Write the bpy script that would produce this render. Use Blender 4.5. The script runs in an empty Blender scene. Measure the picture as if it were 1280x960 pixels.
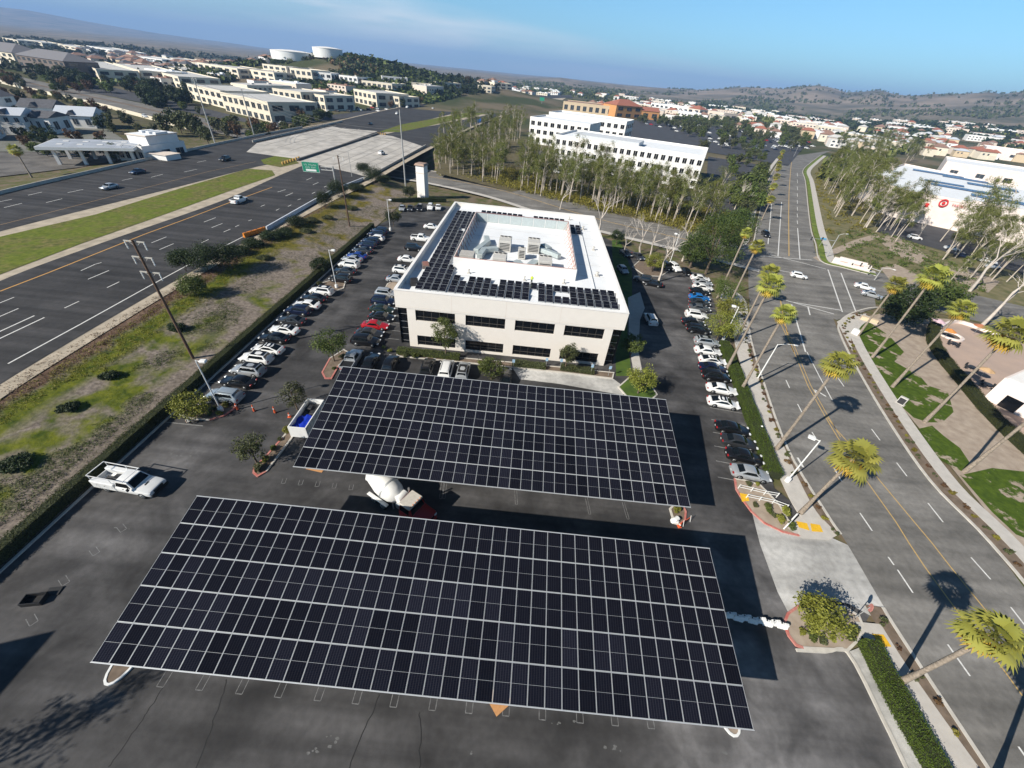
import bpy, math, random
import numpy as np
from math import sin, cos, pi, radians, hypot, atan2
from mathutils import Vector, Matrix

SC = bpy.context.scene
COL = SC.collection
rng = random.Random(7)
nr = np.random.default_rng(11)

# ------------------------------------------------------------------ camera, world, sun, exposure
CAM_H, CAM_F, CAM_DEP, CAM_ROLL = 37.957, 490.484, radians(38.424), radians(-5.8568)
_fw = Vector((0, cos(CAM_DEP), -sin(CAM_DEP)))
_rt0, _dn0 = Vector((1, 0, 0)), Vector((0, -sin(CAM_DEP), -cos(CAM_DEP)))
_rt = cos(CAM_ROLL) * _rt0 + sin(CAM_ROLL) * _dn0
_dn = -sin(CAM_ROLL) * _rt0 + cos(CAM_ROLL) * _dn0
cam_d = bpy.data.cameras.new("camera")
cam_d.sensor_width = 36.0
cam_d.lens = 36.0 * CAM_F / 1280.0
cam_d.clip_start, cam_d.clip_end = 0.5, 90000
cam = bpy.data.objects.new("camera", cam_d)
COL.objects.link(cam)
cam.matrix_world = Matrix.Translation((0, 0, CAM_H)) @ Matrix((_rt, -_dn, -_fw)).transposed().to_4x4()
SC.camera = cam

SUN_EL = radians(34.0)
SUN_AZ = atan2(-1.2, -0.867)                 # bearing of the sun from +Y, clockwise
w = bpy.data.worlds.new("World")
SC.world = w
w.use_nodes = True
nt = w.node_tree
bg = nt.nodes["Background"]
sky = nt.nodes.new("ShaderNodeTexSky")
sky.sky_type = 'NISHITA'
sky.sun_disc = False
sky.sun_elevation = SUN_EL
sky.sun_rotation = SUN_AZ
sky.altitude = 100
sky.air_density, sky.dust_density, sky.ozone_density = 1.0, 0.4, 2.2
# thin high cloud sheet: brightens part of the sky dome, procedural, by direction
tc = nt.nodes.new("ShaderNodeTexCoord")
mp = nt.nodes.new("ShaderNodeMapping"); mp.inputs['Scale'].default_value = (1.6, 1.6, 16.0)
mp.inputs['Rotation'].default_value = (0, radians(3.0), 0)
nz = nt.nodes.new("ShaderNodeTexNoise"); nz.inputs['Scale'].default_value = 1.6; nz.inputs['Detail'].default_value = 5; nz.inputs['Roughness'].default_value = .48
rp = nt.nodes.new("ShaderNodeValToRGB"); rp.color_ramp.elements[0].position = .42; rp.color_ramp.elements[1].position = .62
sx = nt.nodes.new("ShaderNodeSeparateXYZ")
# cloud is confined to a low bank: elevation sine minus a slope towards +X
ma = nt.nodes.new("ShaderNodeMath"); ma.operation = 'MULTIPLY_ADD'; ma.inputs[1].default_value = 0.098
el = nt.nodes.new("ShaderNodeValToRGB")
el.color_ramp.elements[0].position = .0; el.color_ramp.elements[0].color = (.55, .55, .55, 1)
e_ = el.color_ramp.elements.new(.025); e_.color = (1, 1, 1, 1)
el.color_ramp.elements[-1].position = .072; el.color_ramp.elements[-1].color = (0, 0, 0, 1)
mu = nt.nodes.new("ShaderNodeMath"); mu.operation = 'MULTIPLY'
mu2 = nt.nodes.new("ShaderNodeMath"); mu2.operation = 'MULTIPLY_ADD'; mu2.inputs[1].default_value = .80; mu2.inputs[2].default_value = .22
tint = nt.nodes.new("ShaderNodeMix"); tint.data_type = 'RGBA'; tint.blend_type = 'MULTIPLY'; tint.inputs[0].default_value = 1.0
tint.inputs[7].default_value = (.50, .80, .96, 1)
mx = nt.nodes.new("ShaderNodeMix"); mx.data_type = 'RGBA'
mx.inputs[7].default_value = (7.6, 7.5, 7.2, 1)
L = nt.links.new
L(tc.outputs['Generated'], mp.inputs['Vector']); L(mp.outputs[0], nz.inputs['Vector']); L(nz.outputs['Fac'], rp.inputs[0])
L(tc.outputs['Generated'], sx.inputs[0]); L(sx.outputs['X'], ma.inputs[0]); L(sx.outputs['Z'], ma.inputs[2]); L(ma.outputs[0], el.inputs[0])
L(rp.outputs[0], mu2.inputs[0]); L(mu2.outputs[0], mu.inputs[0]); L(el.outputs[0], mu.inputs[1])
# the zenith is a much deeper blue than the hazy band above the horizon
zr = nt.nodes.new("ShaderNodeMapRange"); zr.inputs[1].default_value = .26; zr.inputs[2].default_value = .55; zr.inputs[3].default_value = 1.0; zr.inputs[4].default_value = .28
zm = nt.nodes.new("ShaderNodeVectorMath"); zm.operation = 'SCALE'
L(sky.outputs[0], tint.inputs[6]); L(tint.outputs[2], mx.inputs[6]); L(mu.outputs[0], mx.inputs[0]); L(mx.outputs[2], zm.inputs[0])
L(sx.outputs['Z'], zr.inputs[0]); L(zr.outputs[0], zm.inputs['Scale']); L(zm.outputs[0], bg.inputs[0])
bg.inputs[1].default_value = 0.098

sd = bpy.data.lights.new("sun", 'SUN'); sd.energy = 4.6; sd.angle = radians(.5); sd.color = (1.0, .94, .84)
so = bpy.data.objects.new("sun", sd); COL.objects.link(so)
so.rotation_euler = Vector((1.2, .867, -1.48 * math.tan(SUN_EL))).to_track_quat('-Z', 'Y').to_euler()
so.location = (-60, -60, 120)
SC.view_settings.view_transform = 'Standard'
SC.view_settings.look = 'None'
SC.view_settings.exposure = 0.70
SC.view_settings.gamma = 1
SC.view_settings.use_curve_mapping = False
SC.render.engine = 'CYCLES'
SC.cycles.max_bounces = 5; SC.cycles.diffuse_bounces = 2; SC.cycles.glossy_bounces = 2
SC.cycles.transmission_bounces = 2; SC.cycles.transparent_max_bounces = 4; SC.cycles.volume_bounces = 0
SC.cycles.sample_clamp_indirect = 4

# ------------------------------------------------------------------ survey: a pixel of the photo -> a point on a level plane
def G(px, py, z=0.0):
    v = (px - 640) * _rt + (py - 480) * _dn + CAM_F * _fw
    t = (z - CAM_H) / v.z
    return Vector((v.x * t, v.y * t, z))
def GX(px, py):
    "point on the terrain seen at a pixel"
    v = (px - 640) * _rt + (py - 480) * _dn + CAM_F * _fw
    v.normalize()
    X, Y, Z = v.x * _TS, v.y * _TS, CAM_H + v.z * _TS
    hit = np.nonzero(Z <= Hn(X, Y))[0]; t = float(_TS[hit[0]]) if len(hit) else 20000.0
    return Vector((v.x * t, v.y * t, CAM_H + v.z * t if len(hit) else 0))
_TS = 20 * 1.006 ** np.arange(1150)
def GS(pts, z=0.0): return [G(x, y, z) for x, y in pts]
def top_height(base_px, top_px, z=0.0):
    "height of something upright from the pixels of its foot and its top"
    b = G(*base_px, z); best = 1
    def pr(h):
        d = Vector((b.x, b.y, z + h - CAM_H)); k = d.dot(_fw)
        return hypot(640 + CAM_F * d.dot(_rt) / k - top_px[0], 480 + CAM_F * d.dot(_dn) / k - top_px[1])
    return min((i * .1 for i in range(2, 500)), key=pr)

# ------------------------------------------------------------------ materials
MATS = {}
def mat(name, c, rough=.7, metal=0.0, var=.12, scale=3.0, spec=.4, coat=0.0, obj_var=0.0, bump=0.0, emit=None, c2=None, detail=4, transl=0.0):
    if name in MATS: return MATS[name]
    m = bpy.data.materials.new(name); m.use_nodes = True
    n = m.node_tree; P = n.nodes["Principled BSDF"]; l = n.links.new
    P.inputs['Roughness'].default_value = rough; P.inputs['Metallic'].default_value = metal
    P.inputs['Specular IOR Level'].default_value = spec
    if coat: P.inputs['Coat Weight'].default_value = coat; P.inputs['Coat Roughness'].default_value = .06
    geo = n.nodes.new("ShaderNodeNewGeometry")
    tx = n.nodes.new("ShaderNodeTexNoise"); tx.inputs['Scale'].default_value = scale; tx.inputs['Detail'].default_value = detail
    l(geo.outputs['Position'], tx.inputs['Vector'])
    mixn = n.nodes.new("ShaderNodeMix"); mixn.data_type = 'RGBA'
    a = c2 if c2 else tuple(min(1, x * (1 - var)) for x in c); b = c if c2 else tuple(min(1, x * (1 + var)) for x in c)
    mixn.inputs[6].default_value = (*a, 1); mixn.inputs[7].default_value = (*b, 1)
    rm = n.nodes.new("ShaderNodeMapRange"); rm.inputs[1].default_value = .3; rm.inputs[2].default_value = .7
    l(tx.outputs['Fac'], rm.inputs[0]); l(rm.outputs[0], mixn.inputs[0])
    out = mixn.outputs[2]
    if obj_var:
        oi = n.nodes.new("ShaderNodeObjectInfo")
        hs = n.nodes.new("ShaderNodeHueSaturation")
        r2 = n.nodes.new("ShaderNodeMapRange"); r2.inputs[3].default_value = 1 - obj_var; r2.inputs[4].default_value = 1 + obj_var
        l(oi.outputs['Random'], r2.inputs[0]); l(r2.outputs[0], hs.inputs['Value']); l(out, hs.inputs['Color']); out = hs.outputs[0]
    l(out, P.inputs['Base Color'])
    if bump:
        bp = n.nodes.new("ShaderNodeBump"); bp.inputs['Strength'].default_value = bump; bp.inputs['Distance'].default_value = .05
        l(tx.outputs['Fac'], bp.inputs['Height']); l(bp.outputs[0], P.inputs['Normal'])
    if emit: P.inputs['Emission Color'].default_value = (*emit, 1); P.inputs['Emission Strength'].default_value = 1
    MATS[name] = m; return m

def leaf_mat(name, c_dark, c_light, rough=.6, obj_var=.18):
    "foliage: colour varies per leaf, per clump and per plant"
    if name in MATS: return MATS[name]
    m = bpy.data.materials.new(name); m.use_nodes = True
    n = m.node_tree; P = n.nodes["Principled BSDF"]; l = n.links.new
    P.inputs['Roughness'].default_value = rough; P.inputs['Specular IOR Level'].default_value = .3
    geo = n.nodes.new("ShaderNodeNewGeometry")
    tx = n.nodes.new("ShaderNodeTexNoise"); tx.inputs['Scale'].default_value = .7; tx.inputs['Detail'].default_value = 3
    l(geo.outputs['Position'], tx.inputs['Vector'])
    ad = n.nodes.new("ShaderNodeMath"); ad.operation = 'MULTIPLY_ADD'; ad.inputs[1].default_value = .55
    mm = n.nodes.new("ShaderNodeMath"); mm.operation = 'MULTIPLY'; mm.inputs[1].default_value = .5
    l(geo.outputs['Random Per Island'], ad.inputs[0]); l(tx.outputs['Fac'], mm.inputs[0]); l(mm.outputs[0], ad.inputs[2])
    mixn = n.nodes.new("ShaderNodeMix"); mixn.data_type = 'RGBA'
    mixn.inputs[6].default_value = (*c_dark, 1); mixn.inputs[7].default_value = (*c_light, 1)
    l(ad.outputs[0], mixn.inputs[0])
    oi = n.nodes.new("ShaderNodeObjectInfo"); hs = n.nodes.new("ShaderNodeHueSaturation")
    r2 = n.nodes.new("ShaderNodeMapRange"); r2.inputs[3].default_value = 1 - obj_var; r2.inputs[4].default_value = 1 + obj_var
    r3 = n.nodes.new("ShaderNodeMapRange"); r3.inputs[3].default_value = .488; r3.inputs[4].default_value = .512
    l(oi.outputs['Random'], r2.inputs[0]); l(r2.outputs[0], hs.inputs['Value']); l(oi.outputs['Random'], r3.inputs[0]); l(r3.outputs[0], hs.inputs['Hue'])
    l(mixn.outputs[2], hs.inputs['Color']); l(hs.outputs[0], P.inputs['Base Color'])
    tr = n.nodes.new("ShaderNodeBsdfTranslucent"); ms = n.nodes.new("ShaderNodeMixShader"); ms.inputs[0].default_value = .22
    l(hs.outputs[0], tr.inputs[0]); l(P.outputs[0], ms.inputs[1]); l(tr.outputs[0], ms.inputs[2])
    l(ms.outputs[0], n.nodes["Material Output"].inputs[0])
    MATS[name] = m; return m

# ------------------------------------------------------------------ mesh builder
class MB:
    def __init__(s): s.v = []; s.f = []; s.m = []; s.T = Matrix.Identity(4); s.mi = 0
    def add(s, vs, fs):
        o = len(s.v); s.v += [tuple(s.T @ Vector(p)) for p in vs]
        s.f += [tuple(i + o for i in f) for f in fs]; s.m += [s.mi] * len(fs); return s
    def box(s, c, d, rz=0.0):
        x, y, z = (k / 2 for k in d); cr, sr = cos(rz), sin(rz)
        P = [(c[0] + a * x * cr - b * y * sr, c[1] + a * x * sr + b * y * cr, c[2] + e * z) for e in (-1, 1) for a, b in ((-1, -1), (1, -1), (1, 1), (-1, 1))]
        return s.add(P, [(3, 2, 1, 0), (4, 5, 6, 7), (0, 1, 5, 4), (1, 2, 6, 5), (2, 3, 7, 6), (3, 0, 4, 7)])
    def bbox(s, c, d, b=.03, rz=0.0):
        "box with chamfered vertical and top edges"
        x, y, z = (k / 2 for k in d); cr, sr = cos(rz), sin(rz); b = min(b, x * .9, y * .9, z * .9)
        def ring(xx, yy, zz, k):
            pts = [(-xx + k, -yy), (xx - k, -yy), (xx, -yy + k), (xx, yy - k), (xx - k, yy), (-xx + k, yy), (-xx, yy - k), (-xx, -yy + k)]
            return [(c[0] + p * cr - q * sr, c[1] + p * sr + q * cr, c[2] + zz) for p, q in pts]
        R = ring(x, y, -z, b) + ring(x, y, z - b, b) + ring(x - b, y - b, z, b * .6)
        fs = [tuple(range(7, -1, -1)), tuple(range(16, 24))]
        for r in (0, 8): fs += [(r + i, r + (i + 1) % 8, r + 8 + (i + 1) % 8, r + 8 + i) for i in range(8)]
        return s.add(R, fs)
    def tube(s, p, q, r, r2=None, n=8, cap=True):
        p, q = Vector(p), Vector(q); r2 = r if r2 is None else r2
        d = (q - p); 
        if d.length < 1e-6: return s
        d.normalize(); a = d.orthogonal().normalized(); b = d.cross(a)
        P = [p + (a * cos(2 * pi * i / n) + b * sin(2 * pi * i / n)) * r for i in range(n)] + [q + (a * cos(2 * pi * i / n) + b * sin(2 * pi * i / n)) * r2 for i in range(n)]
        fs = [(i, (i + 1) % n, n + (i + 1) % n, n + i) for i in range(n)]
        if cap: fs += [tuple(range(n - 1, -1, -1)), tuple(range(n, 2 * n))]
        return s.add(P, fs)
    def path(s, pts, rs, n=7):
        "tapered tube through points, one skin"
        pts = [Vector(p) for p in pts]; rings = []
        ref = Vector((1, .13, 0))
        for i, p in enumerate(pts):
            d = (pts[min(i + 1, len(pts) - 1)] - pts[max(i - 1, 0)]).normalized()
            a = (ref - d * ref.dot(d)).normalized(); b = d.cross(a); r = rs[i] if hasattr(rs, '__len__') else rs
            rings += [p + (a * cos(2 * pi * k / n) + b * sin(2 * pi * k / n)) * r for k in range(n)]
        fs = [(i * n + k, i * n + (k + 1) % n, (i + 1) * n + (k + 1) % n, (i + 1) * n + k) for i in range(len(pts) - 1) for k in range(n)]
        fs += [tuple(range(n - 1, -1, -1)), tuple((len(pts) - 1) * n + k for k in range(n))]
        return s.add(rings, fs)
    def lathe(s, prof, c=(0, 0, 0), axis='Z', n=20):
        P = []
        for r, h in prof:
            for k in range(n):
                a = 2 * pi * k / n; u, v_ = r * cos(a), r * sin(a)
                P.append((c[0] + u, c[1] + v_, c[2] + h) if axis == 'Z' else (c[0] + h, c[1] + u, c[2] + v_) if axis == 'X' else (c[0] + v_, c[1] + h, c[2] + u))
        m = len(prof)
        fs = [(i * n + k, i * n + (k + 1) % n, (i + 1) * n + (k + 1) % n, (i + 1) * n + k) for i in range(m - 1) for k in range(n)]
        fs += [tuple(range(n - 1, -1, -1)), tuple((m - 1) * n + k for k in range(n))]
        return s.add(P, fs)
    def prism(s, poly, z0, z1, bottom=True):
        n = len(poly); A = sum(poly[i][0] * poly[(i + 1) % n][1] - poly[(i + 1) % n][0] * poly[i][1] for i in range(n))
        if A < 0: poly = poly[::-1]
        P = [(p[0], p[1], z0) for p in poly] + [(p[0], p[1], z1) for p in poly]
        fs = [(i, (i + 1) % n, n + (i + 1) % n, n + i) for i in range(n)] + [tuple(range(n, 2 * n))]
        if bottom: fs.append(tuple(range(n - 1, -1, -1)))
        return s.add(P, fs)
    def quad(s, a, b, c, d): return s.add([a, b, c, d], [(0, 1, 2, 3)])
    def poly(s, pts): return s.add(pts, [tuple(range(len(pts)))])
    def loft(s, secs, close=True):
        n = len(secs[0]); P = [p for q in secs for p in q]
        fs = [(i * n + k, i * n + (k + 1) % n, (i + 1) * n + (k + 1) % n, (i + 1) * n + k) for i in range(len(secs) - 1) for k in range(n)]
        if close: fs += [tuple(range(n - 1, -1, -1)), tuple((len(secs) - 1) * n + k for k in range(n))]
        return s.add(P, fs)
    def mesh(s, name, mats, smooth=0):
        me = bpy.data.meshes.new(name); me.from_pydata(s.v, [], s.f)
        for m in (mats if isinstance(mats, (list, tuple)) else [mats]): me.materials.append(m)
        if any(s.m): me.polygons.foreach_set('material_index', s.m)
        if smooth:
            me.polygons.foreach_set('use_smooth', [True] * len(s.f)); me.set_sharp_from_angle(angle=radians(smooth))
        me.update(); return me
    def build(s, name, mats, parent=None, loc=None, rz=0, smooth=0):
        o = bpy.data.objects.new(name, s.mesh(name, mats, smooth)); COL.objects.link(o)
        if parent is not None: o.parent = parent
        if loc is not None: o.location = loc
        if rz: o.rotation_euler.z = rz
        return o

def put(name, me, parent=None, loc=None, rot=None, scale=None):
    o = bpy.data.objects.new(name, me); COL.objects.link(o)
    if parent is not None: o.parent = parent
    if loc is not None: o.location = loc
    if rot is not None: o.rotation_euler = rot
    if scale is not None: o.scale = scale
    return o
def tag(o, label, cat, group=None):
    o['label'] = label; o['category'] = cat
    if group: o['group'] = group
    return o
def thing(name, label, cat, loc=(0, 0, 0), rz=0.0, group=None):
    o = bpy.data.objects.new(name, None); COL.objects.link(o); o.empty_display_size = .3
    o.location = loc; o.rotation_euler = (0, 0, rz)
    return tag(o, label, cat, group)
def kind(o, k): o['kind'] = k; return o
KIDS = {}
def kids(o):
    if o.name not in KIDS: KIDS[o.name] = [c for c in o.children]
    return KIDS[o.name]
def copy_tree(o, parent=None):
    c = o.copy(); COL.objects.link(c)
    if parent is not None: c.parent = parent
    for k in kids(o): copy_tree(k, c)
    return c
def dup(o, loc, rz=0.0, label=None, group=None, scale=None):
    c = copy_tree(o); c.location = loc; c.rotation_euler = (0, 0, rz)
    if label: c['label'] = label
    if group: c['group'] = group
    if scale: c.scale = (scale,) * 3 if not hasattr(scale, '__len__') else scale
    return c
def npmesh(name, V, F, mats, smooth=False):
    "mesh from numpy arrays, quads"
    me = bpy.data.meshes.new(name); V = np.asarray(V, np.float32); F = np.asarray(F, np.int32); k = F.shape[1]
    me.vertices.add(len(V)); me.vertices.foreach_set('co', V.ravel())
    me.loops.add(F.size); me.loops.foreach_set('vertex_index', F.ravel())
    me.polygons.add(len(F)); me.polygons.foreach_set('loop_start', np.arange(0, F.size, k, dtype=np.int32))
    if smooth: me.polygons.foreach_set('use_smooth', np.ones(len(F), bool))
    for m in (mats if isinstance(mats, (list, tuple)) else [mats]): me.materials.append(m)
    me.update(calc_edges=True); return me
def smooth_line(pts, k=6):
    "Catmull-Rom through points"
    P = [Vector(p) for p in pts]; out = []
    for i in range(len(P) - 1):
        a, b, c, d = P[max(i - 1, 0)], P[i], P[i + 1], P[min(i + 2, len(P) - 1)]
        for j in range(k):
            t = j / k
            out.append(.5 * ((2 * b) + (c - a) * t + (2 * a - 5 * b + 4 * c - d) * t * t + (3 * b - a - 3 * c + d) * t ** 3))
    return out + [P[-1]]
def offset_line(pts, d):
    "offset a polyline to its right by d"
    out = []
    for i, p in enumerate(pts):
        t = (pts[min(i + 1, len(pts) - 1)] - pts[max(i - 1, 0)]); t.z = 0; t.normalize()
        out.append(p + Vector((t.y, -t.x, 0)) * d)
    return out
def resample(pts, step):
    out = [Vector(pts[0])]; acc = 0.0
    for a, b in zip(pts, pts[1:]):
        a, b = Vector(a), Vector(b); L_ = (b - a).length; t = step - acc
        while t <= L_: out.append(a.lerp(b, t / L_)); t += step
        acc = L_ - (t - step)
    return out
ORD = "nearest second third fourth fifth sixth seventh eighth ninth tenth eleventh twelfth thirteenth fourteenth fifteenth sixteenth seventeenth eighteenth nineteenth twentieth".split()
ORD += ["twenty-" + x for x in "first second third fourth fifth sixth seventh eighth ninth".split()]
# ------------------------------------------------------------------ terrain
FWC = np.array([(-101, -300), (-101, 160), (-98, 290), (-86, 441), (-60, 600), (-20, 790), (25, 920), (90, 1080), (180, 1250)], float)
XRC = np.array([(130, 92), (100, 109), (80, 116), (53, 131), (23, 146), (-8, 170), (-34, 187), (-62, 207), (-100, 232), (-134, 250), (-190, 268), (-262, 300), (-372, 352), (-500, 420)], float)
XRZ = np.array([0, 0, 0, 0, 0, 0, -1.2, -4, -4.6, -4.6, -2.5, -.4, -.4, -.4], float)
def pl_dist(x, y, P, Z=None):
    best = np.full(np.shape(x), 1e12); zz = np.zeros(np.shape(x))
    for i in range(len(P) - 1):
        a, d = P[i], P[i + 1] - P[i]; L2 = d @ d
        t = np.clip(((x - a[0]) * d[0] + (y - a[1]) * d[1]) / L2, 0, 1)
        q = (x - a[0] - t * d[0]) ** 2 + (y - a[1] - t * d[1]) ** 2
        k = q < best; best = np.where(k, q, best)
        if Z is not None: zz = np.where(k, Z[i] + t * (Z[i + 1] - Z[i]), zz)
    return (np.sqrt(best), zz) if Z is not None else np.sqrt(best)
def skyline(pts, r):
    "terrain crest heights, at distance r, from the skyline of the photo: (bearings, heights)"
    A, Z = [], []
    for px, py in pts:
        v = (px - 640) * _rt + (py - 480) * _dn + CAM_F * _fw; A.append(math.degrees(atan2(v.x, v.y))); Z.append(max(0.0, CAM_H + r * v.z / hypot(v.x, v.y)))
    return np.array(A), np.array(Z)
CREST = skyline([(560, 90), (600, 92), (650, 98), (700, 97), (735, 102), (780, 107), (830, 110), (870, 112), (900, 110), (930, 108.5), (955, 110), (980, 111), (1000, 108), (1022, 107), (1040, 110), (1058, 116), (1080, 114), (1101, 112), (1118, 117), (1140, 119), (1165, 116), (1200, 115), (1238, 112), (1255, 115), (1285, 111), (1340, 108), (1500, 112)], 3250)
CREST_L = skyline([(-500, -40), (-200, -18), (-60, 2), (0, 9), (30, 12), (60, 17), (100, 25), (150, 34), (200, 42), (250, 49), (290, 54), (330, 60), (380, 66)], 9800)
def sstep(a, b, x): t = np.clip((x - a) / (b - a), 0, 1); return t * t * (3 - 2 * t)
_lat = np.random.default_rng(5).random((64, 64))
def vnoise(x, y, s, o=5):
    r = 0; amp = 1.0; tot = 0
    for k in range(o):
        u, v = x / s + 17.3 * k, y / s + 9.1 * k; i, j = np.floor(u).astype(int), np.floor(v).astype(int); fu, fv = u - i, v - j
        fu = fu * fu * (3 - 2 * fu); fv = fv * fv * (3 - 2 * fv); g = lambda a, b: _lat[a % 64, b % 64]
        r = r + amp * ((g(i, j) * (1 - fu) + g(i + 1, j) * fu) * (1 - fv) + (g(i, j + 1) * (1 - fu) + g(i + 1, j + 1) * fu) * fv)
        tot += amp; amp *= .5; s *= .5
    return r / tot
FZ = 2.0
def Hn(x, y):
    x = np.asarray(x, float); y = np.asarray(y, float)
    r = np.hypot(x, y); az = np.degrees(np.arctan2(x, y))
    fd = pl_dist(x, y, FWC)
    h = (FZ - .12) * (1 - np.clip((fd - 39) / 17, 0, 1)) - .15
    # far ground: gentle swell, valley sides to the right, hills
    n1 = vnoise(x, y, 420.)
    h = h + sstep(350, 1200, r) * (n1 - .5) * 10
    side = sstep(26, 48, az)
    h = h + side * sstep(900, 1900, r) * (36 + 26 * (n1 - .4))
    h = h + 33 * np.exp(-(((x + 275) / 150) ** 2 + ((y - 700) / 120) ** 2)) + 16 * np.exp(-(((x + 120) / 110) ** 2 + ((y - 840) / 90) ** 2))
    rg = vnoise(x, y, 900., 6); rid = 1 - np.abs(2 * rg - 1)
    spur = 1 - np.abs(2 * vnoise(x + 900, y, 520., 6) - 1)
    crest = np.interp(az, CREST[0], CREST[1]); k = sstep(1500, 3200, r)
    h = h + sstep(1500, 2200, r) * (1 - sstep(9000, 14000, r)) * np.maximum(0, (crest - h) * (k ** 1.3) * (1 - .45 * sstep(3600, 6000, r)) * (1 - .55 * (1 - spur) * (1 - .75 * np.exp(-((r - 3250) / 260.) ** 2))))
    far = sstep(6500, 10500, r) * (1 - sstep(13000, 18000, r))
    h = h + far * np.interp(az, CREST_L[0], CREST_L[1]) * (.93 + .14 * rid)
    h = h - sstep(9000, 18000, r) * 30
    xd, xz = pl_dist(x, y, XRC, XRZ)
    dip = (x < -15) & (x > -480)
    t = sstep(15, 33, xd)
    h = np.where(dip, (xz - .5) * (1 - t) + h * t, h)
    return h
def H(x, y): return float(Hn(np.array([x]), np.array([y]))[0])

def ground_material():
    m = bpy.data.materials.new("open_ground"); m.use_nodes = True; n = m.node_tree; l = n.links.new; P = n.nodes["Principled BSDF"]
    P.inputs['Roughness'].default_value = .95; P.inputs['Specular IOR Level'].default_value = .1
    geo = n.nodes.new("ShaderNodeNewGeometry")
    def noise(s, d=5):
        t = n.nodes.new("ShaderNodeTexNoise"); t.inputs['Scale'].default_value = s; t.inputs['Detail'].default_value = d; l(geo.outputs['Position'], t.inputs['Vector']); return t.outputs['Fac']
    def ramp(f, a, b, c0, c1):
        r = n.nodes.new("ShaderNodeValToRGB"); r.color_ramp.elements[0].position = a; r.color_ramp.elements[1].position = b
        r.color_ramp.elements[0].color = (*c0, 1); r.color_ramp.elements[1].color = (*c1, 1); l(f, r.inputs[0]); return r.outputs[0]
    def mix(f, a, b):
        x = n.nodes.new("ShaderNodeMix"); x.data_type = 'RGBA'; l(f, x.inputs[0]); l(a, x.inputs[6]); l(b, x.inputs[7]); return x.outputs[2]
    near = ramp(noise(.35), .4, .62, (.16, .125, .085), (.085, .095, .03))
    far = ramp(noise(.012, 8), .42, .6, (.055, .065, .025), (.16, .13, .085))
    hill = ramp(noise(.006, 10), .38, .64, (.105, .098, .072), (.26, .21, .165))
    sep = n.nodes.new("ShaderNodeSeparateXYZ"); l(geo.outputs['Position'], sep.inputs[0])
    ln = n.nodes.new("ShaderNodeVectorMath"); ln.operation = 'LENGTH'; l(geo.outputs['Position'], ln.inputs[0])
    def rng_(f, a, b):
        r = n.nodes.new("ShaderNodeMapRange"); r.inputs[1].default_value = a; r.inputs[2].default_value = b; l(f, r.inputs[0]); return r.outputs[0]
    c = mix(rng_(ln.outputs['Value'], 220, 420), near, far)
    c = mix(rng_(ln.outputs['Value'], 1500, 2400), c, hill)
    l(c, P.inputs['Base Color']); return m
M_GROUND = ground_material()
def build_ground():
    rs = np.concatenate([[3.0], 8 * 1.0235 ** np.arange(350)]); rs = rs[rs < 19000]
    th = np.radians(np.concatenate([np.arange(-100, -62, 1.5), np.arange(-62, 62, .3), np.arange(62, 100, 1.5), np.arange(100, 260, 6)]))
    n, k = len(rs), len(th)
    R, T = np.meshgrid(rs, th, indexing='ij'); X, Y = R * np.sin(T), R * np.cos(T)
    Z = Hn(X, Y); V = np.stack([X, Y, Z], -1).reshape(-1, 3)
    i, j = np.meshgrid(np.arange(n - 1), np.arange(k), indexing='ij'); j2 = (j + 1) % k
    F = np.stack([i * k + j, (i + 1) * k + j, (i + 1) * k + j2, i * k + j2], -1).reshape(-1, 4)[:, ::-1]
    V = np.vstack([V, [[0, 0, -.15]]])
    kind(put('ground', npmesh('ground', V, F, M_GROUND, True)), 'structure')
build_ground()

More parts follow.
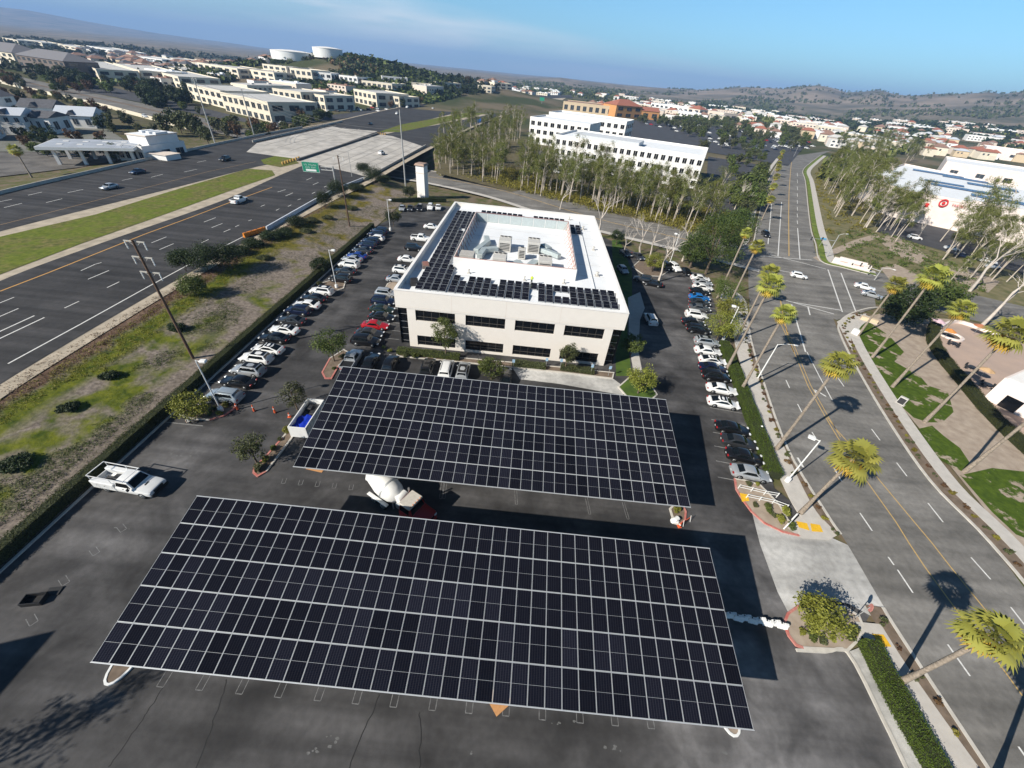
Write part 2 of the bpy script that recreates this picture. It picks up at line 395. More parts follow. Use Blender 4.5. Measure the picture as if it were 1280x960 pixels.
# ------------------------------------------------------------------ surfaces
def asphalt(name, c, stain=.35, streak=0.0, dirx=0.0, crack=True, spots=()):
    m = bpy.data.materials.new(name); m.use_nodes = True; n = m.node_tree; l = n.links.new; P = n.nodes["Principled BSDF"]
    P.inputs['Roughness'].default_value = .85; P.inputs['Specular IOR Level'].default_value = .25
    geo = n.nodes.new("ShaderNodeNewGeometry")
    def noise(s, d, vec=None, dist=0.0):
        t = n.nodes.new("ShaderNodeTexNoise"); t.inputs['Scale'].default_value = s; t.inputs['Detail'].default_value = d; t.inputs['Distortion'].default_value = dist
        l(vec or geo.outputs['Position'], t.inputs['Vector']); return t.outputs['Fac']
    def ramp(f, a, b, v0, v1):
        r = n.nodes.new("ShaderNodeMapRange"); r.inputs[1].default_value = a; r.inputs[2].default_value = b; r.inputs[3].default_value = v0; r.inputs[4].default_value = v1; l(f, r.inputs[0]); return r.outputs[0]
    def mul(a, b):
        x = n.nodes.new("ShaderNodeMath"); x.operation = 'MULTIPLY'; l(a, x.inputs[0]); l(b, x.inputs[1]); return x.outputs[0]
    f = ramp(noise(.16, 6, dist=.6), .35, .68, 1 - stain, 1 + stain)
    f = mul(f, ramp(noise(1.7, 5), .3, .7, .86, 1.14))
    f = mul(f, ramp(noise(22, 2), .3, .7, .88, 1.12))
    if streak:                                       # wheel tracks and paving seams along the lane
        mp = n.nodes.new("ShaderNodeMapping"); mp.inputs['Rotation'].default_value = (0, 0, dirx); mp.inputs['Scale'].default_value = (.012, .55, 1)
        mp.vector_type = 'POINT'; l(geo.outputs['Position'], mp.inputs['Vector'])
        f = mul(f, ramp(noise(1.0, 4, mp.outputs[0]), .35, .65, 1 - streak, 1 + streak))
    for (sx_, sy_, rad, gain) in spots:               # worn, bleached areas with ragged edges
        dn = n.nodes.new("ShaderNodeVectorMath"); dn.operation = 'DISTANCE'; l(geo.outputs['Position'], dn.inputs[0]); dn.inputs[1].default_value = (sx_, sy_, 0)
        ad = n.nodes.new("ShaderNodeMath"); ad.operation = 'MULTIPLY_ADD'; ad.inputs[1].default_value = rad * 1.6; l(noise(.28, 8, dist=.8), ad.inputs[0]); l(dn.outputs['Value'], ad.inputs[2])
        f = mul(f, ramp(ad.outputs[0], rad * 1.1, rad * 2.1, 1 + gain, 1.0))
    if crack:
        vo = n.nodes.new("ShaderNodeTexVoronoi"); vo.feature = 'DISTANCE_TO_EDGE'; vo.inputs['Scale'].default_value = .11
        nz = n.nodes.new("ShaderNodeTexNoise"); nz.inputs['Scale'].default_value = .5; nz.inputs['Detail'].default_value = 6
        va = n.nodes.new("ShaderNodeVectorMath"); va.operation = 'MULTIPLY_ADD'; va.inputs[1].default_value = (2.4, 2.4, 0)
        l(geo.outputs['Position'], nz.inputs['Vector']); l(nz.outputs['Color'], va.inputs[0]); l(geo.outputs['Position'], va.inputs[2]); l(va.outputs[0], vo.inputs['Vector'])
        f = mul(f, ramp(vo.outputs['Distance'], .003, .009, .45, 1.0))
    hs = n.nodes.new("ShaderNodeMix"); hs.data_type = 'RGBA'; hs.blend_type = 'MULTIPLY'; hs.inputs[0].default_value = 1
    cb = n.nodes.new("ShaderNodeCombineXYZ"); l(f, cb.inputs[0]); l(f, cb.inputs[1]); l(f, cb.inputs[2])
    hs.inputs[6].default_value = (*c, 1); l(cb.outputs[0], hs.inputs[7]); l(hs.outputs[2], P.inputs['Base Color'])
    return m
_sp = lambda px, py, r, g: (G(px, py).x, G(px, py).y, r, g)
A_LOT = asphalt("parking_asphalt", (.059, .057, .057), .45, .26, radians(62), crack=False, spots=[_sp(1055, 890, 12, 1.25), _sp(890, 935, 6, .8), _sp(180, 650, 6, .45), _sp(840, 430, 9, .7), _sp(925, 690, 5, .6), _sp(250, 560, 5, .4), _sp(60, 720, 6, .4), _sp(850, 350, 8, .6)])
A_LOT2 = asphalt("worn_parking_asphalt", (.135, .125, .115), .3, crack=False)
A_STREET = asphalt("street_asphalt", (.172, .163, .150), .2, .2, radians(-55), crack=False)
A_FWY = asphalt("freeway_asphalt", (.047, .045, .045), .16, .32, radians(-92), crack=False)
A_FAR = asphalt("distant_asphalt", (.06, .06, .065), .15, crack=False)
CONC = mat("concrete", (.46, .43, .38), .9, var=.14, scale=.8, detail=8)
CONC2 = mat("bridge_concrete", (.44, .41, .37), .9, var=.25, scale=.2, detail=8)
CONC_L = asphalt("apron_concrete", (.43, .42, .40), .22, .14, radians(-40), crack=False)
SIDEW = mat("sidewalk_concrete", (.48, .45, .41), .9, var=.08, scale=1.2)
KERB = mat("kerb_concrete", (.50, .47, .42), .85, var=.12, scale=1.5)
KERB_RED = mat("red_kerb_paint", (.42, .11, .09), .7, c2=(.50, .24, .2), scale=2.5)
WHITE_P = mat("white_road_paint", (.66, .65, .62), .7, var=.15, scale=4)
YELL_P = mat("yellow_road_paint", (.50, .33, .12), .7, var=.12, scale=4)
ORANGE_P = mat("orange_yellow_road_paint", (.56, .30, .08), .7, var=.12, scale=4)
DIRT = mat("pale_dirt", (.40, .34, .26), .95, var=.22, scale=.5, detail=9)
RUST = mat("reddish_dirt", (.115, .07, .048), .95, c2=(.19, .13, .09), scale=.45, detail=9)
MULCH = mat("bark_mulch", (.20, .165, .13), .95, c2=(.115, .092, .072), scale=1.9, detail=10, bump=.6)
SOIL = mat("planter_soil", (.20, .15, .11), .95, c2=(.12, .09, .065), scale=1.4, detail=9)
TAN = mat("tan_gravel", (.40, .33, .26), .95, c2=(.28, .22, .17), scale=.8, detail=9)
GRASS = mat("lawn_grass", (.075, .125, .012), .9, c2=(.035, .07, .008), scale=.6, detail=9, bump=.5)
GRASS_B = mat("median_grass", (.17, .21, .025), .9, c2=(.075, .12, .014), scale=.35, detail=10, bump=.5)
GRASS_Y = mat("dry_yellow_grass", (.17, .135, .022), .9, c2=(.085, .09, .018), scale=.5, detail=10, bump=.5)

def sheet(name, pts, z, m, k='structure'):
    b = MB(); P = [(p[0], p[1], z) for p in pts]
    A = sum(P[i][0] * P[(i + 1) % len(P)][1] - P[(i + 1) % len(P)][0] * P[i][1] for i in range(len(P)))
    b.poly(P if A > 0 else P[::-1]); return kind(b.build(name, m), k)
def psheet(name, px, z, m, k='structure', zs=None): return sheet(name, GS(px, z), z if zs is None else zs, m, k)
def strip(name, a, b, m, k='structure', dz=0.0):
    "ribbon between two point lists of equal length"
    q = MB()
    if (b[0] - a[0]).cross(a[1] - a[0]).z < 0: a, b = b, a
    V = [(p.x, p.y, p.z + dz) for p in a] + [(p.x, p.y, p.z + dz) for p in b]; n = len(a)
    q.add(V, [(i, n + i, n + i + 1, i + 1) for i in range(n - 1)]); return kind(q.build(name, m), k)
def ribbon(name, line, w0, w1, m, k='structure', dz=0.0): return strip(name, offset_line(line, w0), offset_line(line, w1), m, k, dz)
def slab_strip(b, line, w0, w1, z0, z1):
    "raised ribbon (kerb, wall) added to builder b"
    a, c = offset_line(line, w0), offset_line(line, w1); n = len(a)
    V = [(p.x, p.y, z0 + p.z) for p in a] + [(p.x, p.y, z1 + p.z) for p in a] + [(p.x, p.y, z1 + p.z) for p in c] + [(p.x, p.y, z0 + p.z) for p in c]
    F = []
    for i in range(n - 1): F += [(i, i + 1, n + i + 1, n + i), (n + i, n + i + 1, 2 * n + i + 1, 2 * n + i), (2 * n + i, 2 * n + i + 1, 3 * n + i + 1, 3 * n + i)]
    F += [(0, n, 2 * n, 3 * n), (n - 1, 4 * n - 1, 3 * n - 1, 2 * n - 1)]
    b.add(V, F)

# the car park: one sheet, kerbs round it
LOTL = -43.2
lot = [Vector((LOTL, -30, 0)), Vector((LOTL, 116, 0)), Vector((-38, 143, 0)), Vector((-20, 141, 0))] + GS([(745, 292), (800, 318), (850, 338), (880, 342), (893, 380), (905, 430), (920, 470), (955, 560), (968, 610), (1005, 640), (1062, 690)]) + GS([(1100, 745), (1062, 815), (1105, 900), (1135, 962)]) + [Vector((36, -30, 0))]
sheet('parking_lot', lot, 0, A_LOT)
# main street
mL = smooth_line([Vector((-2, -60, 0)), Vector((17, -28, 0))] + GS([(1310, 1070), (1236, 960), (1128, 797), (1059, 680), (1034, 642), (985, 560), (955, 477), (940, 427), (936, 395), (941, 330), (947, 280), (957, 236), (967, 213), (978, 197), (986, 188)]), 5)
mR = smooth_line([Vector((19, -60, 0)), Vector((41, -28, 0)), Vector((50, -8, 0))] + [G(1345, 820)] + GS([(1237, 680), (1160, 600), (1105, 520), (1067, 455), (1043, 402), (1026, 345), (1013, 280), (1007, 227), (1004, 213), (1014, 203), (1026, 194), (1040, 188)]), 5)
mL = [p + Vector((0, 0, .010)) for p in mL]; mR = [p + Vector((0, 0, .010)) for p in mR]
mL, mR = mL[:len(mR)], mR[:len(mL)]
strip('main_street', mL, mR, A_STREET)
# cross street: from the junction past the building and under the freeway
XC = [Vector((x, y, z)) for (x, y), z in zip(XRC, XRZ)]
XCs = smooth_line(XC, 6)
ribbon('cross_street', XCs, -11.5, 11.5, A_STREET, dz=.001)
ribbon('street_median', XCs[42:62], -1.2, 1.2, CONC, dz=.08)
ribbon('pavement', XCs[14:50], -14.0, -11.6, SIDEW, dz=.13)
ribbon('pavement', XCs[38:50], 11.6, 13.4, SIDEW, dz=.13)
psheet('junction', [(936, 372), (985, 372), (1046, 400), (1095, 385), (1090, 346), (1010, 318), (948, 312), (935, 330)], .012, A_STREET, zs=.012)
# drive apron
psheet('drive_apron', [(934, 617), (948, 640), (985, 668), (1030, 668), (1066, 684), (1112, 756), (1110, 780), (1085, 768), (1062, 755), (1020, 745), (985, 765), (972, 740), (950, 680)], .004, CONC_L, zs=.005)
# pavement (sidewalk) west of the main street
swl = smooth_line(GS([(1290, 1060), (1213, 960), (1128, 838), (1092, 780)]), 4)
b = MB(); slab_strip(b, swl, 0.6, -1.9, 0, .13); kind(b.build('pavement', SIDEW), 'structure')
swl2 = smooth_line(GS([(1030, 668), (1006, 640), (985, 600), (960, 540), (940, 480), (925, 430), (922, 392)]), 4)
b = MB(); slab_strip(b, swl2, 1.4, -1.0, 0, .13); kind(b.build('pavement', SIDEW), 'structure')
kl1 = smooth_line(GS([(1310, 1070), (1236, 960), (1128, 797), (1105, 760)]), 4)
kl2 = smooth_line(GS([(1052, 668), (1034, 642), (985, 560), (955, 477), (940, 427), (935, 395), (930, 374), (905, 355)]), 5)
kr = smooth_line([Vector((44, -20, 0)), G(1345, 820)] + GS([(1237, 680), (1160, 600), (1105, 520), (1067, 455), (1050, 420), (1047, 405), (1060, 393), (1085, 385), (1105, 384)]), 5)
krf = smooth_line(GS([(1095, 345), (1055, 335), (1026, 326), (1020, 305), (1013, 280), (1007, 227), (1004, 213), (1014, 203), (1026, 194)]), 5)
klf = smooth_line(GS([(925, 312), (941, 305), (947, 280), (957, 236), (967, 213), (978, 197)]), 5)
b = MB()
for ln, s in ((kl1, -1), (kl2, -1), (kr, 1), (krf, 1), (klf, -1)): slab_strip(b, ln, 0, .32 * s * (-1 if ln is krf else 1), 0, .14)
kind(b.build('kerbs', KERB), 'structure')
psheet('concrete_margin', [(1060, 815), (1078, 808), (1100, 850), (1130, 905), (1180, 990), (1215, 1050), (1175, 1045), (1135, 962), (1105, 900)], .004, CONC_L, zs=.03)
kb = smooth_line(GS([(994, 811), (1030, 813), (1060, 815), (1105, 900), (1135, 962), (1180, 1050)]), 4); b = MB(); slab_strip(b, kb, 0, .25, 0, .13); kind(b.build('kerbs', KERB), 'structure')
kb = [Vector((LOTL - .02, y, 0)) for y in range(-28, 114, 6)]; b = MB(); slab_strip(b, kb, 0, .25, 0, .13); kind(b.build('kerbs', KERB), 'structure')
# planted strips and pavement on the far side of the street
kr_n = kr[:-8]
ribbon('planting_strip', kr_n, .34, 2.0, SOIL, dz=.10)
b = MB(); slab_strip(b, kr_n, 2.0, 3.9, 0, .13); kind(b.build('pavement', SIDEW), 'structure')
ribbon('planting_strip', kl1, -.34, -1.9, SOIL, dz=.10)
ribbon('planting_strip', kl2[:-6], -.34, -1.7, SOIL, dz=.10)
ribbon('planting_strip', krf, .4, 2.2, GRASS_B, dz=.06)
ribbon('pavement', krf, 2.2, 4.6, SIDEW, dz=.11)
ribbon('pavement', klf, -1.5, -3.6, SIDEW, dz=.11)
psheet('pavement', [(984, 660), (1000, 644), (1030, 650), (1048, 668), (1036, 675), (1003, 673)], .13, SIDEW, zs=.118)
psheet('pavement', [(1046, 402), (1062, 393), (1083, 392), (1078, 402), (1062, 412), (1066, 440)], .13, SIDEW, zs=.125)
psheet('pavement', [(906, 357), (928, 370), (936, 395), (940, 428), (924, 432), (918, 395), (900, 372)], .13, SIDEW, zs=.12)
# lawn and bare ground in front of the shops on the right
psheet('bare_verge', [(1066, 400), (1100, 392), (1200, 400), (1285, 432), (1500, 560), (1500, 760), (1330, 760), (1250, 660), (1190, 585), (1120, 500), (1075, 440)], .05, TAN, zs=.06)
LAWNS = [[(1064, 404), (1080, 398), (1112, 420), (1130, 440), (1118, 452), (1150, 470), (1160, 482), (1185, 490), (1192, 515), (1178, 528), (1160, 528), (1142, 522), (1118, 500), (1090, 470), (1072, 440)],
         [(1148, 536), (1165, 532), (1180, 545), (1200, 560), (1212, 578), (1205, 590), (1190, 584), (1170, 570)],
         [(1200, 594), (1240, 585), (1285, 590), (1400, 640), (1400, 740), (1330, 720), (1280, 672), (1270, 668), (1240, 640)]]
def mottled(name, base, over, sc, a, b_):
    "one ground cover breaking up into another, ragged at every scale"
    m = bpy.data.materials.new(name); m.use_nodes = True; n = m.node_tree; l = n.links.new; P = n.nodes["Principled BSDF"]; P.inputs['Roughness'].default_value = .95; P.inputs['Specular IOR Level'].default_value = .1
    geo = n.nodes.new("ShaderNodeNewGeometry")
    def noise(s, d): t = n.nodes.new("ShaderNodeTexNoise"); t.inputs['Scale'].default_value = s; t.inputs['Detail'].default_value = d; t.inputs['Roughness'].default_value = .62; l(geo.outputs['Position'], t.inputs['Vector']); return t.outputs['Fac']
    def ramp(f, p, q, c0, c1): r = n.nodes.new("ShaderNodeValToRGB"); r.color_ramp.elements[0].position = p; r.color_ramp.elements[1].position = q; r.color_ramp.elements[0].color = (*c0, 1); r.color_ramp.elements[1].color = (*c1, 1); l(f, r.inputs[0]); return r.outputs[0]
    x = n.nodes.new("ShaderNodeMix"); x.data_type = 'RGBA'; fr = n.nodes.new("ShaderNodeMapRange"); fr.inputs[1].default_value = a; fr.inputs[2].default_value = b_
    l(noise(sc, 9), fr.inputs[0]); l(fr.outputs[0], x.inputs[0]); l(ramp(noise(1.1, 8), .3, .7, *base), x.inputs[6]); l(ramp(noise(.9, 9), .3, .7, *over), x.inputs[7]); l(x.outputs[2], P.inputs['Base Color'])
    bp = n.nodes.new("ShaderNodeBump"); bp.inputs['Strength'].default_value = .5; bp.inputs['Distance'].default_value = .06; l(noise(3., 6), bp.inputs['Height']); l(bp.outputs[0], P.inputs['Normal']); return m
GRS = ((.035, .062, .008), (.085, .128, .014)); TNS = ((.27, .21, .16), (.42, .35, .28))
LAWN = mottled("patchy_lawn", GRS, TNS, .30, .56, .60); GRASS_B = mottled("patchy_median_grass", ((.075, .105, .014), (.165, .19, .032)), ((.05, .07, .014), (.22, .19, .07)), .22, .46, .60)
for q in ([(1098, 300), (1112, 292), (1140, 305), (1160, 322), (1148, 330), (1118, 318)], [(1180, 330), (1215, 338), (1250, 352), (1235, 366), (1195, 352)], [(1100, 335), (1120, 330), (1150, 345), (1140, 356), (1112, 350)], [(1016, 322), (1040, 312), (1068, 300), (1096, 292), (1100, 297), (1072, 306), (1044, 318), (1024, 327)]): psheet('bare_verge', q, 0, TAN, zs=.03)
for q in LAWNS: psheet('lawn', q, .07, LAWN, zs=.075)
# freeway: dirt bed, both carriageways, medians
nR = smooth_line([G(-330, 650, FZ), G(-130, 545, FZ)] + GS([(0, 465), (187, 359), (304, 296), (400, 248), (455, 223), (532, 183), (600, 152), (650, 137), (690, 130.5)], FZ), 5)
nL = smooth_line([G(-330, 505, FZ), G(-130, 424, FZ)] + GS([(0, 355), (125, 307), (285, 250), (375, 210), (475, 170), (560, 154), (640, 138), (690, 129.5), (715, 127)], FZ), 5)
fR = smooth_line([G(-330, 362, FZ), G(-130, 324, FZ)] + GS([(0, 286), (200, 237), (320, 207), (375, 197), (475, 166), (560, 143), (640, 127.5), (690, 123), (715, 122)], FZ), 5)
fL = smooth_line([G(-330, 325, FZ), G(-130, 285, FZ)] + GS([(0, 247), (150, 211), (322, 172), (420, 153), (500, 135), (560, 127), (640, 120.2), (690, 119), (715, 119)], FZ), 5)
nn = min(map(len, (nR, nL, fR, fL))); nR, nL, fR, fL = nR[:nn], nL[:nn], fR[:nn], fL[:nn]
strip('freeway_shoulder', offset_line(nR, 4.6), offset_line(fL, -3.5), DIRT, dz=-.03)
strip('freeway', offset_line(nR, 2.2), offset_line(nL, -1.0), A_FWY, dz=.004)
strip('freeway', offset_line(fR, 1.5), offset_line(fL, -2.0), A_FWY, dz=.004)
# concrete bridge decks
psheet('bridge_deck', [(321, 179), (415, 158), (425, 160), (472, 164), (375, 199), (352, 196), (308, 190)], FZ, CONC2, zs=FZ + .012)
psheet('bridge_deck', [(376, 201), (474, 168), (490, 170), (532, 184), (462, 222), (440, 216)], FZ, CONC2, zs=FZ + .012)
# medians
psheet('median_grass', [(-330, 370), (0, 296), (120, 268), (230, 234), (310, 211), (340, 213), (344, 219), (300, 234), (200, 270), (100, 305), (0, 343), (-330, 470)], FZ, GRASS_B, zs=FZ + .03)
psheet('median_grass', [(326, 200), (344, 195), (366, 198), (374, 204), (350, 209), (330, 205)], FZ, GRASS_B, zs=FZ + .03)
psheet('median_grass', [(474, 165), (500, 156), (560, 145), (640, 131), (690, 126), (690, 129), (640, 136), (575, 148), (530, 159), (500, 165)], FZ, GRASS_B, zs=FZ + .03)
# embankment between hedge and freeway: mulch with grass patches
def drape(name, pts_px, m, dz, z=0.8, step=2.0, k='structure'):
    P = GS(pts_px, z); xs = [p.x for p in P]; ys = [p.y for p in P]
    b = MB(); n = len(P)
    # sampled outline fan: grid clipped to polygon by cell centres
    def inside(x, y):
        c = False; j = n - 1
        for i in range(n):
            if (P[i].y > y) != (P[j].y > y) and x < (P[j].x - P[i].x) * (y - P[i].y) / (P[j].y - P[i].y) + P[i].x: c = not c
            j = i
        return c
    nx, ny = int((max(xs) - min(xs)) / step) + 2, int((max(ys) - min(ys)) / step) + 2
    V = {}
    def vid(i, j):
        if (i, j) not in V:
            x, y = min(xs) + i * step, min(ys) + j * step
            V[(i, j)] = len(b.v); b.v.append((x, y, H(x, y) + dz))
        return V[(i, j)]
    for i in range(nx):
        for j in range(ny):
            if inside(min(xs) + (i + .5) * step, min(ys) + (j + .5) * step):
                b.f.append((vid(i, j), vid(i + 1, j), vid(i + 1, j + 1), vid(i, j + 1))); b.m.append(0)
    return kind(b.build(name, m), k)
def embank_material():
    m = bpy.data.materials.new("embankment"); m.use_nodes = True; n = m.node_tree; l = n.links.new; P = n.nodes["Principled BSDF"]
    P.inputs['Roughness'].default_value = .95; P.inputs['Specular IOR Level'].default_value = .1
    geo = n.nodes.new("ShaderNodeNewGeometry")
    sep = n.nodes.new("ShaderNodeSeparateXYZ"); l(geo.outputs['Position'], sep.inputs[0])
    def noise(s, d=6, dist=0.):
        t = n.nodes.new("ShaderNodeTexNoise"); t.inputs['Scale'].default_value = s; t.inputs['Detail'].default_value = d; t.inputs['Distortion'].default_value = dist; l(geo.outputs['Position'], t.inputs['Vector']); return t.outputs['Fac']
    def ramp(f, a, b, c0, c1):
        r = n.nodes.new("ShaderNodeValToRGB"); r.color_ramp.elements[0].position = a; r.color_ramp.elements[1].position = b
        r.color_ramp.elements[0].color = (*c0, 1); r.color_ramp.elements[1].color = (*c1, 1); l(f, r.inputs[0]); return r.outputs[0]
    def mix(f, a, b):
        x = n.nodes.new("ShaderNodeMix"); x.data_type = 'RGBA'; l(f, x.inputs[0]); l(a, x.inputs[6]); l(b, x.inputs[7]); return x.outputs[2]
    def mr(f, a, b, c=0., d=1.):
        r = n.nodes.new("ShaderNodeMapRange"); r.inputs[1].default_value = a; r.inputs[2].default_value = b; r.inputs[3].default_value = c; r.inputs[4].default_value = d; l(f, r.inputs[0]); return r.outputs[0]
    def op(o, a, b):
        x = n.nodes.new("ShaderNodeMath"); x.operation = o; l(a, x.inputs[0])
        if isinstance(b, float): x.inputs[1].default_value = b
        else: l(b, x.inputs[1])
        return x.outputs[0]
    mulch = ramp(noise(2.2, 10), .32, .68, (.130, .108, .090), (.285, .238, .198))
    grass = ramp(noise(.7, 9), .35, .65, (.050, .074, .010), (.150, .162, .020))
    olive = ramp(noise(.9, 9), .35, .65, (.09, .082, .02), (.19, .15, .03))
    rust = ramp(noise(.6, 9), .35, .65, (.09, .055, .04), (.20, .135, .095))
    xw = op('MULTIPLY_ADD', noise(.18, 6), 7.0); xw.node.inputs[2].default_value = -3.5
    x = op('ADD', sep.outputs['X'], xw)
    gr = mr(noise(.16, 11, .3), .52, .63)                       # patches of grass in the mulch
    band = op('MULTIPLY', mr(x, -61.4, -59.8), mr(x, -55.6, -57.8))   # a green band on the upper slope
    low = op('MULTIPLY', op('MULTIPLY', mr(x, -53.6, -52.4), mr(x, -47.6, -49.0)), mr(sep.outputs['Y'], 60, 48))
    low = op('MULTIPLY', low, mr(noise(.24, 11, .3), .38, .54)); band = op('MAXIMUM', band, low)
    g = op('MAXIMUM', gr, band)
    gcol = mix(mr(sep.outputs['Y'], 72, 96), grass, olive)
    c = mix(g, mulch, gcol)
    c = mix(mr(x, -60.4, -61.2), c, rust)
    l(c, P.inputs['Base Color'])
    bp = n.nodes.new("ShaderNodeBump"); bp.inputs['Strength'].default_value = .7; bp.inputs['Distance'].default_value = .12; l(noise(2.2, 8), bp.inputs['Height']); l(bp.outputs[0], P.inputs['Normal'])
    return m
b = MB(); ys = [(-30 + 2 * i) for i in range(93)]; xs = [LOTL - .3 - 22.5 * i / 16 for i in range(17)]
for j, y in enumerate(ys):
    for i, x in enumerate(xs):
        b.v.append((x, y, .18 * (0 if i == 0 else max(0, min(1, (14 - i) / 3)))))
_q = np.array(b.v); _q[:, 2] = _q[:, 2] * vnoise(_q[:, 0], _q[:, 1], 5.) + Hn(_q[:, 0], _q[:, 1]) + .13; b.v = [tuple(p) for p in _q.tolist()]
n_ = len(xs)
for j in range(len(ys) - 1):
    for i in range(n_ - 1): b.f.append((j * n_ + i, (j + 1) * n_ + i, (j + 1) * n_ + i + 1, j * n_ + i + 1)); b.m.append(0)
kind(b.build('embankment', embank_material(), smooth=60), 'structure')
# ------------------------------------------------------------------ buildings: shared materials
M_STUCCO = mat("cream_stucco", (.74, .69, .63), .9, var=.018, scale=1.2)
M_STUCCO2 = mat("warm_stucco", (.66, .57, .49), .9, var=.06, scale=1.0)
M_WHITEB = mat("white_stucco", (.76, .74, .71), .9, var=.05, scale=.6)
M_ROOF_W = mat("white_roof_membrane", (.74, .76, .78), .8, var=.05, scale=.35, detail=8)
M_ROOF_G = mat("grey_flat_roof", (.50, .49, .47), .9, var=.12, scale=.2, detail=8)
M_GLASS = mat("dark_window_glass", (.006, .007, .009), .08, var=.2, spec=.5)
M_GLASS2 = mat("blue_grey_window_glass", (.035, .045, .055), .08, var=.25, spec=.5, obj_var=.4)
M_ALU = mat("aluminium_frame", (.45, .46, .47), .45, metal=.6, var=.05)
M_STEEL = mat("galvanised_steel", (.48, .50, .51), .5, metal=.35, var=.1)
M_WPAINT = mat("white_paint", (.74, .74, .72), .5, var=.04)
M_DUCT = mat("duct_metal", (.40, .45, .45), .5, metal=.2, var=.12, scale=1.5)
M_HVAC = mat("beige_unit_metal", (.52, .50, .46), .6, var=.08)
M_DARK = mat("dark_metal", (.03, .03, .032), .5, var=.1)
M_PINK = mat("red_oxide_steel", (.36, .16, .13), .7, var=.15)
M_GPANEL = mat("grey_green_panel", (.42, .47, .47), .6, var=.08)
M_ROOF_RED = mat("red_tile_roof", (.32, .12, .075), .85, var=.25, scale=2.0)
M_ROOF_BR = mat("brown_tile_roof", (.26, .155, .115), .85, var=.25, scale=1.0)
M_ROOF_DK = mat("dark_shingle_roof", (.10, .10, .11), .85, var=.2, scale=1.0)
M_ROOF_LG = mat("pale_metal_roof", (.50, .53, .58), .6, var=.08)
M_ORANGE = mat("orange_stucco", (.55, .27, .10), .9, var=.08)
M_TAN = mat("tan_stucco", (.58, .46, .31), .9, var=.08)
M_PEACH = mat("peach_stucco", (.66, .56, .47), .9, var=.07, obj_var=.1)
M_CREAM = mat("pale_cream_stucco", (.67, .60, .48), .9, var=.06, obj_var=.08)
M_BROWNW = mat("brown_grey_siding", (.155, .125, .11), .9, var=.15)
M_REDSIGN = mat("red_sign", (.55, .02, .02), .5, var=.03)

def panel_mat(name, base, line):
    m = bpy.data.materials.new(name); m.use_nodes = True; n = m.node_tree; l = n.links.new; P = n.nodes["Principled BSDF"]
    P.inputs['Roughness'].default_value = .14; P.inputs['Specular IOR Level'].default_value = .1
    tcn = n.nodes.new("ShaderNodeTexCoord"); sp = n.nodes.new("ShaderNodeSeparateXYZ"); l(tcn.outputs['Object'], sp.inputs[0])
    def lines(sock, per, wd):
        a = n.nodes.new("ShaderNodeMath"); a.operation = 'PINGPONG'; a.inputs[1].default_value = per / 2; l(sock, a.inputs[0])
        c = n.nodes.new("ShaderNodeMath"); c.operation = 'LESS_THAN'; c.inputs[1].default_value = wd; l(a.outputs[0], c.inputs[0]); return c.outputs[0]
    mxx = n.nodes.new("ShaderNodeMath"); mxx.operation = 'MAXIMUM'; l(lines(sp.outputs['X'], .1795, .012), mxx.inputs[0]); l(lines(sp.outputs['Y'], .091, .003), mxx.inputs[1])
    oi = n.nodes.new("ShaderNodeObjectInfo"); hs = n.nodes.new("ShaderNodeHueSaturation")
    r2 = n.nodes.new("ShaderNodeMapRange"); r2.inputs[3].default_value = .66; r2.inputs[4].default_value = 1.5; l(oi.outputs['Random'], r2.inputs[0]); l(r2.outputs[0], hs.inputs['Value'])
    mi = n.nodes.new("ShaderNodeMix"); mi.data_type = 'RGBA'; mi.inputs[6].default_value = (*base, 1); mi.inputs[7].default_value = (*line, 1)
    l(mxx.outputs[0], mi.inputs[0]); l(mi.outputs[2], hs.inputs['Color']); l(hs.outputs[0], P.inputs['Base Color']); return m
M_CELL = panel_mat("solar_cells", (.0045, .005, .010), (.030, .030, .037))
M_FRAME = mat("panel_frame", (.50, .52, .54), .4, metal=.3, var=.04)
M_BACK = mat("panel_backsheet", (.55, .56, .57), .6, var=.03)
def panel_mesh(name, wd, ln, fr, th=.04):
    "framed module, origin at its centre, lying in local XY; half-cut line across the middle"
    b = MB(); x, y = wd / 2, ln / 2
    for a, c, d in (((0, -y + fr / 2, 0), (wd, fr, th), 0), ((0, y - fr / 2, 0), (wd, fr, th), 0), ((-x + fr / 2, 0, 0), (fr, ln - 2 * fr, th), 0), ((x - fr / 2, 0, 0), (fr, ln - 2 * fr, th), 0)): b.box(a, c)
    b.box((0, 0, -.012), (wd - 2 * fr, .013, .034 + .006))
    b.mi = 1; b.quad((-x + fr, -y + fr, .006), (x - fr, -y + fr, .006), (x - fr, y - fr, .006), (-x + fr, y - fr, .006))
    b.mi = 2; b.quad((-x + fr, y - fr, -.012), (x - fr, y - fr, -.012), (x - fr, -y + fr, -.012), (-x + fr, -y + fr, -.012))
    return b.mesh(name, [M_FRAME, M_CELL, M_BACK])
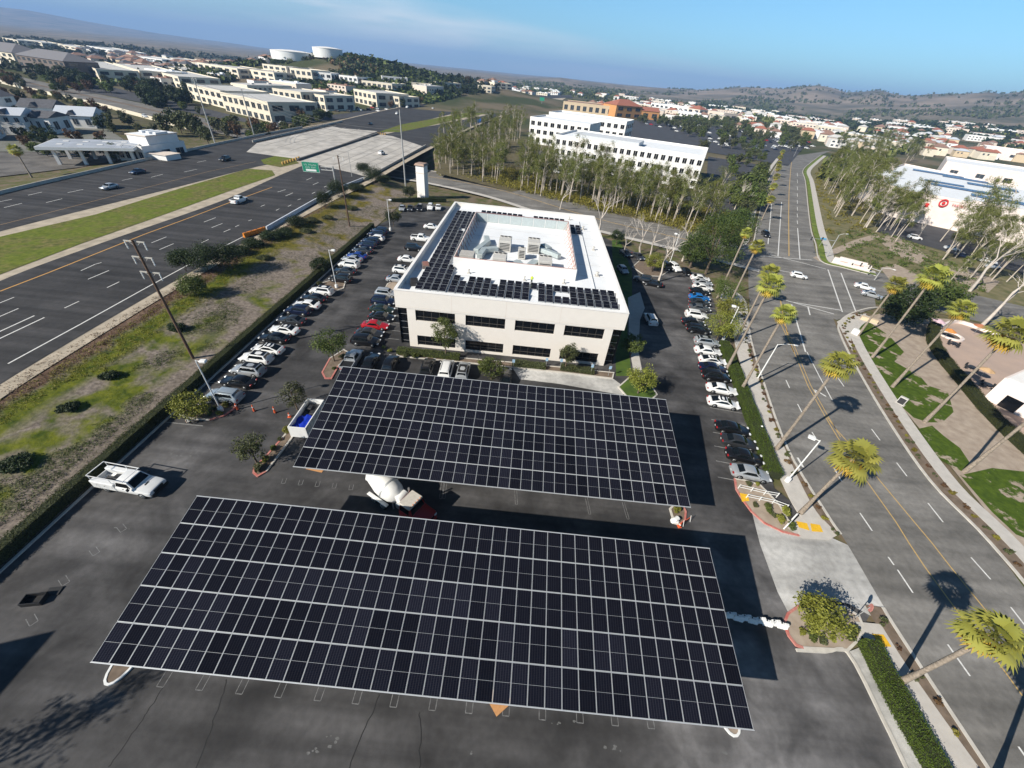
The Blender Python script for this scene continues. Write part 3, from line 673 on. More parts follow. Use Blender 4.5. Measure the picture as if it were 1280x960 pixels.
# ------------------------------------------------------------------ solar canopies over the parking rows
PW, PL = 1.134, 2.278
PANEL = panel_mesh("solar_panel", PW, PL, .021)
def canopy(label, cx, y0, ncol, nrow, z0, rise, shown, skip=0.0):
    wid = ncol * (PW + .02) - .02; dep = nrow * (PL + .05) - .05
    tilt = math.asin(rise / dep); run = dep * cos(tilt); yc = y0 + run / 2
    t = thing('solar_canopy', label, 'solar canopy', (cx, yc, 0), 0, 'solar canopies over the parking rows')
    def P(u, v, dz=0): return (u, -run / 2 + v * cos(tilt) - dz * sin(tilt), z0 + v * sin(tilt) + dz * cos(tilt))
    rest = MB(); cells = MB(); cnt = 0
    order = [(j, i) for j in range(nrow) for i in range(ncol)]
    far = []
    for j, i in order:
        u = -wid / 2 + PW / 2 + i * (PW + .02); v = PL / 2 + j * (PL + .05)
        if cnt < shown: put('solar_panel', PANEL, t, P(u, v), (tilt, 0, 0)); cnt += 1
        else: far.append((u, v))
    if far:
        V, F, Mi = [], [], []
        pv = [Vector(q.co) for q in PANEL.vertices]; pf = [tuple(q.vertices) for q in PANEL.polygons]; pm = [q.material_index for q in PANEL.polygons]
        for u, v in far:
            o = len(V); V += [(u + q.x, v - dep / 2 + q.y, q.z) for q in pv]; F += [tuple(k + o for k in f) for f in pf]; Mi += pm
        me = bpy.data.meshes.new("solar_panel_field"); me.from_pydata(V, [], F)
        for m in (M_FRAME, M_CELL, M_BACK): me.materials.append(m)
        me.polygons.foreach_set('material_index', Mi); me.update()
        kind(put('solar_panel_field', me, t, P(0, dep / 2), (tilt, 0, 0)), 'stuff')
    # purlins run the length, a pair under each panel row seam
    for j in range(nrow + 1):
        v = min(max(j * (PL + .05) - .025, .06), dep - .06)
        b = MB(); p = P(0, v, -.10); b.T = Matrix.Translation(p) @ Matrix.Rotation(tilt, 4, 'X'); b.box((0, 0, 0), (wid, .075, .14)); b.build('purlin', M_FRAME, t)
    nb = max(4, round(wid / 9))
    for k in range(nb):
        u = -wid / 2 + (k + .5) * wid / nb
        b = MB(); p = P(u, dep / 2, -.38); b.T = Matrix.Translation(p) @ Matrix.Rotation(tilt, 4, 'X')
        b.loft([[(-.11, y, -h), (.11, y, -h), (.11, y, .2), (-.11, y, .2)] for y, h in ((-dep * .46, -.02), (-.5, .28), (.5, .28), (dep * .46, -.02))]); b.build('beam', M_STEEL, t)
        zt = z0 + rise / 2 - .6
        b = MB(); b.box((u, 0, zt / 2 + .35), (.34, .34, zt - .7)); b.build('column', M_STEEL, t)
        b = MB(); b.lathe([(.34, 0), (.34, .72), (.30, .75)], (u, 0, 0)); b.build('footing', CONC, t, smooth=40)
    b = MB(); p = P(0, dep, -.03); b.T = Matrix.Translation(p) @ Matrix.Rotation(tilt, 4, 'X')
    b.box((0, .03, 0), (wid + .1, .05, .10)); b.build('edge_trim', M_FRAME, t)
    b = MB(); p = P(0, 0, -.03); b.T = Matrix.Translation(p) @ Matrix.Rotation(tilt, 4, 'X')
    b.box((0, -.03, 0), (wid + .1, .05, .10)); b.build('edge_trim', M_FRAME, t)
    return t
canopy('near solar carport canopy, widest black panel roof at the front of the car park', -3.77, 7.18, 38, 5, 5.43, 2.2, 100)
canopy('far solar carport canopy with six panel rows, standing in front of the cream office', -.96, 24.55, 35, 6, 5.03, 2.6, 100)

# ------------------------------------------------------------------ the cream office building
BX0, BX1, BY0, BY1, BZ = -19.7, 16.9, 55.4, 108.6, 10.2
t = thing('office_building', 'cream two storey office block with white roof, solar panels and dark window bands', 'office building', (BX0, BY0, 0))
W_, D_ = BX1 - BX0, BY1 - BY0
b = MB()
WX = [3.1, 11.2, 19.2, 27.2]; WW = 6.4; cut = 1.75
# front wall as piers and bands round the openings; corner bays are recessed
def wall_band(b, x0, x1, z0, z1, y0=0.0, th=.4): b.box(((x0 + x1) / 2, y0 + th / 2, (z0 + z1) / 2), (x1 - x0, th, z1 - z0))
FX0, FX1 = cut, W_ - 1.7
for z0, z1 in ((0, .42), (2.3, 5.1), (7.02, 7.2)): wall_band(b, FX0, FX1, z0, z1)
for z0, z1 in ((.42, 2.3), (5.1, 7.02)):
    e = [FX0] + [k for x in WX for k in (x, x + WW)] + [FX1]
    for i in range(0, len(e), 2): wall_band(b, e[i], e[i + 1], z0, z1)
wall_band(b, 0, W_, 7.2, BZ - .02, -.06, .42)
b.box((W_ / 2, D_ - .2, BZ / 2), (W_, .4, BZ)); 
for sx in (0, 1):
    x = .2 if sx == 0 else W_ - .2
    b.box((x, D_ / 2, 8.69), (.4, D_ - .9, BZ - 7.22))
    for z0, z1 in ((0, .42), (2.3, 5.1), (7.02, 7.16)): b.box((x, D_ / 2 + 1.5, (z0 + z1) / 2), (.38, D_ - 4, z1 - z0))
    for k in range(7): b.box((x, 4.2 + k * 7.5, 3.6), (.38, 1.6, 7.1))
b.build('wall', M_STUCCO, t)
b = MB()
for x in (8.7, 17.6, 26.2):  b.box((x + .3 if x < 10 else x, -.066, 8.65), (.035, .012, 2.85))
b.box((W_ / 2, -.068, 7.5), (W_ - .2, .012, .03)); b.build('joint', M_STUCCO2, t)
b = MB(); b.box((W_ / 2, D_ / 2, 9.05), (W_ - .8, D_ - .8, .3)); b.build('roof', M_ROOF_W, t)
b = MB()
for a, c in (((W_ / 2, .12, BZ + .02), (W_ + .04, .46, .08)), ((W_ / 2, D_ - .2, BZ + .02), (W_ + .04, .5, .08)), ((.2, D_ / 2, BZ + .02), (.5, D_ - .8, .08)), ((W_ - .2, D_ / 2, BZ + .02), (.5, D_ - .8, .08))): b.box(a, c)
b.build('parapet_coping', M_WHITEB, t)
def facade_window(x, z0, z1, y=.24):
    w_ = MB(); w_.box((x + WW / 2, y, (z0 + z1) / 2), (WW, .06, z1 - z0)); o = w_.build('window', M_GLASS, t)
    f = MB(); f.box((x + WW / 2, y - .05, z0 + (z1 - z0) * .36), (WW, .04, .05)); f.box((x + WW / 2, y - .05, z0 + .02), (WW, .04, .05))
    for k in range(1, 5): f.box((x + WW * k / 5, y - .048, (z0 + z1) / 2), (.035, .03, z1 - z0 - .02))
    f.build('frame', mat("dark_window_frame", (.10, .09, .08), .5), o)
for x in WX:
    for z0, z1 in ((.42, 2.3), (5.1, 7.02)): facade_window(x, z0, z1)
for x0, x1 in ((.25, cut), (W_ - 1.7, W_ - .3)):
    w_ = MB(); w_.box(((x0 + x1) / 2, 1.0, 3.6), (x1 - x0, .1, 7.15)); o = w_.build('corner_window', M_GLASS, t)
    f = MB()
    for z in (.5, 1.8, 3.0, 4.2, 5.6): f.box(((x0 + x1) / 2, .93, z), (x1 - x0 - .02, .04, .05))
    f.build('mullion', M_ALU, o)
for sx in (0, 1):
    x = .12 if sx == 0 else W_ - .12
    for k in range(6):
        for z0, z1 in ((.42, 2.3), (5.1, 7.02)):
            w_ = MB(); w_.box((x, 4.2 + 3.75 + k * 7.5, (z0 + z1) / 2), (.06, 5.9, z1 - z0)); w_.build('window', M_GLASS, t)
    w_ = MB(); w_.box((x, 2.0, 3.6), (.08, 2.6, 7.1)); w_.build('corner_window', M_GLASS, t)
# roof screen round the plant
EX0, EX1, EY0, EY1, EZ0, EZ1 = -12.7 - BX0, 9.45 - BX0, 68 - BY0, 97.2 - BY0, 9.21, 11.35
sc = MB(); sc.box(((EX0 + EX1) / 2, EY0, (EZ0 + EZ1) / 2), (EX1 - EX0, .16, EZ1 - EZ0)); sc.box(((EX0 + EX1) / 2, EY1, (EZ0 + EZ1) / 2), (EX1 - EX0, .12, EZ1 - EZ0))
sc.box((EX0 + .06, (EY0 + EY1) / 2, (EZ0 + EZ1) / 2), (.12, EY1 - EY0 - .2, EZ1 - EZ0)); sc.box((EX1 - .06, (EY0 + EY1) / 2, (EZ0 + EZ1) / 2), (.12, EY1 - EY0 - .2, EZ1 - EZ0))
so_ = sc.build('roof_screen', M_WHITEB, t)
ff = MB()
for k in range(8): ff.box((EX0 + (k + .5) * (EX1 - EX0) / 8, EY1 - .09, 10.3), ((EX1 - EX0) / 8 - .15, .05, 1.9))
ff.build('screen_panel', M_GPANEL, so_)
fr = MB()
for y in (EY0 + .12, EY1 - .12): fr.box(((EX0 + EX1) / 2, y, EZ1 + .03), (EX1 - EX0 - .3, .07, .07))
for x in (EX0 + .18, EX1 - .18): fr.box((x, (EY0 + EY1) / 2, EZ1 + .03), (.07, EY1 - EY0 - .4, .07))
for k in range(13):
    y = EY0 + .6 + k * (EY1 - EY0 - 1.2) / 12
    for x, s in ((EX0 + .2, 1), (EX1 - .2, -1)):
        fr.tube((x, y, EZ1), (x, y, EZ0), .06, n=4); fr.tube((x, y, EZ1 - .3), (x + s * .9, y, EZ0 + .03), .045, n=4)
fr.build('screen_brace', M_PINK, so_)
b = MB(); b.bbox((EX0 + 2.2, EY0 + 2.2, 10.4), (2.6, 2.4, 2.35), .04); b.build('stair_hatch', mat("grey_plaster", (.40, .38, .35), .9), t)

def hvac(x, y, label, rz=0.0, big=True):
    h = thing('rooftop_unit', label, 'air conditioner', (x, y, 9.2), rz, 'air conditioners inside the roof screen')
    L_, Wd, Ht = (2.5, 3.4, 2.1) if big else (1.5, 1.7, 1.8)
    b = MB(); b.bbox((0, 0, .15 + Ht / 2), (L_, Wd, Ht), .05); b.box((0, 0, .075), (L_ - .2, Wd - .2, .149)); b.build('casing', M_HVAC, h)
    b = MB()
    for k in range(5): b.box((0, -Wd / 2 - .012, .5 + k * .3), (L_ - .5, .02, .16))
    b.build('grille', M_DARK, h)
    for k in range(3 if big else 1):
        fx = (k - 1) * .78 if big else 0
        b = MB(); b.lathe([(.34, 0), (.34, .07), (.28, .07), (.28, .015), (.05, .015)], (fx, Wd * .28, .15 + Ht), n=14); f = b.build('fan', M_DARK, h, smooth=40)
        b = MB(); b.lathe([(.37, 0), (.37, .06), (.345, .06), (.345, 0)], (fx, Wd * .28, .15 + Ht), n=14); b.build('fan_guard', M_HVAC, f)
    return h
UN = [(-4.3, 80.5, 'beige air conditioner on the roof, farther left of the screened plant area'), (1.5, 81.2, 'beige air conditioner at the farther right of the roof plant area'), (-4.6, 71.0, 'nearer left beige air conditioner beside ducts behind the front roof screen'), (3.8, 71.8, 'nearer right beige air conditioner behind the front roof screen')]
for x, y, lb in UN: hvac(x, y, lb)
hvac(-.7, 76.5, 'smallest single fan air conditioner in the middle of the roof plant area', 0, False)
def duct(pts, label, wd=1.1, hh=.8):
    d = thing('air_duct', label, 'duct', (pts[0][0], pts[0][1], 9.2), 0, 'ducts inside the roof screen')
    o = Vector(pts[0])
    for k, (p, q) in enumerate(zip(pts, pts[1:])):
        p, q = Vector(p) - o, Vector(q) - o; v = q - p; b = MB()
        b.T = Matrix.Translation((p + q) / 2 + Vector((0, 0, .75 - .004 * k))) @ v.to_track_quat('X', 'Z').to_matrix().to_4x4(); b.bbox((0, 0, 0), (v.length + wd * .5, wd - .01 * k, hh - .01 * k), .06); b.build('duct_run', M_DUCT, d)
    b = MB(); 
    for p in (pts[0], pts[-1]):
        p = Vector(p) - o
        for s in (-.4, .4): b.box((p.x + s, p.y, .17), (.06, .06, .36))
    b.build('duct_support', M_STEEL, d)
duct([(-8.6, 73.6, 0), (-8.2, 77, 0), (-5.9, 78.2, 0)], 'pale bent metal duct on the left of the roof plant area')
duct([(-9.6, 76.0, 0), (-8.0, 81.5, 0), (-8.6, 84.2, 0)], 'long pale duct along the left roof screen')
duct([(-2.2, 70.6, 0), (-1.2, 72.2, 0), (-.6, 70.8, 0)], 'short pale duct between the two nearer roof units')
duct([(1.2, 70.6, 0), (2.0, 72.6, 0)], 'stubby pale duct against the nearer right roof unit', 1.5, 1.2)
duct([(3.0, 80.5, 0), (5.2, 79.0, 0), (6.6, 77.8, 0)], 'grey duct reaching right from the farther right roof unit')
duct([(3.6, 82.3, 0), (4.6, 80.8, 0)], 'short duct behind the farther right roof unit', 1.3, 1.1)
for x, y, lb in ((-17.8, 60.2, 'black pipe fittings heap in the front left corner gutter of the roof'), (-17.6, 67.5, 'brown and black crate left in the left roof gutter'),):
    q = thing('roof_crate', lb, 'crate', (x, y, 9.2), .3); b = MB(); b.bbox((0, 0, .3), (1.3, 2.0, .55), .05); b.build('box', M_DARK if y < 62 else M_BROWNW, q)
    b = MB(); [b.tube((-.5, -.7 + k * .5, .62), (.5, -.8 + k * .55, .66), .08, n=6) for k in range(4)]; b.build('pipe', M_DARK if y < 62 else M_PINK, q)
_t = bpy.data.objects['office_building']
for x, y, s in ((33.5, 16, .5), (34.2, 30, .4), (33.0, 44, .5), (10, 11.2, .35), (20, 10.6, .3), (27, 11.0, .4), (2.2, 25, .3), (24, 47, .3), (30, 51, .4)):
    b = MB(); b.box((x, y, 9.28), (s * 1.6, s * 1.6, .16)); b.lathe([(s * .4, 0), (s * .4, .45), (s * .7, .5), (s * .6, .62), (.02, .66)], (x, y, 9.36), n=12); b.build('roof_vent', M_HVAC, _t, smooth=40)
for x0, y0, x1, y1 in ((32.5, 5, 32.5, 50), (12, 45.4, 30, 45.4)):
    b = MB(); b.tube((x0, y0, 9.32), (x1, y1, 9.32), .06, n=6); b.build('conduit', M_GALV if 'M_GALV' in globals() else M_STEEL, _t)
for k in range(9): b = MB(); b.box((W_ / 2, 4.5 + k * 5.5, 9.2055), (W_ - 1.0, .09, .011)); b.build('roof_seam', M_ROOF_G, _t)
RP = panel_mesh("rooftop_solar_panel", 1.13, 1.95, .03)
rb = MB(); rb.box((0, -.85, .09), (1.1, .06, .18)); rb.box((0, .85, .24), (1.1, .06, .48)); rb.box((0, 0, .025), (.06, 1.75, .05)); RB = rb.mesh('rack', M_ALU)
def rooftop(x, y, lab, w_=1.0, rz=0.0):
    q = thing('rooftop_solar_panel', lab, 'solar panel', (x, y, 9.2), rz, 'solar panels on the office roof')
    put('module', RP, q, (0, 0, .37), (radians(9), 0, 0)); put('rack', RB, q)
gapF = {(2, 1), (2, 5), (1, 10), (0, 10), (1, 13), (1, 14)}
for j in range(3):
    for i in range(4, 25):
        if (j, i - 4) in gapF: continue
        rooftop(-16.6 + i * 1.33, 59.0 + 2.15 * j, 'dark solar panel in the rows along the front edge of the office roof')
for i in range(4):
    for j in range(21):
        if (i, j) in ((2, 14), (3, 12)) or (i == 3 and j in (5, 6)): continue
        rooftop(-16.6 + i * 1.28 - (j / 21) * .9, 59.0 + 2.15 * j, 'dark solar panel in the long bank down the left side of the office roof')
for i in range(16):
    if i not in (8, 9): rooftop(-11.6 + i * 1.33, 104.4 - i * .04, 'dark solar panel in the single row along the back of the office roof')
for j in range(3):
    for i in range(2): rooftop(10.7 + i * 1.33, 95.5 + 2.15 * j, 'dark solar panel in the small block at the back right of the office roof')

# ------------------------------------------------------------------ generic box building with real openings as parts
WINC = {}
def win_mesh(w_, h_, m, fr):
    k = (round(w_, 2), round(h_, 2), m.name, fr.name)
    if k not in WINC:
        b = MB(); b.box((0, -.02, 0), (w_, .10, h_)); b.mi = 1
        b.box((0, -.09, h_ / 2 + .05), (w_ + .2, .1, .1)); b.box((0, -.10, -h_ / 2 - .05), (w_ + .2, .12, .1)); b.box((0, -.08, 0), (.06, .04, h_))
        WINC[k] = b.mesh('window', [m, fr])
    return WINC[k]
def place(px0, px1):
    "ground points under the front edge, from pixels"
    a, c = GX(*px0), GX(*px1); return a, c
def block(name, label, cat, a, c, depth, h, wall, roofm, floors=2, nwin=6, group=None, par=.7, glass=None, frame=None, side=3, winw=.55, winh=.5, roof='flat', z=None):
    a, c = Vector(a), Vector(c); d = c - a; wd = hypot(d.x, d.y); rz = atan2(d.y, d.x)
    zb = min(a.z, c.z) - .3 if z is None else z
    t = thing(name, label, cat, (a.x, a.y, zb), rz, group); h += .3
    b = MB(); b.box((wd / 2, depth / 2, h / 2), (wd, depth, h)); b.build('wall', wall, t)
    if roof == 'flat':
        b = MB(); b.box((wd / 2, depth / 2, h + .04), (wd - .5, depth - .5, .08)); b.build('roof', roofm, t)
        b = MB()
        for p, q in (((wd / 2, .12, h + par / 2), (wd + .1, .34, par)), ((wd / 2, depth - .12, h + par / 2), (wd + .1, .34, par)), ((.12, depth / 2, h + par / 2), (.34, depth - .6, par)), ((wd - .12, depth / 2, h + par / 2), (.34, depth - .6, par))): b.box(p, q)
        b.build('parapet', wall, t)
    else:
        b = MB(); o = .6; r = min(wd, depth) * .22; k = depth / 2 if wd > depth else wd / 2
        P = [(-o, -o, h), (wd + o, -o, h), (wd + o, depth + o, h), (-o, depth + o, h)]
        if roof == 'hip':
            P += [(k, depth / 2, h + r), (wd - k, depth / 2, h + r)] if wd > depth else [(wd / 2, k, h + r), (wd / 2, depth - k, h + r)]
            F = [(0, 1, 5, 4), (1, 2, 5), (2, 3, 4, 5), (3, 0, 4), (3, 2, 1, 0)] if wd > depth else [(0, 1, 4), (1, 2, 5, 4), (2, 3, 5), (3, 0, 4, 5), (3, 2, 1, 0)]
        else:
            P += [(-o, depth / 2, h + r), (wd + o, depth / 2, h + r)]; F = [(0, 1, 5, 4), (1, 2, 5), (2, 3, 4, 5), (3, 0, 4), (3, 2, 1, 0)]
        b.add(P, F); b.build('roof', roofm, t)
    g = glass or M_GLASS2; fm = frame or wall
    fh = (h - .4) / max(floors, 1)
    if nwin:
        me = win_mesh(wd / nwin * winw, fh * winh, g, fm)
        for f in range(floors):
            for i in range(nwin): put('window', me, t, ((i + .5) * wd / nwin, -.02, .5 + (f + .48) * fh))
    if side:
        me = win_mesh(depth / side * winw, fh * winh, g, fm)
        for f in range(floors):
            for i in range(side):
                put('window', me, t, (wd + .02, (i + .5) * depth / side, .5 + (f + .48) * fh), (0, 0, pi / 2))
    return t, wd, rz
# tower beside the underpass
tp = G(529, 247); t = thing('white_tower', 'narrow white stucco tower with a brown cap beside the underpass', 'tower', tp, radians(-12))
b = MB(); b.box((0, 0, 5.2), (3.0, 3.0, 10.4)); b.build('shaft', M_WHITEB, t)
b = MB(); b.box((0, 0, 8.1), (3.12, 3.12, .22)); b.build('band', M_STUCCO2, t)
b = MB(); b.add([(-1.9, -1.9, 10.4), (1.9, -1.9, 10.4), (1.9, 1.9, 10.4), (-1.9, 1.9, 10.4), (-1.5, -1.5, 11.0), (1.5, -1.5, 11.0), (1.5, 1.5, 11.0), (-1.5, 1.5, 11.0)], [(3, 2, 1, 0), (4, 5, 6, 7), (0, 1, 5, 4), (1, 2, 6, 5), (2, 3, 7, 6), (3, 0, 4, 7)]); b.build('cap', mat("brown_cap_tile", (.32, .22, .17), .8), t)
# freeway bridge: girders, parapets, abutments
t = thing('freeway_bridge', 'grey concrete freeway bridge with dark shaded underpass below its edge', 'bridge', (-98, 225, 0))
def bridge_slab(px, z0, z1, nm, m):
    b = MB(); b.prism([(p.x + 98, p.y - 225) for p in GS(px, FZ)], z0, z1); return b.build(nm, m, t)
bridge_slab([(321, 179), (415, 158), (425, 160), (472, 164), (375, 199), (352, 196), (308, 190)], .4, FZ + .008, 'girder_deck', CONC2)
bridge_slab([(376, 201), (474, 168), (490, 170), (532, 184), (462, 222), (440, 216)], .4, FZ + .008, 'girder_deck', CONC2)
def rail(pa, pb, hh, th, m=CONC, nm='parapet_wall'):
    a, c = G(*pa, FZ), G(*pb, FZ); d = c - a; b = MB(); b.T = Matrix.Translation((a + c) / 2 - Vector((98 * -1, 225, 0))) ; 
    b.T = Matrix.Translation(((a + c) / 2).to_tuple()) @ Matrix.Identity(4); b.T = Matrix.Translation((a.x / 2 + c.x / 2 + 98, a.y / 2 + c.y / 2 - 225, FZ + hh / 2 - .3)); b.box((0, 0, 0), (d.length, th, hh + .6), atan2(d.y, d.x)); b.build(nm, m, t)
rail((455, 226), (532, 183), .85, .35); rail((316, 178), (428, 152.5), .9, .35); rail((372, 201), (474, 167.5), .75, .8, mat("dark_median_barrier", (.10, .10, .10), .9))
b = MB()
for x in (-24, -8, 8, 24): b.tube((x, 2 - x * .62, -5.2), (x, 2 - x * .62, .45), .7, n=12)
b.build('pier', CONC2, t)
# ------------------------------------------------------------------ large white office behind the eucalyptus
a, c = G(690, 206), G(868, 236)
lab = 'long white three storey office block with rows of small square windows behind the eucalyptus'
t, wd, rz = block('white_office_building', lab, 'office building', a, c, 38, 13.2, M_WHITEB, M_ROOF_W, 3, 22, None, 1.0, M_GLASS, M_WHITEB, 5, .55, .5)
uvec = Vector((cos(rz), sin(rz), 0)); nvec = Vector((-sin(rz), cos(rz), 0))
o2 = G(660, 178)
t2, w2, r2_ = block('white_office_wing', 'white stepped wing at the left end of the long white office block', 'office building', o2, o2 + uvec * 42, 30, 14.2, M_WHITEB, M_ROOF_W, 3, 9, None, 1.0, M_GLASS, M_WHITEB, 0, .55, .5)
o3 = G(668, 174) + nvec * 26
block('white_office_wing', 'farthest white wing with a raised roof box behind the long white office block', 'office building', o3, o3 + uvec * 60, 30, 15.2, M_WHITEB, M_ROOF_W, 3, 12, None, 1.0, M_GLASS, M_WHITEB, 4, .55, .5)
o4 = Vector(a) + uvec * 12 + nvec * 12
b = MB(); b.box((26, 9, 14.9), (34, 16, 1.6)); b.build('roof_box', mat("pale_roof_box", (.58, .60, .62), .7), t)
# ------------------------------------------------------------------ big-box store on the right with its red ring emblem
SZ = 0
a = G(1121, 273); c = G(1300, 311); d = (c - a); rz = atan2(d.y, d.x); wd = 92
t = thing('store_building', 'large pinkish white store with red ring emblem and solar panels on its roof', 'store', a, rz)
M_STORE = mat("pinkish_white_stucco", (.72, .63, .58), .9, var=.06, scale=.5)
cr_, sr_ = cos(-rz), sin(-rz)
fp_ = [((p - a).x * cr_ - (p - a).y * sr_, (p - a).x * sr_ + (p - a).y * cr_) for p in GS([(1130, 206), (1290, 239), (1420, 262)], 10.4)] 
fp_ = [(-9, 7), (0, 0), (92, 0), (96, 60), (fp_[1][0], fp_[1][1]), (fp_[0][0], fp_[0][1]), (-20, 40)]
b = MB(); b.prism(fp_, 0, 10.3); b.box((44, .6, 5.9), (50, 2.4, 11.8)); b.build('wall', M_STORE, t)
cx_, cy_ = sum(p[0] for p in fp_) / 7, sum(p[1] for p in fp_) / 7
b = MB(); b.prism([(cx_ + (x - cx_) * .985, cy_ + (y - cy_) * .985) for x, y in fp_], 10.31, 10.36); b.build('roof', M_ROOF_W, t)
b = MB(); P_ = [Vector((x, y, 0)) for x, y in fp_]; slab_strip(b, P_ + [P_[0]], -.2, .2, 10.25, 11.2); b.build('parapet', M_STORE, t)
_e = G(1180, 264, 9) - a; EMX = _e.x * cr_ - _e.y * sr_
em = MB(); n = 28
for r0, r1 in ((1.05, 1.5), (0, .55)):
    P = [(EMX + r * cos(2 * pi * k / n), -.68, 9.1 + r * sin(2 * pi * k / n)) for r in (max(r0, .01), r1) for k in range(n)]
    em.add(P, [(k, (k + 1) % n, n + (k + 1) % n, n + k) for k in range(n)])
sgn = em.build('emblem', M_REDSIGN, t)
def text_obj(s, size, m, parent, loc, rot, name='lettering', ext=.03, align='CENTER'):
    cu = bpy.data.curves.new(name, 'FONT'); cu.body = s; cu.size = size; cu.extrude = ext; cu.align_x = align; cu.align_y = 'CENTER'
    tmp = bpy.data.objects.new(name + '_tmp', cu); COL.objects.link(tmp)
    dg = bpy.context.evaluated_depsgraph_get(); me = bpy.data.meshes.new_from_object(tmp.evaluated_get(dg)); bpy.data.objects.remove(tmp); bpy.data.curves.remove(cu)
    me.name = name; me.materials.clear(); me.materials.append(m); return put(name, me, parent, loc, rot)
text_obj('TARGET', 1.25, M_REDSIGN, t, (EMX + 5.0, -.72, 9.0), (pi / 2, 0, 0))
b = MB(); b.box((6.5, -.15, 7.2), (1.4, .25, 1.5)); b.build('red_sign_panel', M_REDSIGN, t)
# rooftop arrays of the store
pm = mat("blue_rooftop_solar", (.045, .075, .16), .25, var=.2, scale=.5, spec=.6)
for ax, ay, su, sv in ((1172, 217, 24, 9), (1206, 224, 20, 9), (1240, 234, 20, 9), (1212, 238, 30, 8), (1262, 252, 26, 9), (1180, 229, 16, 6)):
    e_ = G(ax, ay, 10.5) - a; u, v = e_.x * cr_ - e_.y * sr_, e_.x * sr_ + e_.y * cr_
    b = MB(); b.box((0, 0, .15), (su, sv, .04)); nx_, ny_ = int(su / 2), int(sv / 2)
    for k in range(ny_):
        for q in range(nx_): b.box(((q + .5) * su / nx_ - su / 2, (k + .5) * sv / ny_ - sv / 2, .25), (su / nx_ - .08, sv / ny_ - .25, .12))
    o = b.build('roof_solar_array', pm, t, (u, v, 10.4))
a2 = G(1170, 222); block('store_building', 'second pale pink flat store building behind the one with the red ring', 'store', a2, a2 + Vector((cos(rz), sin(rz), 0)) * 120, 60, 10, M_STORE, M_ROOF_W, 1, 8, None, 1.2, M_GLASS2, M_STORE, 0, .3, .3)
a2 = G(1225, 196); block('store_building', 'third pale flat store, farthest of the white roofs at the right edge', 'store', a2, a2 + Vector((cos(rz), sin(rz), 0)) * 150, 60, 10, M_STORE, M_ROOF_W, 1, 8, None, 1.2, M_GLASS2, M_STORE, 0, .3, .3)
# cream house at the right edge
a = G(1228, 498); t = thing('cream_house', 'low cream flat roofed building at the right edge beside the patio', 'building', a, radians(-62))
b = MB(); b.box((7, 6, 2.3), (14, 12, 4.6)); b.box((11.5, -1.2, 1.7), (5, 2.4, 3.4)); b.build('wall', M_STORE, t)
b = MB(); b.box((7, 6, 4.63), (13.4, 11.4, .06)); b.box((11.5, -1.2, 3.42), (4.6, 2.1, .04)); b.build('roof', M_WHITEB, t)
b = MB(); b.box((3, -.04, 1.2), (2.2, .1, 2.2)); b.build('door', M_GLASS, t)
b = MB(); b.box((8, -.04, 1.7), (1.6, .1, 1.3)); b.build('window', M_GLASS2, t)
# ------------------------------------------------------------------ orange and tan shops, far centre
def pxblock(label, cat, p0, p1, depth, h, wall, roofm, floors, nwin, name='shop_building', **k):
    a, c = place(p0, p1); return block(name, label, cat, a, c, depth, h, wall, roofm, floors, nwin, **k)
t, wd, _ = pxblock('orange stucco shop tower with a red hipped roof, far beyond the white office', 'shop', (768, 147), (800, 149), 30, 14, M_ORANGE, M_ROOF_RED, 2, 3, roof='hip', side=2)
pxblock('long tan shop hall with flat roof left of the orange shop', 'shop', (703, 138), (765, 146), 50, 11, M_TAN, M_ROOF_BR, 1, 8, side=0)
pxblock('low red roofed shop between the tan hall and the orange shop', 'shop', (742, 142), (768, 146), 18, 9, M_ORANGE, M_ROOF_RED, 1, 3, roof='hip', side=0)
pxblock('orange corner shop with pale gable at the right of the orange tower', 'shop', (800, 149), (822, 151), 20, 10, M_ORANGE, M_ROOF_RED, 1, 2, roof='gable', side=0)
pxblock('long white shop parade with red tiled end tower beyond the big car park', 'shop', (812, 138), (858, 146), 40, 12, M_WHITEB, M_ROOF_W, 2, 8, side=3)
pxblock('square tower with brown tiled roof at the end of the white parade', 'shop', (857, 146), (872, 148), 22, 13, M_PEACH, M_ROOF_RED, 2, 2, roof='hip', side=2)
pxblock('pale shop with grey side at the right end of the parade', 'shop', (878, 147), (902, 151), 30, 11, M_PEACH, M_ROOF_G, 1, 4, side=2)
pxblock('small white shop in trees right of the parade', 'shop', (905, 141), (925, 144), 24, 9, M_WHITEB, M_ROOF_W, 1, 3, side=1)
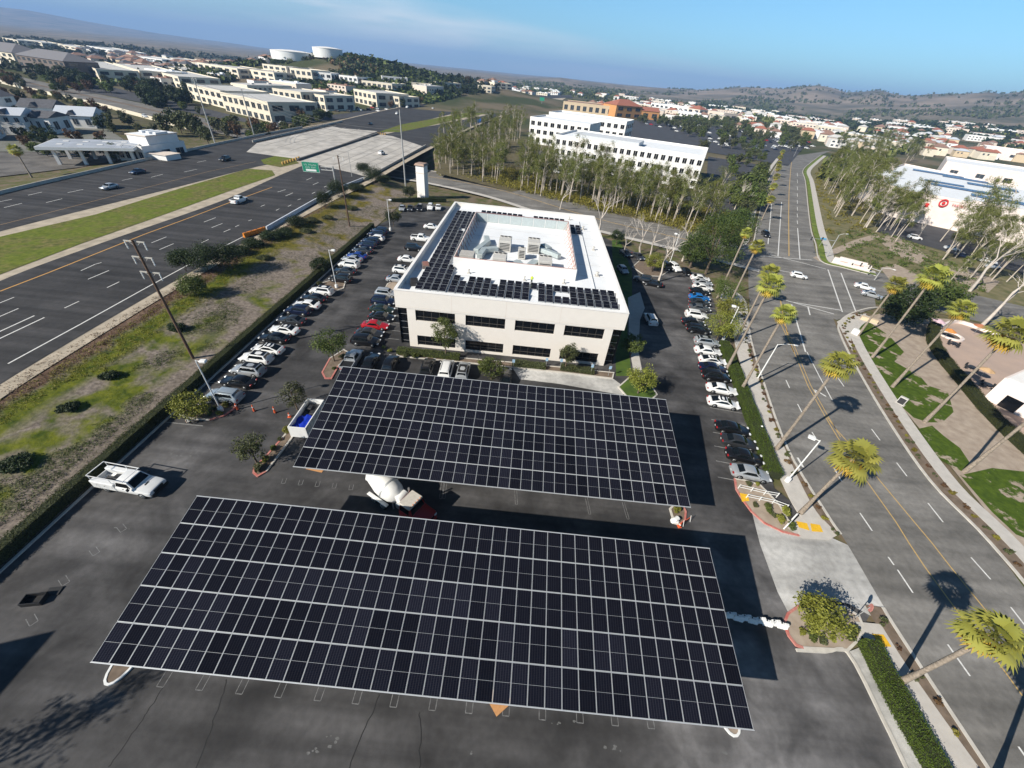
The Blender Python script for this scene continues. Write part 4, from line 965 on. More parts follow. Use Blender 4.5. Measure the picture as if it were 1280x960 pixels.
# ------------------------------------------------------------------ business park of cream blocks beyond the freeway
BP = [((283, 139), (341, 155), 34, 11, 8), ((240, 125), (282, 136), 34, 10, 6), ((191, 100), (228, 112), 34, 9, 6), ((147, 92), (180, 104), 34, 9, 5), ((92, 88), (127, 103), 30, 9, 4),
      ((345, 131), (380, 137), 30, 11, 5), ((383, 134), (408, 139), 30, 10, 4), ((444, 128), (472, 135), 36, 11, 5), ((473, 132), (500, 136), 28, 9, 4),
      ((176, 86), (232, 97), 40, 8, 7), ((250, 90), (300, 99), 40, 9, 6), ((300, 95), (345, 104), 40, 9, 5), ((365, 100), (392, 105), 30, 12, 4), ((394, 103), (416, 106), 26, 10, 3),
      ((453, 111), (491, 119), 32, 10, 6), ((515, 113), (540, 117), 28, 9, 4), ((545, 110), (576, 114), 30, 8, 4), ((478, 105), (510, 108), 26, 8, 4), ((597, 114), (614, 117), 30, 8, 3), ((618, 110), (640, 113), 30, 8, 3),
      ((110, 62), (150, 71), 46, 8, 6), ((68, 60), (98, 66), 36, 8, 4), ((160, 76), (205, 82), 40, 8, 6), ((5, 52), (25, 57), 34, 8, 4), ((28, 53), (55, 60), 34, 8, 4), ((330, 90), (360, 96), 40, 9, 4), ((205, 78), (240, 84), 36, 8, 5), ((425, 104), (448, 109), 30, 9, 4)]
BPL = "front,left of the twin steel poles;front,just left of the near steel pole;middle row above the dark tree clump;left of the middle row above the ochre slope;far left of the park beside the grey roofed flats;right of the longest front block;narrow, between two shaded gables in the front row;front row under the water tanks;last of the front row before the freeway bend;second row with a long white roof;second row behind the steel poles;second row below the tank hill;upper row at the foot of the tank hill;upper row, small, right of its twin below the tank;upper row behind the trees right of the tank hill;back row near the freeway bend;white, far back beyond the bend;beige, tucked under the tank hill trees;tiny, at the far end beside the freeway;farthest, by the freeway trees;long, near the far left skyline;short, near the left skyline trees;long and low, in the far left rows;white, at the very left edge;white, second from the left edge;third row, behind the long roofs;third row, among dark trees;upper row between trees and tank".split(';')
for (p0, p1, dp, hh, nw), lb in zip(BP, BPL):
    n0 = len(lb.split(',')[0])
    pxblock('cream business park block ' + lb.replace(',', ''), 'office block', p0, p1, dp, hh, M_CREAM if rng.random() < .75 else M_WHITEB, M_ROOF_G, 2, nw, 'business_park_building', group='office blocks of the business park', side=3, winw=.6, winh=.55)
# grey-roofed flats at the far left
pxblock('long brown grey apartment block with grey hipped roof at the far left', 'apartment block', (30, 90), (90, 100), 26, 13, M_BROWNW, mat("grey_roof", (.17, .165, .175), .9, var=.1), 3, 9, 'apartment_building', roof='hip', side=2)
pxblock('apartment block with pale end walls and grey roof at the left edge', 'apartment block', (-30, 80), (26, 88), 30, 13, M_CREAM, MATS["grey_roof"], 3, 8, 'apartment_building', roof='hip', side=2)
# shops and homes at the left, this side of the business park
a, c = place((100, 204), (148, 185)); a = G(100, 205); 
t = thing('fuel_canopy', 'flat grey roofed filling station canopy on white pillars beside the freeway', 'canopy', G(62, 208), radians(28))
b = MB(); b.box((12, 8, 5.4), (26, 17, .9)); b.build('roof_slab', M_WPAINT, t)
b = MB(); b.box((12, 8, 5.87), (25.4, 16.4, .04)); b.build('roof', mat("blue_grey_roof", (.34, .37, .42), .8, var=.15, scale=.3), t)
b = MB(); b.build('ridge', M_WHITEB, t) if b.v else None
for k in range(8): b = MB(); b.box((12 + (k % 4 - 1.5) * 5.4, 8 + (k // 4 - .5) * 6, 5.95), (1.6, 1.2, .12)); b.build('skylight', M_WHITEB, t)
for x in (2, 9, 16, 23):
    for y in (3, 13):
        b = MB(); b.box((x, y, 2.48), (.9, .9, 4.94)); b.build('pillar', M_WHITEB, t)
t, wd, _ = block('shop_building', 'white stepped filling station shop with brown cornice beside the freeway', 'shop', G(152, 201), G(186, 206), 18, 5.2, M_WHITEB, M_ROOF_W, 1, 4, side=3, frame=M_STUCCO2)
b = MB(); b.box((wd * .62, 10, 7.2), (wd * .7, 13, 3.4)); b.build('upper_storey', M_WHITEB, t)
b = MB(); b.box((wd * .62, 10, 8.95), (wd * .7 + .5, 13.5, .3)); b.build('cornice', M_STUCCO2, t)
b = MB(); b.box((wd * .62, 10, 9.13), (wd * .7 - .3, 12.5, .06)); [b.box((wd * .45 + k * 3, 10, 9.5), (1.2, 5, .7)) for k in range(3)]; b.build('roof', M_ROOF_W, t)
b = MB(); b.box((wd + 4, 4, 2), (8, 6, 4)); b.build('side_wing', M_WHITEB, t)
b = MB(); b.box((wd + 4, 4, 4.05), (8.6, 6.6, .12)); b.build('wing_roof', M_STUCCO2, t)
for p0, p1, dp, hh, rf, lb in (((0, 168), (38, 169), 14, 7, M_ROOF_LG, 'white two storey house with pale roof and dark dormer at the left edge'), ((75, 159), (122, 161), 14, 5, M_ROOF_LG, 'low white house with pale gabled roof behind the filling station'), ((40, 166), (70, 168), 12, 6, M_ROOF_DK, 'small white house between dark gables left of the filling station'), ((30, 148), (72, 150), 14, 5, M_ROOF_DK, 'white house with dark roof beside the divided road'), ((-30, 146), (28, 140), 16, 7, M_ROOF_DK, 'dark roofed house with twin gables at the left edge'), ((-60, 176), (-2, 176), 14, 7, M_ROOF_LG, 'white house cut by the left edge of the picture')):
    a = G(*p0); c = G(*p1)
    t, wd, _ = block('white_house', lb, 'house', a, c, dp, hh, M_WHITEB, rf, 1 if hh < 6.5 else 2, 3, side=2, roof='gable', winw=.4)
    b = MB(); b.add([(wd * .3, -.3, hh), (wd * .6, -.3, hh), (wd * .45, -.3, hh + 2.2), (wd * .3, dp * .4, hh + 1.2), (wd * .6, dp * .4, hh + 1.2), (wd * .45, dp * .4, hh + 2.2)], [(0, 1, 2), (1, 4, 5, 2), (0, 2, 5, 3), (3, 5, 4)]); b.build('dormer', M_ROOF_DK, t)
# water tanks on the hill
for px, rad, hh, lb in ((366, 26, 9, 'low wide white water tank on the hilltop'), (411, 19, 10, 'white water tank half hidden by hilltop trees')):
    dirv = G(px, 72, 20) ; v = Vector((dirv.x, dirv.y, 0)).normalized(); p = v * (755 if px < 400 else 745); z = H(p.x, p.y) - .5
    t = thing('water_tank', lb, 'water tank', (p.x, p.y, z), 0, None)
    b = MB(); b.lathe([(rad, 0), (rad, hh)], n=40); b.build('shell', mat("tank_white", (.72, .72, .70), .6, var=.04, scale=.05), t, smooth=50)
    b = MB(); b.lathe([(rad + .3, hh), (rad + .3, hh + .4), (rad * .5, hh + 1.6), (.5, hh + 2)], n=40); b.build('roof', M_WHITEB, t, smooth=40)
# ------------------------------------------------------------------ vegetation
BARK = mat("brown_bark", (.12, .09, .065), .95, var=.25, scale=4)
BARK_W = mat("pale_eucalyptus_bark", (.50, .44, .37), .9, c2=(.33, .28, .23), scale=1.1)
BARK_P = mat("palm_trunk", (.34, .28, .22), .95, c2=(.17, .14, .11), scale=5, bump=.8)
LF_DARK = leaf_mat("dark_leaves", (.010, .019, .006), (.045, .065, .016))
LF_MID = leaf_mat("green_leaves", (.030, .050, .010), (.135, .165, .034))
LF_YEL = leaf_mat("yellow_green_leaves", (.075, .088, .013), (.29, .29, .045))
LF_EUC = leaf_mat("eucalyptus_leaves", (.048, .062, .013), (.215, .225, .048))
LF_PINE = leaf_mat("deep_green_leaves", (.022, .042, .009), (.11, .155, .030))
LF_OLIVE = leaf_mat("olive_leaves", (.035, .045, .015), (.12, .13, .05))
LF_PALM = leaf_mat("palm_fronds", (.17, .19, .03), (.46, .45, .10), .45)
LF_DEAD = leaf_mat("old_palm_fronds", (.30, .20, .02), (.52, .36, .05), .6)
LF_HEDGE = leaf_mat("hedge_leaves", (.040, .068, .007), (.11, .16, .018))
LF_HEDGE_D = leaf_mat("dull_hedge_leaves", (.025, .038, .009), (.085, .095, .022))
LF_UND = leaf_mat("undergrowth_leaves", (.085, .082, .012), (.28, .235, .036))
LF_RED = leaf_mat("russet_leaves", (.07, .035, .018), (.17, .10, .045))

def leaves(centers, radii, n_per, size, seed, flat=.6, up=.5, asp=.55):
    "leaf-sized quads filling clumps; returns V, F"
    r = np.random.default_rng(seed); C = np.asarray(centers, float); R = np.asarray(radii, float)
    idx = np.repeat(np.arange(len(C)), n_per); n = len(idx)
    d = r.normal(size=(n, 3)); d /= np.linalg.norm(d, axis=1)[:, None]
    rad = r.random(n) ** .45
    P = C[idx] + d * (R[idx] * rad)[:, None] * np.array([1, 1, flat])
    nrm = d * .8 + r.normal(size=(n, 3)) * .7 + np.array([0, 0, up]); nrm /= np.linalg.norm(nrm, axis=1)[:, None]
    t = np.cross(nrm, r.normal(size=(n, 3))); t /= np.linalg.norm(t, axis=1)[:, None]; u = np.cross(nrm, t)
    s = size * (.6 + .8 * r.random(n))[:, None]
    t = t * s; u = u * s * asp
    V = np.stack([P - t, P - u * 1.0, P + t, P + u], 1).reshape(-1, 3)
    return V, np.arange(4 * n).reshape(-1, 4)
def crown_clumps(r, rx, ry, rz, n, cr, hollow=.5):
    C, R = [], []
    for k in range(n):
        v = Vector((r.gauss(0, 1), r.gauss(0, 1), r.gauss(0, 1))).normalized(); q = hollow + (1 - hollow) * r.random() ** .6
        C.append((v.x * rx * q, v.y * ry * q, v.z * rz * q)); R.append(cr * (.65 + .7 * r.random()))
    return C, R
def make_tree(name, label, cat, seed, h, rad, leafm, barkm, trunk_r=.16, clear=.35, n=40, per=55, size=.20, cr=None, flat=.8, group=None, stems=1):
    r = random.Random(seed); t = thing(name, label, cat, (0, 0, 0), 0, group)
    ch = h * (1 - clear); cz = h * clear + ch * .5
    C, R = crown_clumps(r, rad * .82, rad * .82, ch * .45, n, cr or rad * .34); C = [(x, y, z + cz) for x, y, z in C]
    V, F = leaves(C, R, per, size, seed, flat)
    b = MB(); top = cz + ch * .15
    for s in range(stems):
        a0 = 2 * pi * s / stems + .4; lx, ly = (0.0, 0.0) if stems == 1 else (cos(a0) * rad * .25, sin(a0) * rad * .25)
        b.path([(lx * .1, ly * .1, -.1), (lx * .5 + r.gauss(0, .05), ly * .5, h * clear * .6), (lx, ly, h * clear + ch * .15), (lx * 1.4 + r.gauss(0, .1), ly * 1.4, top)], [trunk_r * 1.25, trunk_r, trunk_r * .75, trunk_r * .25], 8)
    for k in range(9):
        c = C[r.randrange(len(C))]; z0 = h * clear * (.85 + .5 * r.random()) + .3
        b.path([(0, 0, z0), (c[0] * .45, c[1] * .45, (z0 + c[2]) / 2 + .2), (c[0] * .95, c[1] * .95, c[2])], [trunk_r * .55, trunk_r * .35, trunk_r * .1], 5)
    b.build('trunk', barkm, t, smooth=60)
    put('crown', npmesh('crown', V, F, leafm), t)
    return t
def make_euc(seed, h, label, group, lean=.06, sparse=1.0):
    "slender eucalyptus: bare pale trunk that forks, drooping clumps high up"
    r = random.Random(seed); t = thing('eucalyptus', label, 'tree', (0, 0, 0), 0, group)
    b = MB(); C, R = [], []
    for s in range(r.choice((1, 2, 2))):
        a = r.random() * 6.28; lx, ly = cos(a) * h * lean * (1 + s), sin(a) * h * lean * (1 + s)
        pts = [Vector((lx * q * q + r.gauss(0, .12) * q, ly * q * q + r.gauss(0, .12) * q, h * q * (1 - .08 * s) - .1)) for q in (0, .2, .42, .62, .8, .97)]
        tr = .011 * h
        b.path(pts, [tr * 1.25, tr, tr * .8, tr * .55, tr * .33, tr * .1], 7)
        for k in range(10):
            q = .38 + .6 * r.random(); i = min(int(q * 5), 4); p0 = pts[i].lerp(pts[i + 1], q * 5 - i)
            aa = r.random() * 6.28; L_ = h * (.08 + .13 * r.random()) * (1.25 - q * .5)
            p1 = p0 + Vector((cos(aa) * L_ * .5, sin(aa) * L_ * .5, L_ * .55)); p2 = p0 + Vector((cos(aa) * L_, sin(aa) * L_, L_ * .75))
            b.path([p0, p1, p2], [tr * .4, tr * .26, tr * .08], 5)
            for m in range(4):
                q2 = p1.lerp(p2, .35 + .75 * r.random()) + Vector((r.gauss(0, .4), r.gauss(0, .4), r.gauss(-.2, .5)))
                C.append(tuple(q2)); R.append(h * .068 * (.6 + .7 * r.random()))
    b.build('trunk', BARK_W, t, smooth=60)
    V, F = leaves(C, R, int(44 * sparse), .15, seed, 1.0, -.1, .42)
    put('crown', npmesh('crown', V, F, LF_EUC), t); return t
def make_bare(seed, h, label, group=None):
    r = random.Random(seed); t = thing('bare_tree', label, 'tree', (0, 0, 0), 0, group); b = MB()
    def grow(p, d, L_, rr, lv):
        q = p + d * L_ * .5 + Vector((r.gauss(0, .04), r.gauss(0, .04), 0)) * L_; e = p + d * L_
        b.path([p, q, e], [rr, rr * .8, rr * .55], 6 if lv < 2 else 4)
        if lv < 4:
            for k in range(3 if lv < 3 else 2):
                nd = (d + Vector((r.gauss(0, .5), r.gauss(0, .5), r.gauss(.12, .25)))).normalized(); grow(e if k else q.lerp(e, .7), nd, L_ * (.5 + .3 * r.random()), rr * .5, lv + 1)
    grow(Vector((0, 0, -.1)), Vector((.08, .03, 1)).normalized(), h * .42, .026 * h, 0); b.build('trunk', mat("white_bare_bark", (.56, .50, .44), .9, c2=(.40, .35, .30), scale=1.5), t, smooth=60); return t
def make_palm(seed, h, label, group, cr=2.0, lean=(0.0, 0.0)):
    r = random.Random(seed); t = thing('fan_palm', label, 'palm', (0, 0, 0), 0, group)
    b = MB(); k = 12; pts = [(lean[0] * (i / k) ** 2, lean[1] * (i / k) ** 2, h * i / k - .1) for i in range(k + 1)]
    b.path(pts, [.30 - .13 * min(1, i / 4.) + .008 * (i % 2) for i in range(k + 1)], 10); b.build('trunk', BARK_P, t, smooth=60)
    def fronds(n, e0, e1, L0, rad_, seedk):
        V, F = [], []
        for i in range(n):
            az = 2 * pi * (i * .381966 + r.random() * .05); el = e0 + (e1 - e0) * (i + .5) / n + r.gauss(0, .08)
            d = Vector((cos(az) * cos(el), sin(az) * cos(el), sin(el))); sd = Vector((-sin(az), cos(az), 0)); up = sd.cross(d) * -1
            base = Vector((lean[0], lean[1], h)); L_ = L0 * (.85 + .3 * r.random()); hub = base + d * L_
            o = len(V); V += [base + sd * .03, base - sd * .03, hub - sd * .03, hub + sd * .03]; F.append((o, o + 1, o + 2, o + 3))
            m = 12; ho = len(V); V.append(hub); ring = []
            for q in range(2 * m + 1):
                th = (q / (2 * m) - .5) * 4.3; fd = d * cos(th) + sd * sin(th); tip = q % 2
                fl = rad_ * (1 - .16 * abs(th) / 2.1) * (1.0 if tip else .58) * (.94 + .12 * r.random())
                V.append(hub + fd * fl + up * (.10 * rad_ if not tip else 0) + Vector((0, 0, -1)) * fl * (.30 if tip else .10)); ring.append(len(V) - 1)
            for q in range(m): F.append((ho, ring[2 * q], ring[2 * q + 1], ring[2 * q + 2]))
        return np.array([tuple(v) for v in V]), np.array(F)
    V, F = fronds(27, -.55, 1.25, cr * .56, cr * .52, 0); put('crown', npmesh('crown', V, F, LF_PALM), t)
    V, F = fronds(11, -1.35, -.55, cr * .42, cr * .46, 1); put('old_fronds', npmesh('old_fronds', V, F, LF_DEAD), t)
    return t
def make_shrub(name, label, cat, seed, rad, h, leafm, per=60, n=14, size=.13, group=None):
    r = random.Random(seed); t = thing(name, label, cat, (0, 0, 0), 0, group)
    C = []; R = []
    for k in range(n):
        a, q = r.random() * 6.28, r.random() ** .5; C.append((cos(a) * q * rad * .7, sin(a) * q * rad * .7, h * (.3 + .5 * (1 - q * .6) * r.random() + .1))); R.append(rad * .42)
    V, F = leaves(C, R, per, size, seed, min(1.2, h / rad * .9)); put('foliage', npmesh('foliage', V, F, leafm), t)
    b = MB(); [b.tube((0, 0, -.05), (c[0] * .8, c[1] * .8, c[2]), .035, .012, 5) for c in C[:6]]; b.build('stem', BARK, t); return t
def hedge(label, line, wd, ht, leafm, seed, dens=70, size=.09, name='hedge'):
    line = resample(line, .8); t = thing(name, label, 'hedge', line[0]); o = line[0]
    b = MB(); core = [p - o for p in line]; slab_strip(b, core, -wd / 2 + .1, wd / 2 - .1, 0, ht - .08); b.build('branches', mat("hedge_core", (.022, .028, .008), .95, var=.3), t)
    r = np.random.default_rng(seed); V = []; n_all = 0; P = np.array([tuple(p) for p in core]); seg = np.diff(P, axis=0); per = 2 * ht + wd
    n = int(len(seg) * .8 * per * dens); i = r.integers(0, len(seg), n); tt = r.random(n)[:, None]
    base = P[i] + seg[i] * tt; tg = seg[i] / np.linalg.norm(seg[i], axis=1)[:, None]; sdv = np.stack([tg[:, 1], -tg[:, 0], np.zeros(n)], 1)
    s = r.random(n) * per; off = np.where(s < ht, -wd / 2, np.where(s < ht + wd, s - ht - wd / 2, wd / 2)); z = np.where(s < ht, s, np.where(s < ht + wd, ht, s - ht - wd))
    wob = .07 * np.sin(base[:, 0] * 1.3 + base[:, 1] * .9) + .05 * r.normal(size=n)
    C = base + sdv * (off + np.sign(off) * wob * .6)[:, None]; C[:, 2] += z + np.where(z >= ht - .01, wob, 0)
    nrm = np.where((z >= ht - .01)[:, None], np.array([0, 0, 1.]), sdv * np.sign(off)[:, None]) + r.normal(size=(n, 3)) * .45; nrm /= np.linalg.norm(nrm, axis=1)[:, None]
    t1 = np.cross(nrm, r.normal(size=(n, 3))); t1 /= np.linalg.norm(t1, axis=1)[:, None]; u = np.cross(nrm, t1); sz = (size * (.7 + .6 * r.random(n)))[:, None]
    V = np.stack([C - t1 * sz, C - u * sz * .6, C + t1 * sz, C + u * sz * .6], 1).reshape(-1, 3)
    put('foliage', npmesh('foliage', V, np.arange(4 * n).reshape(-1, 4), leafm), t); return t

# hedges
hedge('long dull green clipped hedge along the foot of the freeway embankment', [Vector((LOTL - .9, -28, 0)), Vector((LOTL - .9, 45, 0)), Vector((LOTL - .9, 113, 0))], 1.15, 1.3, LF_HEDGE_D, 1, 110, .07)
hedge('bright clipped hedge between the right row of cars and the pavement', [G(903, 432, 0), G(925, 490), G(945, 545), G(966, 600)], 1.7, 1.2, LF_HEDGE, 2, 200, .055)
hedge('bright clipped hedge at the bottom right beside the exit pavement', [G(1080, 805), G(1102, 850), G(1132, 905), G(1180, 990), G(1215, 1050)], 1.5, 1.2, LF_HEDGE, 3, 260, .05)
hedge('curving dark hedge round the patio on the right lawn', smooth_line([G(1166, 408), G(1164, 428), G(1178, 452), G(1200, 478), G(1222, 505), G(1250, 535), G(1290, 572), G(1350, 620)], 4), 1.9, 1.1, LF_HEDGE_D, 4, 130, .07)
hedge('low clipped hedge under the left part of the office front wall', [G(497, 441), G(540, 445), G(575, 449)], 1.3, .8, LF_MID, 5, 80)
hedge('low clipped hedge under the middle of the office front wall', [G(640, 456), G(686, 461)], 1.3, .75, LF_OLIVE, 6, 80)
hedge('low clipped hedge under the right part of the office front wall', [G(700, 461), G(745, 467)], 1.3, .75, LF_OLIVE, 7, 80)
hedge('low hedge behind the rear parking row near the tower', [G(488, 253), G(520, 252), G(560, 252)], 1.3, 1.2, LF_DARK, 8, 40, .12)

# lot trees, one by one: base pixel, height, radius
LT = [((418, 452), 5.6, 2.7, LF_MID, 'round green tree at the near left corner of the office parking row'),
      ((372, 512), 4.2, 2.0, LF_OLIVE, 'thin airy tree beside the orange cones and the white dumpster'),
      ((322, 580), 4.3, 2.0, LF_OLIVE, 'small tree on the narrow island beside the lone white pickup'),
      ((557, 446), 7.2, 2.5, LF_MID, 'tall green tree against the left half of the office front'),
      ((706, 462), 5.2, 1.6, LF_OLIVE, 'thin pale tree against the right half of the office front'),
      ((614, 474), 3.9, 2.2, LF_MID, 'round bright bush-like tree at the middle of the office front parking'),
      ((797, 492), 4.8, 2.6, LF_YEL, 'yellow green tree at the right end of the far canopy'),
      ((787, 447), 4.6, 2.0, LF_MID, 'green tree at the right front corner of the office'),
      ((402, 342), 3.6, 2.1, LF_DARK, 'dark tree beside the lamp in the middle of the left car row'),
      ((492, 283), 4.2, 2.6, LF_DARK, 'dark tree beside the lamp at the end of the left car row'),
      ((513, 251), 4.6, 2.6, LF_DARK, 'dark round tree left of the white tower'),
      ((814, 340), 4.6, 2.7, LF_YEL, 'yellow green tree in the middle of the right rear parking'),
      ((770, 306), 4.2, 2.4, LF_DARK, 'dark tree by the back right corner of the office'),
      ((900, 380), 6.2, 3.5, LF_MID, 'green tree beyond the blue car in the right row'),
      ((906, 404), 5.8, 3.3, LF_YEL, 'yellow tree in the middle of the right tree group'),
      ((895, 426), 5.6, 3.4, LF_YEL, 'nearest yellow green tree at the end of the right hedge'),
      ((1005, 788), 4.8, 2.3, LF_YEL, 'open leafy tree on the planted island at the exit drive'),
      ((245, 518), 3.0, 2.4, LF_YEL, 'leafy shrub tree beside the lamp at the near end of the left car row')]
for k, (p, h, r_, lm, lb) in enumerate(LT):
    t = make_tree('parking_tree', lb, 'tree', 100 + k, h, r_, lm, BARK, .11, .32 if h > 4 else .2, int(26 + r_ * 6), 90 if k not in (1, 2) else 42, .115, group='trees planted round the car park')
    t.location = G(*p); t.rotation_euler.z = k
# the wide dark conifer by the junction: several stems in one mass
BT = [((882, 342), 16.0, 8.2, 'wide deep green tree, the biggest crown beside the junction'), ((903, 322), 14.0, 6.6, 'deep green tree behind the biggest crown at the junction'), ((862, 334), 9.0, 4.8, 'deep green tree at the left end of the dark clump by the junction')]
for k, (p, h, r_, lb) in enumerate(BT):
    t = make_tree('broad_tree', lb, 'tree', 200 + k, h, r_, LF_PINE, BARK, .3, .2, 80, 150, .16, r_ * .26, group='dark trees by the junction'); t.location = G(*p)
t = make_tree('broad_tree', 'very dark dense tree on the corner lawn, right of the junction', 'tree', 210, 8.5, 6.0, LF_DARK, BARK, .3, .12, 80, 75, .26, 1.6, group='dark trees on the corner lawn'); t.location = G(1120, 402)
t = make_tree('broad_tree', 'dark green tree behind the dense one on the corner lawn', 'tree', 211, 7.5, 5.0, LF_PINE, BARK, .3, .12, 70, 70, .26, 1.5, group='dark trees on the corner lawn'); t.location = G(1165, 385)
# fan palms: foot pixel, crown pixel
PALMS = [((1119, 855), (1242, 792), 2.35, 'tallest fan palm at the bottom right, beside the clipped hedge'), ((1000, 642), (1067, 574), 2.1, 'fan palm nearest the exit drive, over the yellow lines'), ((970, 562), (1047, 452), 1.9, 'fan palm beyond the tall white street lamp'), ((925, 490), (1000, 404), 1.85, 'fan palm by the middle of the right hedge'), ((908, 462), (980, 366), 1.8, 'fan palm second from the junction on the car park side'), ((920, 425), (959, 339), 1.75, 'fan palm at the corner by the junction'), ((905, 395), (947, 308), 1.7, 'fan palm against the biggest dark tree'), ((897, 372), (941, 295), 1.6, 'fan palm half hidden behind the biggest dark tree'),
         ((1090, 447), (1166, 344), 2.2, 'fan palm on the corner lawn, left of the pair over the dark tree'), ((1072, 420), (1115, 352), 2.0, 'fan palm nearest the junction on the corner lawn'), ((1115, 484), (1198, 385), 2.1, 'fan palm leaning over the patio hedge'), ((1155, 528), (1262, 415), 2.3, 'fan palm at the edge of the lawn below the patio'), ((1205, 590), (1330, 470), 2.2, 'fan palm beside the far pavement, its crown cut by the right edge')]
for k, (p, c, cr, lb) in enumerate(PALMS):
    g0 = G(*p); h = top_height(p, c)
    t = make_palm(300 + k, h, lb, 'fan palms along the street', cr * (.84 + .055 * ((k * 5) % 7)), (.25 * sin(k * 2.1), .25 * cos(k * 1.7))); t.location = g0
# palms along the far street
PR = make_palm(330, 9.0, 'distant fan palm lining the far end of the main street', 'distant street palms', 1.9)
fp = [(952, 275), (956, 258), (960, 245), (963, 233), (966, 222), (968, 214), (971, 207)]
for k, p in enumerate(fp):
    t = PR if k == 0 else copy_tree(PR); t.location = G(*p); t.rotation_euler.z = k; t.scale = (1, 1, .85 + .05 * (k % 4))
t = make_palm(340, 7.5, 'palm with a dark skirt of fronds beside the filling station', None, 2.0); t.location = G(40, 222)
# shrubs on the embankment
SH = [((262, 345), 3.6, 3.6, LF_DARK), ((248, 372), 2.6, 2.4, LF_MID), ((292, 340), 3.4, 3.4, LF_DARK), ((236, 345), 2.6, 3.0, LF_DARK), ((300, 322), 2.2, 1.8, LF_DARK), ((318, 312), 2.2, 1.7, LF_DARK), ((340, 303), 2.3, 2.0, LF_DARK), ((358, 298), 2.4, 2.0, LF_DARK), ((372, 286), 2.5, 2.6, LF_DARK), ((390, 280), 1.7, 1.2, LF_OLIVE), ((382, 292), 1.5, 1.0, LF_OLIVE), ((407, 262), 2.6, 3.0, LF_DARK), ((424, 250), 3.2, 3.6, LF_DARK), ((446, 241), 2.8, 2.6, LF_DARK), ((468, 232), 3.6, 4.6, LF_DARK), ((455, 222), 2.6, 3.2, LF_DARK), ((480, 228), 2.6, 2.4, LF_DARK), ((410, 275), 1.5, 1.0, LF_OLIVE), ((85, 512), 1.1, .8, LF_DARK), ((138, 472), 1.0, .9, LF_DARK), ((222, 412), 1.2, 1.1, LF_DARK), ((20, 580), 1.4, .9, LF_DARK), ((440, 262), 1.6, 1.1, LF_OLIVE), ((330, 326), 1.3, .9, LF_OLIVE)]
SHL = "largest dark round bush beside the freeway kerb;lighter green bush under the largest dark bush;dark bush joined to the right of the largest one;dark bush joined to the left of the largest one;low dark bush right of the big clump;second low dark bush beyond the big clump;dark bush beside the orange barrier end;dark bush above the grey shrubs by the barrier;upright dark bush below the farther power pole;grey green low shrub on the slope by the farther power pole;smaller grey green shrub in front of the upright dark bush;dark bush left of the farther power pole, by the white barrier;tall dark bush behind the farther power pole;dark bush between the farther power pole and the bridge;tallest dark bush at the near corner of the bridge;dark bush at the end of the white barrier;dark bush in the mouth of the underpass;small grey shrub at the foot of the farther power pole;small dark scrub bush in the green band at the far left;small dark scrub bush left of the near power pole;scrub bush beside the near power pole;scrub bush at the left edge of the slope;grey shrub above the end of the hedge;grey low shrub below the row of dark bushes".split(';')
for k, ((p, r_, h, lm), lb) in enumerate(zip(SH, SHL)):
    t = make_shrub('bush', lb, 'bush', 400 + k, r_ * (1.1 if k > 3 else .95), h * (1.75 if k < 4 else 1.5 if h > 2.9 else .95), lm, 190, 14 + int(r_ * 7), .11, 'bushes on the freeway embankment'); q = G(*p, 1.0); t.location = (q.x, q.y, H(q.x, q.y) + .1)
# rough grass and low scrub on the embankment, uncountable
def tufts(name, n, seed, leafm, xr, yr, size, dens):
    r = np.random.default_rng(seed); x, y = r.uniform(*xr, n * 3), r.uniform(*yr, n * 3); ok = vnoise(x, y, 9.) > dens; x, y = x[ok][:n], y[ok][:n]
    C = np.stack([x, y, Hn(x, y) + .28], 1); V, F = leaves(C, np.full(len(x), .42), 7, size, seed, .45, .9, .3); kind(put(name, npmesh(name, V, F, leafm)), 'stuff')
tufts('verge_grass', 4200, 1, LF_UND, (-61.5, -56), (-10, 150), .11, .42)
tufts('verge_grass', 3600, 2, LF_OLIVE, (-56, -45), (-10, 150), .09, .50)
tufts('verge_grass', 2500, 3, LF_MID, (-53.5, -47), (-5, 62), .09, .44)
tufts('dry_scrub', 1500, 4, LF_RED, (-64, -60), (-10, 110), .11, .45)
# small planting: clumps in the street strips and islands
lp = [make_shrub('strip_plant', 'small clumped plant in the kerbside planting strip', 'plant', 450 + k, .42, .4, (LF_OLIVE, LF_UND, LF_RED)[k], 40, 5, .08, 'plants in the kerbside strips') for k in range(3)]
used = [0, 0, 0]
def strip_plants(line, off, step, j=.15):
    for i, p in enumerate(resample(offset_line(line, off), step)):
        k = (i * 7 + i // 3) % 3; q = (p.x + rng.gauss(0, j), p.y + rng.gauss(0, j), .10)
        if not used[k]: lp[k].location = q; used[k] = 1
        else: dup(lp[k], q, rng.random() * 6, scale=.7 + .6 * rng.random())
strip_plants([p for p in kr_n if p.y > 12], 1.15, 1.55); strip_plants(kl1, -1.1, 2.0); strip_plants(kl2[:-6], -1.0, 1.7)
